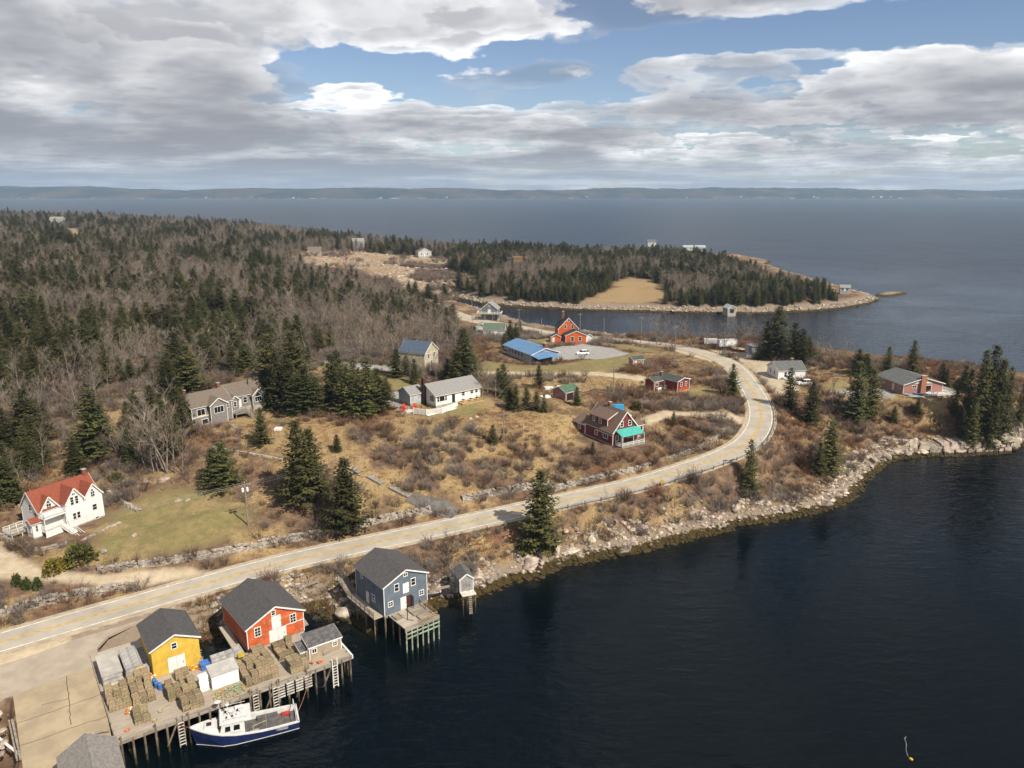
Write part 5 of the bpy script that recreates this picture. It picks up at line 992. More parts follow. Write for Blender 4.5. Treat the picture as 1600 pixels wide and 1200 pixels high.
for x, y in ((7.2, -3.2), (11, -3.2), (15, -3.2), (15, 1), (15, 5.2)): MB().box(x - .09, y - .09, -2.5, x + .09, y + .09, .05).build('post', M_trim, h.root)
def canoe(px, py, mat, lab, rz, L=4.6):
    m = MB(); n = 9; V = []
    for k in range(n):
        t = k / (n - 1) * 2 - 1; b = .42 * (1 - t * t) ** .8 + .02; z = .12 * t * t
        V.append([(t * L / 2, -b, .42 + z), (t * L / 2, -b * .7, .12 + z), (t * L / 2, 0, .02 + z), (t * L / 2, b * .7, .12 + z), (t * L / 2, b, .42 + z), (t * L / 2, 0, .30 + z)])
    for r in V: m.v += r
    for k in range(n - 1):
        for j in range(6): m.f.append((k * 6 + j, (k + 1) * 6 + j, (k + 1) * 6 + (j + 1) % 6, k * 6 + (j + 1) % 6))
    o = m.build('kayak', mat, smooth=False); o.location = house_at(px, py, .05); o.rotation_euler.z = rz; return tag(o, lab, 'kayak')
canoe(1424, 620, material('pale_blue_plastic', (.38, .50, .62), .4), 'pale blue kayak lying by the brick bungalow', R(-35)); canoe(1431, 617, M_blue, 'dark blue kayak lying by the brick bungalow', R(-25)); canoe(1432, 622, material('cream_plastic', (.60, .62, .50), .5), 'cream kayak lying by the brick bungalow', R(-12))
# orange house and outbuildings
M_org = siding('orange_clapboard', (0.50, 0.095, 0.022), True, .14, var=.1, scale=1.5); M_blk = shingle('black_shingles', (.055, .055, .057))
p_ = house_at(900, 532, .1)
ob = Vector((22.5, 311, p_.z))
h = House('orange_house', 'tall orange red house with dark gable roof and white trim', 'house', ob, 6, 8.6, 8.6, 4.8, 9.4, M_org, M_blk, off=(-2.6, 5.8, 0)); h.window('f', 3.0, 5.7, .9, 1.4); h.window('f', 6.0, 5.7, .9, 1.4); h.window('f', 4.3, 8.1, .7, .6, 1, 1); h.window('l', 4, 1.7, 1, 1.4); h.chimney(3.0, 6.3, 8, 11.2, .45)
f_ = House('', '', '', None, 0, 8.6, 5.7, 3.0, 4.8, M_org, M_blk, root=h.root, off=(-.4, 0, 0), wname='front_wall', rname='front_roof'); f_.window('f', 2.8, 1.6, 1.2, 1.7); f_.window('f', 6.0, 1.6, 1.2, 1.6)
f2 = House('', '', '', None, 0, 2.6, 3.2, 2.5, 3.3, M_whs, M_sgr, root=h.root, off=(8.23, .6, 0), wname='porch_wall', rname='porch_roof'); f2.door('f', 1.3, 0, .9, 2.0)
h = House('tool_shed', 'small orange shed with white door beside the orange house', 'shed', house_at(861, 535, .05), 2, 4.0, 3.2, 2.2, 3.3, M_org, M_blk); h.door('f', 1.0, 0, 1.0, 1.9)
M_blm = material('blue_metal_roof', (0.06, 0.155, 0.30), .45, .25, .6, (.105, .205, .34), stretch=(.4, 4, 4), spec=.5)
h = House('long_building', 'long pale building under a faded blue metal roof with carport', 'building', Vector((-2.9, 280.0, 11.3)), -62, 20.6, 11.0, 3.1, 4.9, siding('pale_grey_boards', (.42, .42, .41)), M_blm, ridge='x', oh=.5)
for u, w_ in ((4.5, .9), (6.6, .9), (9.0, 1.3), (11.4, 1.0), (13.8, 1.3)): h.window('f', u, 1.8, w_, 1.1, 1, 2, .08, frame=MATS['pale_grey_boards'])
h.chimney(19.5, 6.2, 4.2, 6.4, .6)
MB().hexa([(20.7, -.5, 2.9), (26.4, -.5, 2.5), (26.4, 4.5, 2.9), (20.7, 4.5, 3.9), (20.7, -.5, 3.0), (26.4, -.5, 2.6), (26.4, 4.5, 3.0), (20.7, 4.5, 4.0)]).build('carport_roof', M_blm, h.root); MB().hexa([(20.7, 4.5, 3.9), (26.4, 4.5, 2.9), (26.4, 9.0, 2.5), (20.7, 9.0, 2.9), (20.7, 4.5, 4.0), (26.4, 4.5, 3.0), (26.4, 9.0, 2.6), (20.7, 9.0, 3.0)]).build('carport_roof', M_blm, h.root)
for x, y in ((26.2, -.3), (26.2, 4.4), (26.2, 8.8)): MB().box(x - .07, y - .07, -1, x + .07, y + .07, 2.5).build('carport_post', M_dark, h.root)
MB().box(20.63, 1, 0, 20.68, 8, 2.6).build('dark_bay', M_dark, h.root)
# by the channel
h = House('boathouse', 'grey boathouse with pale gable roof, balcony and stilts by the channel', 'boathouse', house_at(752, 500, .3), -8, 8.6, 8.0, 5.6, 9.0, siding('blue_grey_shakes', (.15, .165, .19)), M_gsr, base=1); h.door('f', 4.3, 3.3, 1.6, 2.1); h.window('f', 4.3, 7.1, .9, .9, 2, 2); h.window('f', 1.8, 1.2, 1.1, 1.1); h.window('f', 6.6, 1.2, 1.1, 1.1)
MB().box(-2.0, -2.0, 3.0, 10.6, -.03, 3.2).build('balcony', M_wood, h.root); rail(h.root, [(-1.9, 4, 3.2), (-1.9, -1.9, 3.2), (10.5, -1.9, 3.2), (10.5, 4, 3.2)], 1.1, M_trim, 2, .12, 1.6, .25)
for x in (-1.8, 2.2, 6.4, 10.4): MB().box(x - .12, -1.9, -2, x + .12, -1.66, 3.0).build('post', M_wood, h.root)
h = House('green_roof_house', 'low house with mossy green roof behind the spruces near the channel', 'house', house_at(755, 524), -6, 9.5, 9.5, 2.6, 4.8, M_ltg, shingle('moss_green_shingles', (.12, .155, .115)), ridge='x'); h.window('f', 3, 1.4, 1, 1); h.door('f', 5.5, 0, 1.8, 2.0)
h = House('garage', 'small grey gabled garage beside the mossy green roofed house', 'garage', house_at(744, 519), -6, 4.6, 6, 2.6, 4.0, M_ltg, M_gsr); h.door('f', 2.3, 0, 2.4, 2.1)
h = House('cream_house', 'cream sided house with dark blue roof half hidden among bare trees', 'house', house_at(664, 576), 66, 8.5, 9.5, 4.8, 7.8, siding('cream_boards', (.52, .45, .33), scale=1.2), shingle('blue_shingles', (.085, .115, .165))); h.window('f', 2.4, 3.6, .9, 1.3); h.window('f', 6, 3.6, .9, 1.3); h.window('f', 4.2, 1.2, 1.0, 1.3); h.window('l', 4, 1.5, 1, 1.2)
# trailer, boats ashore
def trailer(px, py, rz, L, W, Hh, mat, lab, nm='box_trailer'):
    r = empty(nm, house_at(px, py), rz, lab, 'trailer'); MB().box(0, 0, .7, L, W, .7 + Hh).build('body', mat, r); MB().box(-.03, -.03, .7 + Hh, L + .03, W + .03, .8 + Hh).build('roof', M_ltg, r)
    for k in range(1, 6): MB().box(L * k / 6 - .03, -.03, .75, L * k / 6 + .03, 0, .65 + Hh).build('rib', mat, r)
    for x in (L * .4, L * .6):
        for y in (-.02, W - .2): t = MB().tube((x, y, .4), (x, y + .22, .4), .4, .4, 12).build('wheel', M_dark, r)
    MB().box(.3, .2, .1, .5, W - .2, .7).build('stand', M_dark, r); return r
trailer(1124, 545, R(8), 7.4, 2.6, 2.6, material('white_trailer', (.78, .78, .77), .5, .05, 1), 'white box trailer parked beside the road bend'); trailer(1100, 540, R(-8), 5.6, 2.4, 1.8, material('grey_trailer', (.48, .47, .45), .7, .15, 1), 'grey flat trailer behind the white box trailer')
def shore_boat(px, py, rz, L, hull, top, lab):
    r = empty('motor_boat', house_at(px, py, .35), rz, lab, 'boat'); m = MB(); n = 8; V = []
    for k in range(n):
        t = k / (n - 1); b = L * .19 * min(1, (1 - (1 - min(t / .5, 1)) ** 2)) + .02; z = .9 + .35 * (1 - t) ** 2; V += [(t * L, -b, z), (t * L, -b * .8, .3), (t * L + .3 * (1 - t), 0, .0), (t * L, b * .8, .3), (t * L, b, z)]
    m.v = V
    for k in range(n - 1):
        for j in range(4): m.f.append((k * 5 + j, (k + 1) * 5 + j, (k + 1) * 5 + j + 1, k * 5 + j + 1))
    e = (n - 1) * 5; m.f += [(e, e + 1, e + 2, e + 3, e + 4)]; m.build('hull', hull, r)
    d = MB()
    for k in range(n - 1):
        a, b, c, f = V[k * 5], V[(k + 1) * 5], V[(k + 1) * 5 + 4], V[k * 5 + 4]; d.hexa([(a[0], a[1], a[2] - .05), (b[0], b[1], b[2] - .05), (c[0], c[1], c[2] - .05), (f[0], f[1], f[2] - .05), (a[0], a[1] * .6, a[2] + .3), (b[0], b[1] * .6, b[2] + .35), (c[0], c[1] * .6, c[2] + .35), (f[0], f[1] * .6, f[2] + .3)])
    d.build('cover', top, r)
    for y in (-.7, .7): MB().tube((L * .6, y, .0), (L * .6, y + .15, .0), .33, .33, 10).build('wheel', M_dark, r)
    return r
shore_boat(1140, 549, R(-32), 7.5, material('dark_red_hull', (.13, .02, .02), .4), material('tan_cover', (.52, .36, .19), .8, .15, 1), 'covered motor boat with tan top on a trailer beside the road'); shore_boat(1166, 561, R(0), 5.0, M_wplas, M_grey, 'small white motor boat on the grass beside the bend'); shore_boat(1156, 541, R(20), 5.5, material('bright_red_hull', (.30, .03, .03), .4), material('red_cover', (.22, .03, .03), .8), 'red boat behind the white box trailer')
h = House('boat_shed', 'small grey plank shed behind the boats by the bend', 'shed', house_at(1170, 552), 10, 4.6, 3.2, 2.6, 3.2, M_ltg, M_gsr, ridge='x'); h.door('f', 1.4, 0, .9, 1.9)
# ------------------------------------------------------------------ cars
def car(px, py, rz, color, lab, suv=True, nm='parked_car'):
    r = empty(nm, house_at(px, py, .03), rz, lab, 'car'); m = material('car_paint_' + lab[:12].replace(' ', '_'), color, .25, .03, 1, spec=.6); L, W = 4.75, 1.86
    hh = 1.02 if suv else .88; top = 1.72 if suv else 1.45
    body = MB(); st = [(0, .55, .72, .78), (.12, .3, .92, .93), (1.2, .28, hh, .97), (3.2, .28, hh + .02, 1.0), (4.5, .3, hh, .97), (L, .5, .85, .88)]
    for (x0, a0, b0, w0), (x1, a1, b1, w1) in zip(st[:-1], st[1:]):
        y0, y1 = W / 2 * w0, W / 2 * w1; body.hexa([(x0, -y0, a0), (x1, -y1, a1), (x1, y1, a1), (x0, y0, a0), (x0, -y0 * .95, b0), (x1, -y1 * .95, b1), (x1, y1 * .95, b1), (x0, y0 * .95, b0)])
    body.build('body', m, r)
    gx = (1.25, 2.0, 4.1, 4.62) if suv else (1.3, 2.1, 3.6, 4.3); y = W / 2 * .93; yt = W / 2 * .74
    MB().hexa([(gx[0], -y, hh - .02), (gx[3], -y, hh - .02), (gx[3], y, hh - .02), (gx[0], y, hh - .02), (gx[1], -yt, top - .05), (gx[2], -yt, top - .05), (gx[2], yt, top - .05), (gx[1], yt, top - .05)]).build('windows', M_glass, r)
    MB().hexa([(gx[1] - .06, -yt - .02, top - .06), (gx[2] + .06, -yt - .02, top - .06), (gx[2] + .06, yt + .02, top - .06), (gx[1] - .06, yt + .02, top - .06), (gx[1] + .1, -yt + .1, top), (gx[2] - .05, -yt + .1, top), (gx[2] - .05, yt - .1, top), (gx[1] + .1, yt - .1, top)]).build('roof', m, r)
    pl = MB()
    for x, xt in ((2.55, 2.6), (3.55, 3.5)):
        for sg in (1, -1): pl.beam((x, y * sg * 1.01, hh), (xt, yt * sg * 1.01, top - .05), .05, .09)
    pl.build('pillar', m, r)
    for x in (.92, 3.78):
        for sg in (1, -1):
            t = MB().tube((x, sg * (W / 2 - .22), .34), (x, sg * (W / 2 + .01), .34), .345, .345, 14).build('wheel', M_dark, r); MB().tube((x, sg * (W / 2), .34), (x, sg * (W / 2 + .025), .34), .2, .2, 10).build('rim', M_grey, t)
    for sg in (1, -1): MB().box(-.02, sg * .62 - .16, .66, .1, sg * .62 + .16, .8).build('headlight', M_wplas, r); MB().box(L - .06, sg * .66 - .12, .75, L + .02, sg * .66 + .12, .95).build('tail_light', material('tail_red', (.3, .01, .01), .3), r)
    return r
car(900.5, 554.5, R(14), (.74, .74, .74), 'white sport utility car parked on the asphalt lot', True)
car(1203, 583, R(-58), (.03, .035, .05), 'dark blue car parked beside the white cottage', False); car(1217, 592, R(-10), (.70, .71, .72), 'white car parked in front of the white cottage', False); car(1245, 602, R(5), (.70, .70, .69), 'white car behind the spruces before the cottage', True)
car(786, 551, R(-55), (.42, .42, .40), 'pale pickup parked against the long building', True)
# ------------------------------------------------------------------ far houses
def far_house(px, py, w, d, e, a, wall, roof, lab, ang=15, ridge='x', dz=0.0):
    h = House('far_house', lab, 'house', house_at(px, py, dz), ang, w, d, e, a, wall, roof, ridge=ridge, base=2, oh=.4)
    for u in (w * .25, w * .7): h.window('f', u, e * .5, 1.2, 1.3, 2, 1, .12)
    h.door('f', w * .48, 0, 1.1, 2.1); h.window('l' if ang > 0 else 'r', d * .5, e * .5, 1.1, 1.2, 1, 2, .12); return h
M_bgs = siding('blue_grey_siding', (.32, .36, .40))
far_house(552, 388, 11, 8, 5.2, 8, M_bgs, M_gsr, 'two storey blue grey house in the woods above the clearing', 20, 'x', 1.5); far_house(654, 403, 12, 8, 4, 7, M_ltg, M_brs, 'pale house with brown roof at the edge of the clearing', 25, 'y', 1); far_house(482, 398, 10, 8, 3, 6, M_wood, M_brs, 'tan roofed barn at the end of the stony clearing', 10)
far_house(1068, 397, 11, 8, 4, 6, M_ltg, material('pale_green_metal', (.32, .40, .37), .5), 'long house with pale green roof near the far shore', 5, 'x', 3.5); far_house(1086, 397, 11, 8, 4, 6, M_bgs, material('pale_metal', (.36, .42, .40), .5), 'second pale green roofed house close to the rocky point', -5, 'x', 3.5); far_house(1012, 390, 10, 7, 4, 6.5, M_ltg, M_sgr, 'grey house peeping over the trees of the point', 5, 'x', 5)
far_house(78, 350, 15, 9, 4, 6.5, M_ltg, M_gsr, 'pale house among dark spruces on the far left shore', 5, 'x', 2); far_house(1312, 460, 6, 5, 2.6, 4, M_bgs, M_gsr, 'grey cottage on the tip of the wooded point', -15, 'x', 2)
h = House('far_boathouse', 'pale green roofed boathouse at the waterline of the wooded point', 'boathouse', at(1137, 489, 2.0), 8, 5, 7, 2.6, 4.2, M_gsh, material('pale_green_roof', (.36, .41, .36), .7), base=3); h.door('f', 2.5, 0, 2.4, 2.2, M_dark)
sk = house_at(792, 415); r = empty('house_frame', sk, R(8), 'half built house of bare studs on the clearing', 'building site'); MB().box(0, 0, -1, 12, 9, .3).build('floor', M_found, r); MB().box(0, 0, .3, 5.5, 9, 6).build('wrapped_wall', material('black_wrap', (.05, .04, .04), .6), r)
for x in np.arange(6, 17.1, 1.2):
    for y in (0, 9): MB().box(x - .12, y - .12, -.5, x + .12, y + .12, 6.5).build('stud', M_woodnew, r)
for y in (0, 9):
    for z in (3.1, 6.4): MB().box(5.8, y - .15, z, 17.2, y + .15, z + .3).build('beam', M_woodnew, r)
# pale specks of houses along the far shore
for k in range(20):
    x = rng.uniform(-5200, 5200); w_ = rng.uniform(8, 22); yy = 6640 + 260 * float(vnoise(np.array(x / 1300), np.array(0.), 21)) + 90 * float(vnoise(np.array(x / 240), np.array(0.), 22))
    o = MB().prism([(-w_ / 2, 0, -6), (w_ / 2, 0, -6), (w_ / 2, 0, 4), (0, 0, 7), (-w_ / 2, 0, 4)], (0, 0, 0), (0, 14, 0)).build('shore_house', M_bgs if k % 3 else M_ltg); o.location = (x, yy + rng.uniform(25, 90), rng.uniform(6, 15)); tag(o, 'tiny pale house on the shore across the bay', 'house', 'houses across the bay')

# ------------------------------------------------------------------ plants: prototypes
class Soup:
    """triangle and quad soup gathered with numpy"""
    def __init__(s): s.v = []; s.f = []; s.m = []; s.n = 0
    def add(s, V, F, mi=0):
        s.v.append(np.asarray(V, float)); s.f += [tuple(i + s.n for i in f) for f in F]; s.m += [mi] * len(F); s.n += len(V)
    def tube(s, p0, p1, r0, r1, mi=0, n=3):
        p0, p1 = np.asarray(p0, float), np.asarray(p1, float); d = p1 - p0; L = np.linalg.norm(d) + 1e-9; d = d / L
        u = np.cross(d, [0.31, 0.17, 0.93]); u /= np.linalg.norm(u) + 1e-9; w = np.cross(d, u)
        a = np.arange(n) * 2 * math.pi / n; ring = np.cos(a)[:, None] * u + np.sin(a)[:, None] * w
        s.add(np.r_[p0 + ring * r0, p1 + ring * r1], [(k, (k + 1) % n, n + (k + 1) % n, n + k) for k in range(n)], mi)
    def blade(s, p, d, side, L, W, mi=0):
        """leaf-like quad from p along d"""
        p = np.asarray(p); s.add([p - side * W * .25, p + d * L * .45 - side * W * .5, p + d * L, p + d * L * .45 + side * W * .5], [(0, 1, 2, 3)], mi)
    def mesh(s, name, mats):
        me = bpy.data.meshes.new(name); V = np.concatenate(s.v); me.from_pydata(V.tolist(), [], s.f)
        for m in mats: me.materials.append(m)
        me.polygons.foreach_set('material_index', s.m); me.update(); return me
    def pick(s, mi):
        o = Soup(); V = np.concatenate(s.v)
        F = [f for f, m in zip(s.f, s.m) if m == mi]; used = sorted({i for f in F for i in f}); mp = {i: k for k, i in enumerate(used)}
        o.add(V[used], [tuple(mp[i] for i in f) for f in F], 0); return o
def nz(v): return v / (np.linalg.norm(v) + 1e-9)
def spruce(seed, H=10.0, Rm=2.3, gap=0.12, dens=1.0, lean=0.0):
    r = np.random.default_rng(seed); s = Soup(); s.tube((0, 0, -.6), (lean, 0, H * .97), .022 * H, .015, 0, 6)
    z = H * gap
    while z < H * .985:
        t = z / H; L0 = Rm * (1 - t) ** .82 + .16; nb = int((5 + 2 * (1 - t)) * dens + r.random()); a0 = r.random() * 6.28
        for k in range(nb):
            if r.random() < .10: continue
            a = a0 + k * 6.283 / nb + r.normal(0, .22); L = L0 * r.uniform(.66, 1.16); out = np.array([math.cos(a), math.sin(a), 0]); sl = .55 * t - .22 + r.normal(0, .07); n = max(2, int(L / .34))
            side = np.array([-out[1], out[0], 0]); prev = np.array([lean * t, 0, z])
            for j in range(1, n + 1):
                q = j / n; p = np.array([lean * t, 0, z]) + out * L * q + np.array([0, 0, L * (sl * q - .16 * q * (1 - q) * 2 + .10 * q * q)])
                w_ = (.40 + .50 * (1 - q) * min(1, L / 1.6)) * (1.05 if t < .8 else .75)
                for sg in (1, -1):
                    d = nz(out * r.uniform(.35, .8) + side * sg * r.uniform(.7, 1.0) + np.array([0, 0, r.uniform(-.42, .02)])); s.blade(prev + (p - prev) * r.random(), d, nz(np.cross(d, [0, 0, 1]) + np.array([0, 0, r.uniform(-.4, .4)])), w_ * r.uniform(.8, 1.3), .27 + .18 * (1 - q), 1)
                if r.random() < .5: d = nz(out * .5 + np.array([0, 0, -.7])); s.blade(p, d, side, .34, .2, 1)
                prev = p
            d = nz(out + np.array([0, 0, .15])); s.blade(prev, d, side, .42, .24, 1)
        z += max(.20, H * .034 * (1 - .45 * t)) * r.uniform(.8, 1.2)
    for k in range(6): d = nz(np.array([r.normal(0, .35), r.normal(0, .35), 1])); s.blade(np.array([lean, 0, H * .95]), d, np.array([1., 0, 0]), H * .05, .12, 1)
    return s
def bare_tree(seed, H=9.0, spread=.42, twig=.04, stems=1, nb=18):
    r = np.random.default_rng(seed); s = Soup()
    for st in range(stems):
        base = np.array([r.normal(0, .12), r.normal(0, .12), -.5]); ln = np.array([r.normal(0, .10), r.normal(0, .10), 1.0]) if stems == 1 else np.array([r.normal(0, .28), r.normal(0, .28), 1.0])
        Hs = H * r.uniform(.75, 1.0); pts = [base]
        for k in range(6): pts.append(pts[-1] + nz(ln + r.normal(0, .06, 3)) * (Hs + .5) / 6)
        for k in range(6): s.tube(pts[k], pts[k + 1], .011 * H * (1 - k / 6.5), .011 * H * (1 - (k + 1) / 6.5), 0, 4)
        for b in range(nb):
            t = r.uniform(.28, .98); i = min(5, int(t * 6)); p = pts[i] + (pts[i + 1] - pts[i]) * (t * 6 - i); a = r.random() * 6.28
            d = nz(np.array([math.cos(a) * spread * 1.5, math.sin(a) * spread * 1.5, r.uniform(.45, 1.1)])); L = Hs * r.uniform(.18, .36) * (1.15 - .6 * t) * 1.3
            m = p + d * L * .55; e = p + d * L + np.array([0, 0, .12 * L]); s.tube(p, m, .03 * (1.3 - t), .02, 0); s.tube(m, e, .02, .008, 0)
            for q in range(7):
                tt = r.uniform(.25, 1.0); pp = p + d * L * tt; d2 = nz(d + r.normal(0, .55, 3) + np.array([0, 0, .25])); L2 = L * r.uniform(.25, .5)
                sd = nz(np.cross(d2, [.3, .2, 1])); s.add([pp - sd * twig * .6, pp + sd * twig * .6, pp + d2 * L2], [(0, 1, 2)], 1)
                for w in range(3): d3 = nz(d2 + r.normal(0, .6, 3)); p3 = pp + d2 * L2 * r.uniform(.3, .9); sd = nz(np.cross(d3, [.5, .1, 1])); s.add([p3 - sd * twig * .45, p3 + sd * twig * .45, p3 + d3 * L2 * .6], [(0, 1, 2)], 1)
    return s
def shrub(seed, H=1.5, n=46, W=.9, twig=.022):
    r = np.random.default_rng(seed); s = Soup()
    for k in range(n):
        a = r.random() * 6.28; b = np.array([math.cos(a), math.sin(a), 0]) * r.random() ** .5 * W * .4; b[2] = -.1
        d = nz(np.array([math.cos(a) * r.uniform(.1, .9), math.sin(a) * r.uniform(.1, .9), r.uniform(.6, 1.2)])); L = H * r.uniform(.55, 1.1); sd = nz(np.cross(d, [.3, .5, 1])); s.add([b - sd * twig, b + sd * twig, b + d * L], [(0, 1, 2)])
        for j in range(4): d2 = nz(d + r.normal(0, .5, 3)); p = b + d * L * r.uniform(.3, .95); sd = nz(np.cross(d2, [.3, .5, 1])); s.add([p - sd * twig * .8, p + sd * twig * .8, p + d2 * L * r.uniform(.25, .5)], [(0, 1, 2)])
    return s
def tuft(seed, H=.5, n=22, W=.55):
    r = np.random.default_rng(seed); s = Soup()
    for k in range(n):
        a = r.random() * 6.28; b = np.array([math.cos(a), math.sin(a), 0]) * r.random() ** .5 * W; b[2] = -.05; d = nz(np.array([r.normal(0, .5), r.normal(0, .5), 1])); sd = nz(np.cross(d, r.normal(0, 1, 3))); s.add([b - sd * .045, b + sd * .045, b + d * H * r.uniform(.5, 1.1)], [(0, 1, 2)])
    return s
def leafy_bush(seed, H=1.2, W=1.1, n=700):
    r = np.random.default_rng(seed); s = Soup()
    for k in range(n):
        a = r.random() * 6.28; ph = r.uniform(0, 1.45); rr = r.uniform(.6, 1.02) * (1 + .18 * math.sin(a * 3 + seed)); p = np.array([math.cos(a) * math.cos(ph) * W * rr, math.sin(a) * math.cos(ph) * W * rr, math.sin(ph) * H * rr]); d = nz(p + r.normal(0, .5, 3)); s.blade(p * .93, d, nz(np.cross(d, r.normal(0, 1, 3))), .34, .24)
    return s
def rock(seed, sub=2):
    bm = bmesh.new(); bmesh.ops.create_icosphere(bm, subdivisions=sub, radius=1.0); r = np.random.default_rng(seed); pl = [(nz(r.normal(0, 1, 3)), r.uniform(.55, .9)) for _ in range(9)]
    for v in bm.verts:
        p = np.array(v.co)
        for n_, c in pl:
            d = p @ n_
            if d > c: p = p - n_ * (d - c)
        v.co = p * (1 + r.normal(0, .02)); v.co.z *= .72
    me = bpy.data.meshes.new('boulder'); bm.to_mesh(me); bm.free(); return me
def leafmat(name, c1, c2, rnd=.3, tr=0.0):
    m = material(name, c1, .75, .3, 1.1, c2, rnd=rnd, spec=.15); return m
M_bark = material('conifer_bark', (.10, .075, .055), .95, .3, 2); M_need = leafmat('spruce_needles', (.086, .082, .024), (.034, .037, .013), .4); M_need2 = leafmat('juniper_needles', (.115, .108, .026), (.05, .052, .016), .1)
M_gbark = material('grey_bark', (.25, .218, .182), .95, .3, 2, rnd=.2); M_twig = material('bare_twigs', (.195, .148, .108), .95, .2, .8, rnd=.35); M_larch = leafmat('rusty_twigs', (.17, .085, .04), (.10, .05, .025), .2)
M_shr = material('brown_shrub_twigs', (.165, .105, .072), .95, .25, .7, (.10, .063, .044), rnd=.35); M_shr2 = material('rusty_shrub_twigs', (.21, .105, .05), .95, .25, .7, rnd=.25); M_shr3 = material('grey_shrub_twigs', (.205, .168, .142), .95, .25, .7, rnd=.25)
M_straw = material('dry_grass_blades', (.32, .23, .115), .95, .25, .7, (.235, .162, .078), rnd=.25); M_green = material('green_grass_blades', (.13, .145, .04), .95, .25, .7, rnd=.25)
SPR = [spruce(1, 10, 2.8), spruce(2, 10, 2.3, .07), spruce(3, 10, 3.2, .14, 1.0), spruce(4, 10, 2.6, .10, .85, .3), spruce(5, 10, 3.7, .05, 1.15)]
BAR = [bare_tree(11, 9), bare_tree(12, 9, .5, .038, 2, 11), bare_tree(13, 9, .36), bare_tree(14, 9, .55, .04, 3, 9), bare_tree(15, 9, .3, .04, 1, 15)]
SPM = [(s.pick(0).mesh('trunk', [M_bark]), s.pick(1).mesh('crown', [M_need])) for s in SPR]; BRM = [(s.pick(0).mesh('trunk', [M_gbark]), s.pick(1).mesh('crown', [M_twig])) for s in BAR]
LARCH = [(s.pick(0).mesh('trunk', [M_bark]), s.pick(1).mesh('crown', [M_larch])) for s in (bare_tree(16, 9, .55, .04, 1, 26),)]
def tree(kind, i, p, h, rz, label, group=None, name=None, wide=1.0):
    tm, cm = {'s': SPM, 'b': BRM, 'l': LARCH}[kind][i]; base = 10.0 if kind == 's' else 9.0; k = h / base
    r = empty(name or {'s': 'spruce_tree', 'b': 'bare_tree', 'l': 'larch_tree'}[kind], p, rz, label, 'tree', group); r.scale = (k * wide, k * wide, k)
    for nm, me in (('trunk', tm), ('crown', cm)): o = bpy.data.objects.new(nm, me); COL.objects.link(o); o.parent = r
    return r
def height_to(p, pyt):
    v = (pyt - 600) / FPX; return CAMH - (v * p.y * CP + p.y * SP) / (CP - v * SP) - p.z
# ------------------------------------------------------------------ spruces one can point at
HERO = [(845, 862, 733, 0, 1.0, 'tall lone spruce between the road and the rocky shore'), (543, 834, 716, 2, .98, 'dense spruce at the roadside above the stone wall'), (470, 790, 655, 0, .95, 'tall double spruce on the slope above the power pole'), (488, 775, 668, 1, 1.1, 'slimmer spruce close against the tall double spruce'), (410, 695, 637, 4, .75, 'broad young spruce on the lawn before the grey house'),
        (527, 707, 679, 1, 1.0, 'small spruce alone in the dry grass of the slope'), (770, 693, 663, 1, 1.0, 'small spruce beside the power pole in the scrub'), (1143, 622, 568, 4, .8, 'broad spruce on the inner side of the road bend'), (1170, 772, 686, 3, .75, 'thin topped spruce on the bank below the bend'), (1232, 642, 574, 3, .95, 'ragged pine like spruce outside the bend'), (1266, 664, 596, 0, 1.0, 'spruce on the bank just outside the guard rail'),
        (1334, 658, 564, 0, .95, 'tall spruce before the brick bungalow'), (1358, 655, 574, 2, .95, 'second spruce close to the brick bungalow drive'), (1294, 738, 656, 4, .85, 'broad bushy spruce on the bank above the boulders'), (1278, 742, 690, 1, 1.0, 'small spruce leaning on the bushy spruce of the bank'), (1385, 590, 541, 0, .95, 'spruce by the sea left of the brick bungalow'), (1423, 592, 531, 2, .85, 'dark broad spruce behind the brick bungalow roof'),
        (1396, 660, 634, 4, .75, 'round young spruce in the scrub above the ledge'), (1432, 652, 622, 4, .8, 'pointed young spruce on the bungalow lawn edge'), (901, 634, 604, 1, 1.0, 'young spruce standing against the green roofed shed'), (205, 600, 560, 4, .75, 'dark round spruce in the clearing left of the woods'), (1052, 664, 642, 4, .6, 'clipped grey green conifer beside the gravel drive'), (926, 708, 690, 4, .7, 'low green conifer bush before the maroon house')]
for px, pb, pt, i, wd, lab in HERO:
    p = G(px, pb); h_ = max(1.5, height_to(p, pt)); tree('s', i, p, h_, px * .7, lab, wide=1.15 * wd * max(1, min(1.3, 9 / h_)))
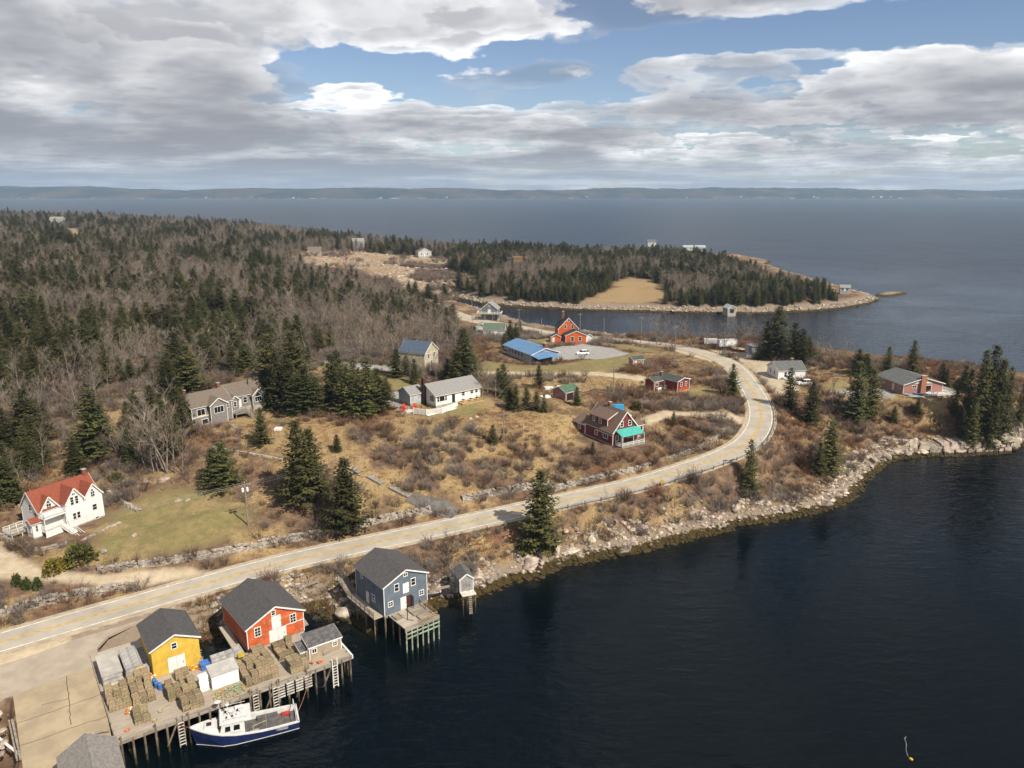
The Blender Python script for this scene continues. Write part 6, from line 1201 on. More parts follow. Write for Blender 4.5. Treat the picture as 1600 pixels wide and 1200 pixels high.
CL = [('spruces clustered behind the grey house lawn', 'dark spruce in the clump right of the grey house', [(436, 640, 548), (455, 642, 560), (478, 645, 570), (425, 622, 520), (462, 622, 515), (495, 640, 588)]), ('spruces of the big clump left of the ranch bungalow', 'dark spruce in the big clump left of the ranch bungalow', [(520, 630, 552), (545, 648, 565), (572, 650, 555), (590, 640, 575), (556, 632, 560), (604, 625, 590), (530, 615, 545)]),
      ('spruces crowding the rocky point', 'tall dark spruce in the thick clump on the rocky point', [(1506, 668, 576), (1522, 690, 545), (1536, 686, 538), (1550, 690, 560), (1566, 684, 572), (1590, 672, 598), (1490, 650, 592), (1530, 660, 560), (1556, 660, 560), (1600, 660, 588), (1515, 705, 620), (1545, 704, 610), (1500, 690, 640)]), ('spruces by the cream house', 'dark spruce beside the cream house and bungalow', [(725, 600, 512), (712, 602, 545), (738, 596, 550), (700, 598, 560), (620, 590, 545), (635, 585, 555), (648, 600, 560)]),
      ('young spruces between bungalow and green shed', 'young spruce in the hollow between bungalow and green shed', [(788, 620, 568), (805, 642, 600), (822, 640, 603), (838, 642, 612), (797, 638, 605), (842, 606, 570), (778, 605, 575), (850, 645, 615)]), ('spruces beside the channel houses', 'spruce beside the houses at the channel', [(797, 535, 500), (788, 545, 520), (806, 540, 505), (812, 522, 497)]), ('spruces on the neck behind the trailers', 'spruce on the neck of land behind the boats', [(1212, 560, 478), (1238, 566, 502), (1252, 568, 512), (1185, 562, 540), (1262, 565, 525), (1196, 555, 500)]),
      ('spruces by the sea right of the bungalow', 'small spruce at the sea edge right of the brick bungalow', [(1470, 604, 566), (1478, 606, 575), (1505, 612, 570), (1340, 585, 545), (1352, 588, 552)]), ('spruces around the red roofed house', 'spruce at the edge of the woods behind the red roofed house', [(16, 790, 690), (145, 715, 605), (120, 742, 688), (350, 762, 690), (335, 755, 700), (160, 700, 630), (-10, 760, 700), (55, 745, 690)])]
for grp, lab, L in CL:
    for k, (px, pb, pt) in enumerate(L): p = G(px, pb); h_ = max(2, height_to(p, pt)); tree('s', (k * 3 + px) % 5, p, h_, px, lab, grp, wide=random.uniform(.9, 1.15) * (.7 if 'point' in grp else 1.3))
for px, pb, pt in ((297, 758, 690),): p = G(px, pb); tree('l', 0, p, height_to(p, pt), 1, 'rusty brown larch without needles beside the bushy spruces')
# ------------------------------------------------------------------ woods
def excl(x, y):
    ok = pdist(road_k[:, :2], x, y)[0] > 8
    for cx, cy, r_ in KEEP: ok &= (x - cx) ** 2 + (y - cy) ** 2 > r_ * r_
    return ok
KEEP = [(-83, 135, 13), (-70, 192, 17), (-66, 209, 9), (-16, 194, 18), (24, 171, 14), (46, 223, 11), (89, 243, 12), (122, 225, 17), (6, 273, 17), (24, 315, 14)]
for o in list(COL.objects):
    if o.name.startswith(('far_house', 'house_frame', 'cream_house', 'green_roof', 'far_boathouse', 'garage', 'boathouse')) and o.parent is None and o.location.y > 180:
        KEEP.append((o.location.x + 4, o.location.y + 3, 13)); d_ = Vector((o.location.x, o.location.y)); n_ = d_.normalized(); KEEP += [(o.location.x - n_.x * k + 3, o.location.y - n_.y * k, 10) for k in ((14, 26) if o.location.y > 400 else (10,))]
def sample(n, y0, y1, poly_ok, seed):
    r = np.random.default_rng(seed); y = np.sqrt(r.uniform((y0 + 60) ** 2, (y1 + 60) ** 2, n)) - 60; x = r.uniform(-.86, .86, n) * (y + 60); m = poly_ok(x, y); return x[m], y[m]
def in_forest(x, y):
    m = sdist(forest_poly, x, y) > 0; x_, y_ = x, y
    for b_ in BARE:
        poly = np.array([tuple(ground(*p))[:2] for p in b_]); m &= sdist(poly, x, y) < 1.0
    for b_ in (LAWNS[1], OCHRE[4], OCHRE[5], ASPH[2]):
        poly = np.array([tuple(ground(*p))[:2] for p in b_]); m &= sdist(poly, x, y) < 0.5
    return m & excl(x, y) & (sdist(COAST, x, y) > 7)
xa, ya = sample(9000, 110, 430, in_forest, 1); xb, yb = sample(42000, 430, 1320, in_forest, 2); xc, yc = sample(30000, 430, 840, lambda x, y: in_forest(x, y) & (x > -60), 3); xb, yb = np.r_[xb, xc], np.r_[yb, yc]
FX, FY = np.r_[xa, xb], np.r_[ya, yb]
con = vnoise(FX / 38, FY / 38, 31) + .6 * vnoise(FX / 13, FY / 13, 32) + .25 * rng.normal(0, 1, len(FX)) + np.where((sdist(COAST, FX, FY) < 190) & (FX > -60), .20, 0) * (FY > 420) + np.where(FY < 330, -.20, -.10)
is_con = con > np.where(FX > -60, .04, -.04)
FZ = land_z(FX, FY); FH = np.where(is_con, np.clip(rng.normal(8.5, 2.4, len(FX)), 3.5, 14.5), rng.uniform(7, 12, len(FX)))
young = (sdist(COAST, FX, FY) < 60) & (FY > 380); FH = np.where(young, FH * .8, FH)
def seen(x, y, z):
    d = CAMH - z; dep = y * CP + d * SP; return 800 + FPX * x / dep, 600 + FPX * (d * CP - y * SP) / dep
tx_, ty_ = seen(FX, FY, FZ + FH); hide = np.zeros(len(FX), bool)       # keep the stony clearing and the far fields open to view
for q in BARE[:4] + [OCHRE[5]]: hide |= sdist(np.array(q, float), tx_, ty_) > -1.5
hide &= rng.random(len(FX)) < .88; FX, FY, FZ, FH, is_con = FX[~hide], FY[~hide], FZ[~hide], FH[~hide], is_con[~hide]
order = np.argsort(np.hypot(FX, FY)); vis = (np.abs(FX) < .70 * FY + 6)
ind = np.zeros(len(FX), bool); cnt = {True: 0, False: 0}
for i in order:
    c_ = bool(is_con[i])
    if vis[i] and cnt[c_] < (215 if c_ else 275): ind[i] = True; cnt[c_] += 1
for i in np.nonzero(ind)[0]:
    if is_con[i]: tree('s', int(rng.integers(0, 5)), (FX[i], FY[i], FZ[i]), FH[i], rng.uniform(0, 6.28), 'dark spruce rising among the bare trees of the woods', 'spruces of the near woods', wide=rng.uniform(.9, 1.4))
    else: tree('b', int(rng.integers(0, 5)), (FX[i], FY[i], FZ[i]), FH[i], rng.uniform(0, 6.28), 'leafless grey tree in the woods behind the houses', 'bare trees of the near woods')
PROTO = {}
def proto_collection(name, meshes):
    c = bpy.data.collections.new(name)
    for k, me in enumerate(meshes): o = bpy.data.objects.new(f'{name}_{k:02d}', me); c.objects.link(o)
    return c
def scatter(name, xyz, rz, sc, idx, coll):
    me = bpy.data.meshes.new(name); n = len(xyz); me.vertices.add(n); me.vertices.foreach_set('co', np.asarray(xyz, np.float32).ravel())
    for k, v, ty in (('rz', rz, 'FLOAT'), ('pi', idx, 'INT')): a = me.attributes.new(k, ty, 'POINT'); a.data.foreach_set('value', np.asarray(v))
    a = me.attributes.new('sc', 'FLOAT_VECTOR', 'POINT'); sc = np.asarray(sc, np.float32); sc = np.repeat(sc[:, None], 3, 1) if sc.ndim == 1 else sc; a.data.foreach_set('vector', sc.ravel())
    o = bpy.data.objects.new(name, me); COL.objects.link(o); ng = bpy.data.node_groups.new(name, 'GeometryNodeTree'); ng.interface.new_socket('Geometry', in_out='INPUT', socket_type='NodeSocketGeometry'); ng.interface.new_socket('Geometry', in_out='OUTPUT', socket_type='NodeSocketGeometry')
    N = ng.nodes; gi, go = N.new('NodeGroupInput'), N.new('NodeGroupOutput'); ip = N.new('GeometryNodeInstanceOnPoints'); ci = N.new('GeometryNodeCollectionInfo'); ci.inputs[0].default_value = coll; ci.inputs['Separate Children'].default_value = True; ci.inputs['Reset Children'].default_value = True
    def attr(k, t): a = N.new('GeometryNodeInputNamedAttribute'); a.data_type = t; a.inputs['Name'].default_value = k; return a.outputs[0]
    cx = N.new('ShaderNodeCombineXYZ'); er = N.new('FunctionNodeEulerToRotation'); L = ng.links; L.new(attr('rz', 'FLOAT'), cx.inputs[2]); L.new(cx.outputs[0], er.inputs[0])
    ip.inputs['Pick Instance'].default_value = True; L.new(gi.outputs[0], ip.inputs['Points']); L.new(ci.outputs[0], ip.inputs['Instance']); L.new(attr('pi', 'INT'), ip.inputs['Instance Index']); L.new(er.outputs[0], ip.inputs['Rotation']); L.new(attr('sc', 'FLOAT_VECTOR'), ip.inputs['Scale']); L.new(ip.outputs[0], go.inputs[0])
    md = o.modifiers.new('scatter', 'NODES'); md.node_group = ng; tag(o, kind='stuff'); return o
full_s = [s.mesh(f'spruce_{k}', [M_bark, M_need]) for k, s in enumerate(SPR)]; full_b = [s.mesh(f'bare_{k}', [M_gbark, M_twig]) for k, s in enumerate(BAR)]
pc = proto_collection('woods_parts', full_s + full_b); rest = ~ind
sc_ = np.where(is_con, FH / 10, FH / 9)[rest]; wd_ = rng.uniform(.85, 1.6, rest.sum()); wo = scatter('woodland', np.c_[FX, FY, FZ][rest], rng.uniform(0, 6.28, rest.sum()), np.c_[sc_ * wd_, sc_ * wd_, sc_], np.where(is_con, rng.integers(0, 5, len(FX)), rng.integers(5, 10, len(FX)))[rest], pc)
tag(wo, 'far mixed woods of bare trees and spruces on the hill')
# bare trees outside the woods
BT = [('leafless trees on the neck of land', 'leafless pale tree on the neck of land by the channel', [(1012, 538, 492), (1026, 540, 488), (1040, 541, 490), (1055, 541, 486), (1070, 543, 492), (1086, 544, 496), (1100, 546, 495), (1118, 546, 492), (1132, 547, 494), (1150, 549, 490), (1160, 549, 496), (1172, 551, 494), (1186, 552, 500), (1200, 553, 500), (1222, 556, 505), (1280, 566, 520), (1296, 570, 524), (1312, 572, 526), (1325, 574, 530), (1180, 556, 515), (1206, 560, 520), (1228, 566, 520), (1246, 564, 520), (1268, 566, 530)]),
      ('birches beside the ranch bungalow', 'slim bare birch beside the ranch bungalow', [(662, 598, 550), (680, 600, 545), (752, 620, 575), (762, 618, 570), (775, 622, 580), (640, 590, 540), (746, 605, 560), (812, 615, 580)]), ('tall bare trunks left of the grey house', 'tall slim bare trunk left of the grey house', [(225, 735, 640), (238, 742, 630), (250, 738, 625), (262, 740, 618), (215, 725, 650), (200, 722, 655), (272, 742, 645), (283, 738, 650), (40, 765, 690), (64, 740, 650), (290, 690, 640), (186, 715, 650), (246, 700, 620), (230, 690, 610)]),
      ('thin dead trees on the bank', 'thin bare tree on the bank below the road', [(1098, 790, 745), (1130, 780, 740), (1060, 770, 735), (960, 800, 755), (880, 830, 790), (700, 860, 820), (1350, 700, 660), (1300, 630, 580)])]
for grp, lab, L in BT:
    for k, (px, pb, pt) in enumerate(L): p = G(px, pb); tree('b', (k * 2 + px) % 5, p, max(2.5, height_to(p, pt)), px, lab, grp)
# ------------------------------------------------------------------ shrubs and grass
SHM = [shrub(21).mesh('shrub_a', [M_shr]), shrub(22, 1.3, 40, 1.0).mesh('shrub_b', [M_shr2]), shrub(23, 1.7, 52, .9).mesh('shrub_c', [M_shr3]), shrub(24, 1.5, 50, 1.1).mesh('shrub_d', [M_shr])]
GRM = [tuft(31).mesh('tuft_a', [M_straw]), tuft(32, .4, 26, .7).mesh('tuft_b', [M_straw]), tuft(33, .25, 30, .6).mesh('tuft_c', [M_green]), tuft(34, .45, 20, .6).mesh('tuft_d', [M_shr2])]
polyc = lambda L: [np.array([tuple(ground(*p))[:2] for p in q]) for q in L]
PL_, PO_, PG_ = polyc(LAWNS), polyc(OCHRE), polyc(GRAVEL + ASPH + BARE)
def inany(P_, x, y, pad=0.0): return np.any([sdist(q, x, y) > pad for q in P_], 0)
def open_land(x, y):
    m = (sdist(COAST, x, y) > 3.2) & (pdist(road_k[:, :2], x, y)[0] > 4.6) & ~inany(PG_, x, y, -.4) & (sdist(PAD, x, y) < -.5) & (sdist(np.array(ap), x, y) < -.3)
    for cx, cy, r_ in KEEP[:10]: m &= (x - cx) ** 2 + (y - cy) ** 2 > (r_ * .62) ** 2
    for px, py, r_ in ((28, 918, 2.2), (43, 921, 2.2), (60, 922, 2.2), (88, 893, 3.4), (125, 880, 3.6), (45, 930, 3), (100, 896, 3), (180, 752, 2), (994, 640, 2.5)):
        q = ground(px, py); m &= (x - q.x) ** 2 + (y - q.y) ** 2 > r_ * r_
    return m
sx_, sy_ = sample(42000, 85, 360, lambda x, y: open_land(x, y) & ~inany(PL_, x, y, -1), 5)
dn = 1.3 * vnoise(sx_ / 17, sy_ / 17, 41) + .6 * vnoise(sx_ / 5, sy_ / 5, 42) + .06 - .6 * inany(PO_, sx_, sy_); k_ = (dn > rng.uniform(-.3, .22, len(sx_))) & (sdist(forest_poly, sx_, sy_) < 12); sx_, sy_ = sx_[k_], sy_[k_]
tone = vnoise(sx_ / 14, sy_ / 14, 44) + rng.normal(0, .14, len(sx_)); si = np.where(tone < -.14, 2, np.where(tone < .1, 0, np.where(tone < .22, 3, 1)))
scatter('scrub', np.c_[sx_, sy_, land_z(sx_, sy_)], rng.uniform(0, 6.28, len(sx_)), rng.uniform(.5, 1.65, len(sx_)) * (1 + .5 * np.clip(vnoise(sx_ / 9, sy_ / 9, 45), 0, 1)), si, proto_collection('scrub_parts', SHM))
gx, gy = sample(95000, 85, 330, open_land, 6); k_ = (sdist(forest_poly, gx, gy) < 5); gx, gy = gx[k_], gy[k_]; lawn_ = inany(PL_, gx, gy)
k_ = ~(lawn_ & (rng.random(len(gx)) < .55)); gx, gy, lawn_ = gx[k_], gy[k_], lawn_[k_]
scatter('dry_grass', np.c_[gx, gy, land_z(gx, gy)], rng.uniform(0, 6.28, len(gx)), np.where(lawn_, .4, 1.0) * rng.uniform(.5, 1.25, len(gx)), np.where(lawn_, np.where(rng.random(len(gx)) < .6, 2, 0), np.where(vnoise(gx / 12, gy / 12, 47) > .16, 3, rng.integers(0, 2, len(gx)))), proto_collection('grass_parts', GRM))
wx, wy = sample(16000, 110, 330, lambda x, y: (sdist(forest_poly, x, y) > -4) & (sdist(COAST, x, y) > 6) & excl(x, y), 8)
scatter('undergrowth', np.c_[wx, wy, land_z(wx, wy)], rng.uniform(0, 6.28, len(wx)), rng.uniform(.7, 1.9, len(wx)), rng.choice([0, 2, 2, 3], len(wx)), PROTO.setdefault('u', bpy.data.collections['scrub_parts']))
cx_ = np.concatenate([np.c_[rng.uniform(q[:, 0].min(), q[:, 0].max(), 1500), rng.uniform(q[:, 1].min(), q[:, 1].max(), 1500)] for q in polyc(BARE[:4])]); cx_ = cx_[vnoise(cx_[:, 0] / 16, cx_[:, 1] / 16, 49) > -.05]
scatter('clearing_scrub', np.c_[cx_, land_z(cx_[:, 0], cx_[:, 1])], rng.uniform(0, 6.28, len(cx_)), rng.uniform(.8, 2.4, len(cx_)), rng.choice([0, 2, 2, 3], len(cx_)), bpy.data.collections['scrub_parts'])
# rough strip between the road and the wharf sheds
rs = []
for q in ([(258, 948), (345, 925), (355, 945), (335, 985), (315, 980), (306, 957)], [(440, 903), (560, 872), (578, 886), (548, 918), (505, 945), (478, 925)], [(690, 852), (800, 822), (815, 850), (740, 884), (700, 895), (682, 875)]):
    Q = np.array([P2(x, y, 4.0) for x, y in q]); p = np.c_[rng.uniform(Q[:, 0].min(), Q[:, 0].max(), 700), rng.uniform(Q[:, 1].min(), Q[:, 1].max(), 700)]; rs.append(p[(sdist(Q, p[:, 0], p[:, 1]) > 0) & (pdist(road_k[:, :2], p[:, 0], p[:, 1])[0] > 4.6)])
rs = np.concatenate(rs); n_ = len(rs); isg = rng.random(n_) < .6
scatter('roadside_scrub', np.c_[rs, land_z(rs[:, 0], rs[:, 1])], rng.uniform(0, 6.28, n_), np.where(isg, rng.uniform(.8, 1.5, n_), rng.uniform(.25, .7, n_)), np.where(isg, rng.choice([0, 1, 3], n_), rng.choice([4, 5, 5, 6], n_)), proto_collection('strip_parts', GRM + SHM))
# large shrubs one can point at
BSH = [shrub(51, 3.0, 120, 2.6, .03), shrub(52, 3.0, 110, 2.4, .03)]; BSM = [BSH[0].mesh('shrub', [M_shr3]), BSH[1].mesh('shrub', [M_shr2]), BSH[0].mesh('shrub', [M_shr])]
for grp, lab, mi, L in (('grey thickets inside the bend', 'large leafless grey shrub inside the road bend', 0, [(1080, 625, 1.2), (1100, 632, 1.3), (1118, 640, 1.2), (1062, 630, 1.0), (1130, 652, .9), (1090, 672, 1.1), (1110, 680, 1.0), (1125, 668, 1.0), (1140, 660, .8), (1075, 665, .9)]), ('rusty willow thicket before the maroon house', 'rusty brown willow shrub beside the maroon house', 1, [(985, 722, 1.3), (1000, 728, 1.3), (1020, 722, 1.2), (1035, 715, 1.1), (1012, 712, 1.1), (1050, 712, 1.0), (970, 715, .9)]),
                        ('brown thickets on the open slope', 'large brown leafless shrub on the slope below the bungalow', 2, [(640, 700, 1.0), (670, 715, 1.1), (700, 690, 1.0), (720, 720, 1.2), (655, 735, 1.1), (690, 750, 1.1), (730, 760, 1.2), (760, 755, 1.2), (640, 770, 1.2), (790, 730, 1.0), (820, 720, 1.0), (850, 715, .9), (780, 770, 1.0), (660, 765, 1.1), (610, 690, .9), (590, 720, 1.0), (880, 730, 1.0), (840, 690, .8), (750, 700, .9)]), ('grey thickets on the shore bank', 'tangled grey shrub on the bank below the guard rail', 0, [(960, 800, .9), (985, 792, 1.0), (1005, 795, 1.0), (1030, 790, .9), (1060, 780, .8), (940, 805, .8), (1110, 775, .9), (1135, 770, .9), (1230, 760, .9), (1215, 775, .8), (745, 840, .8), (780, 835, .8)]),
                        ('brown thickets beside the power pole', 'brown leafless shrub between the wall and the power pole', 2, [(430, 810, .9), (455, 825, .8), (500, 815, .8), (410, 790, .8), (480, 830, .7), (445, 760, .9), (390, 740, .9), (365, 725, .8)]), ('shrubs by the sea ledge', 'brown shrub on the bank above the sea ledge', 2, [(1340, 690, .9), (1365, 685, .8), (1390, 680, .9), (1410, 685, .8), (1330, 670, .8), (1450, 670, .8), (1470, 680, .7)])):
    for px, py, k in L:
        o = bpy.data.objects.new('shrub', BSM[mi]); COL.objects.link(o); o.location = G(px, py); o.rotation_euler.z = px; o.scale = (k * .62, k * .62, k * random.uniform(.5, .72)); tag(o, lab, 'shrub', grp)
EVM = [leafy_bush(61, 1.3, 1.2).mesh('evergreen_shrub', [M_need2]), leafy_bush(62, 2.0, .75, 700).mesh('evergreen_shrub', [leafmat('cedar_green', (.075, .095, .022), (.04, .055, .015), .1)]), leafy_bush(63, 1.2, 1.5, 900).mesh('evergreen_shrub', [leafmat('olive_juniper', (.22, .17, .028), (.10, .085, .018), .05)])]
for px, py, mi, k, lab, grp in ((28, 918, 1, 1.0, 'small clipped cone shaped cedar beside the gravel drive', 'three clipped cedars'), (43, 921, 1, .95, 'small clipped cone shaped cedar beside the gravel drive', 'three clipped cedars'), (60, 922, 1, 1.0, 'small clipped cone shaped cedar beside the gravel drive', 'three clipped cedars'), (88, 893, 2, 1.5, 'golden juniper at the bend of the gravel drive', None), (125, 880, 0, 2.2, 'dark green juniper behind the golden juniper', None), (182, 752, 0, 1.2, 'green shrub beside the rocks behind the red roofed house', None), (937, 655, 2, .8, 'yellow green conifer bush behind the maroon house', None), (994, 640, 0, 1.3, 'round olive shrub near the blue tarpaulin', None), (818, 862, 0, 1.5, 'green juniper at the foot of the lone tall spruce', None), (860, 866, 0, 1.2, 'second green juniper at the foot of lone spruce', None), (1068, 664, 0, .8, 'small green bush at the gravel drive', None)):
    o = bpy.data.objects.new('evergreen_shrub', EVM[mi]); COL.objects.link(o); o.location = G(px, py); o.scale = (k,) * 3; o.rotation_euler.z = px; tag(o, lab, 'shrub', grp)

# ------------------------------------------------------------------ rocks
def rock_material():
    m = material('granite', (.42, .345, .268), .92, .25, .8, (.185, .155, .128), bump=.4, bscale=5, rnd=.4); w = NT(m.node_tree); b = w.n['Principled BSDF']; src = b.inputs['Base Color'].links[0].from_socket
    geo = w.new('ShaderNodeNewGeometry'); sx = w.new('ShaderNodeSeparateXYZ'); w.l.new(geo.outputs['Position'], sx.inputs[0]); n = w.noise(geo.outputs['Position'], 1.1, 3)
    w.l.new(w.mix(w.ramp(w.math('ADD', sx.outputs[2], w.math('MULTIPLY', w.math('SUBTRACT', n, .5), 1.5)), .75, 1.15, 1.0, 0.0), src, w.mix(n, (.016, .012, .004), (.07, .048, .014))), b.inputs['Base Color']); return m
M_rock = rock_material(); RKM = [rock(k) for k in range(70, 77)]; RKS = [rock(k, 1) for k in range(80, 86)]
for me in RKM + RKS: me.materials.append(M_rock)
def coast_pts(i0, i1, n, lo, hi, seed):
    r = np.random.default_rng(seed); seg = COAST[i0:i1 + 1]; L = np.r_[0, np.cumsum(np.linalg.norm(np.diff(seg, axis=0), axis=1))]; u = r.uniform(0, L[-1], n)
    x, y = np.interp(u, L, seg[:, 0]), np.interp(u, L, seg[:, 1]); j = np.clip(np.searchsorted(L, u) - 1, 0, len(seg) - 2); t = seg[j + 1] - seg[j]; t /= np.linalg.norm(t, axis=1)[:, None]; d = lo + (hi - lo) * r.random(n) ** 1.3
    sgn = 1 if sdist(COAST, np.array([x[0] - t[0, 1] * .5]), np.array([y[0] + t[0, 0] * .5]))[0] > 0 else -1
    return x - sgn * t[:, 1] * d, y + sgn * t[:, 0] * d
NEAR0 = [i for i, p in enumerate(COAST_PX) if p == (492, 950)][0]; NEAR1 = [i for i, p in enumerate(COAST_PX) if p == (1700, 680)][0]; FAR0 = [i for i, p in enumerate(COAST_PX) if p == (712, 466)][0]; FAR1 = [i for i, p in enumerate(COAST_PX) if p == (1300, 447)][0]
def clear_of_sheds(x, y): return ~((np.hypot(x + 21, y - 114) < 5.5))
rx, ry = coast_pts(NEAR0, NEAR1, 250, .0, 6.5, 91); m_ = clear_of_sheds(rx, ry) & (pdist(road_k[:, :2], rx, ry)[0] > 5); rx, ry = rx[m_], ry[m_]; rz_ = land_z(rx, ry)
for i in range(len(rx)):
    o = bpy.data.objects.new('boulder', RKM[i % 7]); COL.objects.link(o); k = float(np.clip(rng.lognormal(-.3, .5), .4, 2.4)); o.location = (rx[i], ry[i], rz_[i] + .12 * k); o.rotation_euler = (rng.normal(0, .3), rng.normal(0, .3), rng.uniform(0, 6.28)); o.scale = (k, k * rng.uniform(.6, 1), k * rng.uniform(.6, .95)); tag(o, 'pale granite boulder on the rocky shore below the road', 'boulder', 'boulders along the rocky shore')
for px, py, s_, rz0, lab in ((868, 860, (1.7, 1.4, 1.9), .4, 'big upright grey boulder at the foot of lone spruce'), (895, 866, (1.8, 1.1, .9), .2, 'pale flat boulder beside the big upright boulder'), (910, 877, (1.2, 1.1, 1.2), 1, 'tan round boulder standing at the waterline'), (1375, 690, (2.6, 1.3, 1.0), -.4, 'long pale slab boulder above the weedy cove'), (1400, 705, (2.6, 1.3, .9), -.5, 'grey tilted boulder at the head of the cove'), (1368, 700, (2.0, 1.3, 1.0), -.3, 'pale broad boulder on the cobble bank'), (1342, 684, (1.3, 1.0, .8), .3, 'bright white boulder in the brown scrub'),
                        (1515, 700, (9.5, 3.0, 1.7), .08, 'long flat tan rock ledge at the water below the spruces'), (1468, 703, (4.5, 2.2, 1.4), .1, 'smaller tan rock ledge left of the long ledge'), (1398, 690, (6.5, .8, .8), -.32, 'thin dark rock rib running down to the cove'), (1555, 690, (5, 2.5, 1.6), -.3, 'broken tan ledge at the end of the rocky point'), (1590, 672, (4.5, 2.5, 2.0), -.5, 'pale blocky outcrop on the rocky point'), (210, 838, (1, .7, .6), 0, 'grey boulder on the lawn beside the junipers'), (278, 783, (.9, .7, .6), 0, 'grey boulder on the green lawn beside a paler one'), (292, 783, (.8, .6, .5), 1, 'pale boulder beside the grey lawn boulder'), (162, 863, (.9, .7, .6), 2, 'bluish boulder behind the green juniper'), (735, 655, (.8, .7, .5), 0, 'white boulder below the sun deck'), (745, 652, (.7, .6, .5), 1, 'smaller white boulder below the sun deck'), (226, 753, (1.8, 1.2, 1.0), 0, 'large grey rock at the edge of woods'), (256, 750, (1.5, 1.1, .9), 1, 'second grey rock at the edge of woods')):
    p = G(px, py)
    if s_[0] > 4:                       # a ledge: tilted beds of rock broken by joints
        rr = random.Random(px); m = MB(); L, D, Hh = s_; n = max(3, int(L / 1.6))
        for bed in range(3):
            x = -L + rr.uniform(0, .5)
            while x < L * (1 - .12 * bed):
                w = rr.uniform(1.2, 3.4); d0 = -D * (1 - .22 * bed) + rr.uniform(-.3, .3); d1 = D + rr.uniform(-.3, .3); z0, z1 = -1.2 + bed * Hh * .45, -.35 + (bed + 1) * Hh * .42 + rr.uniform(-.14, .14); j = lambda: rr.uniform(-.22, .22)
                m.hexa([(x + j(), d0 + j(), z0), (x + w + j(), d0 + j(), z0), (x + w + j(), d1 + j(), z0), (x + j(), d1 + j(), z0), (x + .15 + j(), d0 + .35 + j(), z1 + j() * .5), (x + w - .12 + j(), d0 + .35 + j(), z1 + j() * .5), (x + w - .1 + j(), d1 + j(), z1 + .2 + j() * .5), (x + .1 + j(), d1 + j(), z1 + .2 + j() * .5)]); x += w + rr.choice((.02, .05, .35))
        o = m.build('rock_ledge', M_rock); o.location = p
    else: o = bpy.data.objects.new('boulder', RKM[int(px) % 7]); COL.objects.link(o); o.location = p + Vector((0, 0, s_[2] * .1)); o.scale = s_
    o.rotation_euler = (0, 0, rz0); tag(o, lab, 'rock')
def stones(name, i0, i1, n, lo, hi, a, b, seed):
    x, y = coast_pts(i0, i1, n, lo, hi, seed); m = clear_of_sheds(x, y) & (pdist(road_k[:, :2], x, y)[0] > 4.6) & (sdist(PAD, x, y) < -.3) & (sdist(np.array(ap), x, y) < -.3); x, y = x[m], y[m]; r = np.random.default_rng(seed + 1); s = a + (b - a) * r.random(len(x)) ** 2.6
    return np.c_[x, y, land_z(x, y) + .1 * s], s
s1, k1 = stones('', NEAR0, NEAR1, 6200, -.8, 6.6, .12, .85, 93); s2, k2 = stones('', FAR0, FAR1, 2600, -1, 5.5, .3, 1.3, 95); s3, k3 = stones('', 6, NEAR0, 1500, -.5, 6, .2, .8, 97); s4, k4 = stones('', NEAR1, FAR0 - 2, 1200, -.5, 4, .3, .9, 99)
bx_ = [rng.uniform(0, 1, (1500, 2)) for _ in range(1)]
bl = polyc(BARE[:3]); bb = [np.c_[rng.uniform(q[:, 0].min(), q[:, 0].max(), 420), rng.uniform(q[:, 1].min(), q[:, 1].max(), 420)] for q in bl]; bb = [p[sdist(q, p[:, 0], p[:, 1]) > -6] for p, q in zip(bb, bl)]; B5 = np.concatenate(bb); s5 = np.c_[B5, land_z(B5[:, 0], B5[:, 1])]; k5 = rng.uniform(.3, 1.0, len(s5)) ** 1.5 * 2.2
S_ = np.concatenate([s1, s2, s3, s4, s5]); K_ = np.concatenate([k1, k2, k3, k4, k5])
scatter('shore_stones', S_, rng.uniform(0, 6.28, len(S_)), np.c_[K_, K_ * rng.uniform(.6, 1, len(K_)), K_ * rng.uniform(.6, 1, len(K_))], rng.integers(0, 6, len(S_)), proto_collection('stone_parts', RKS))

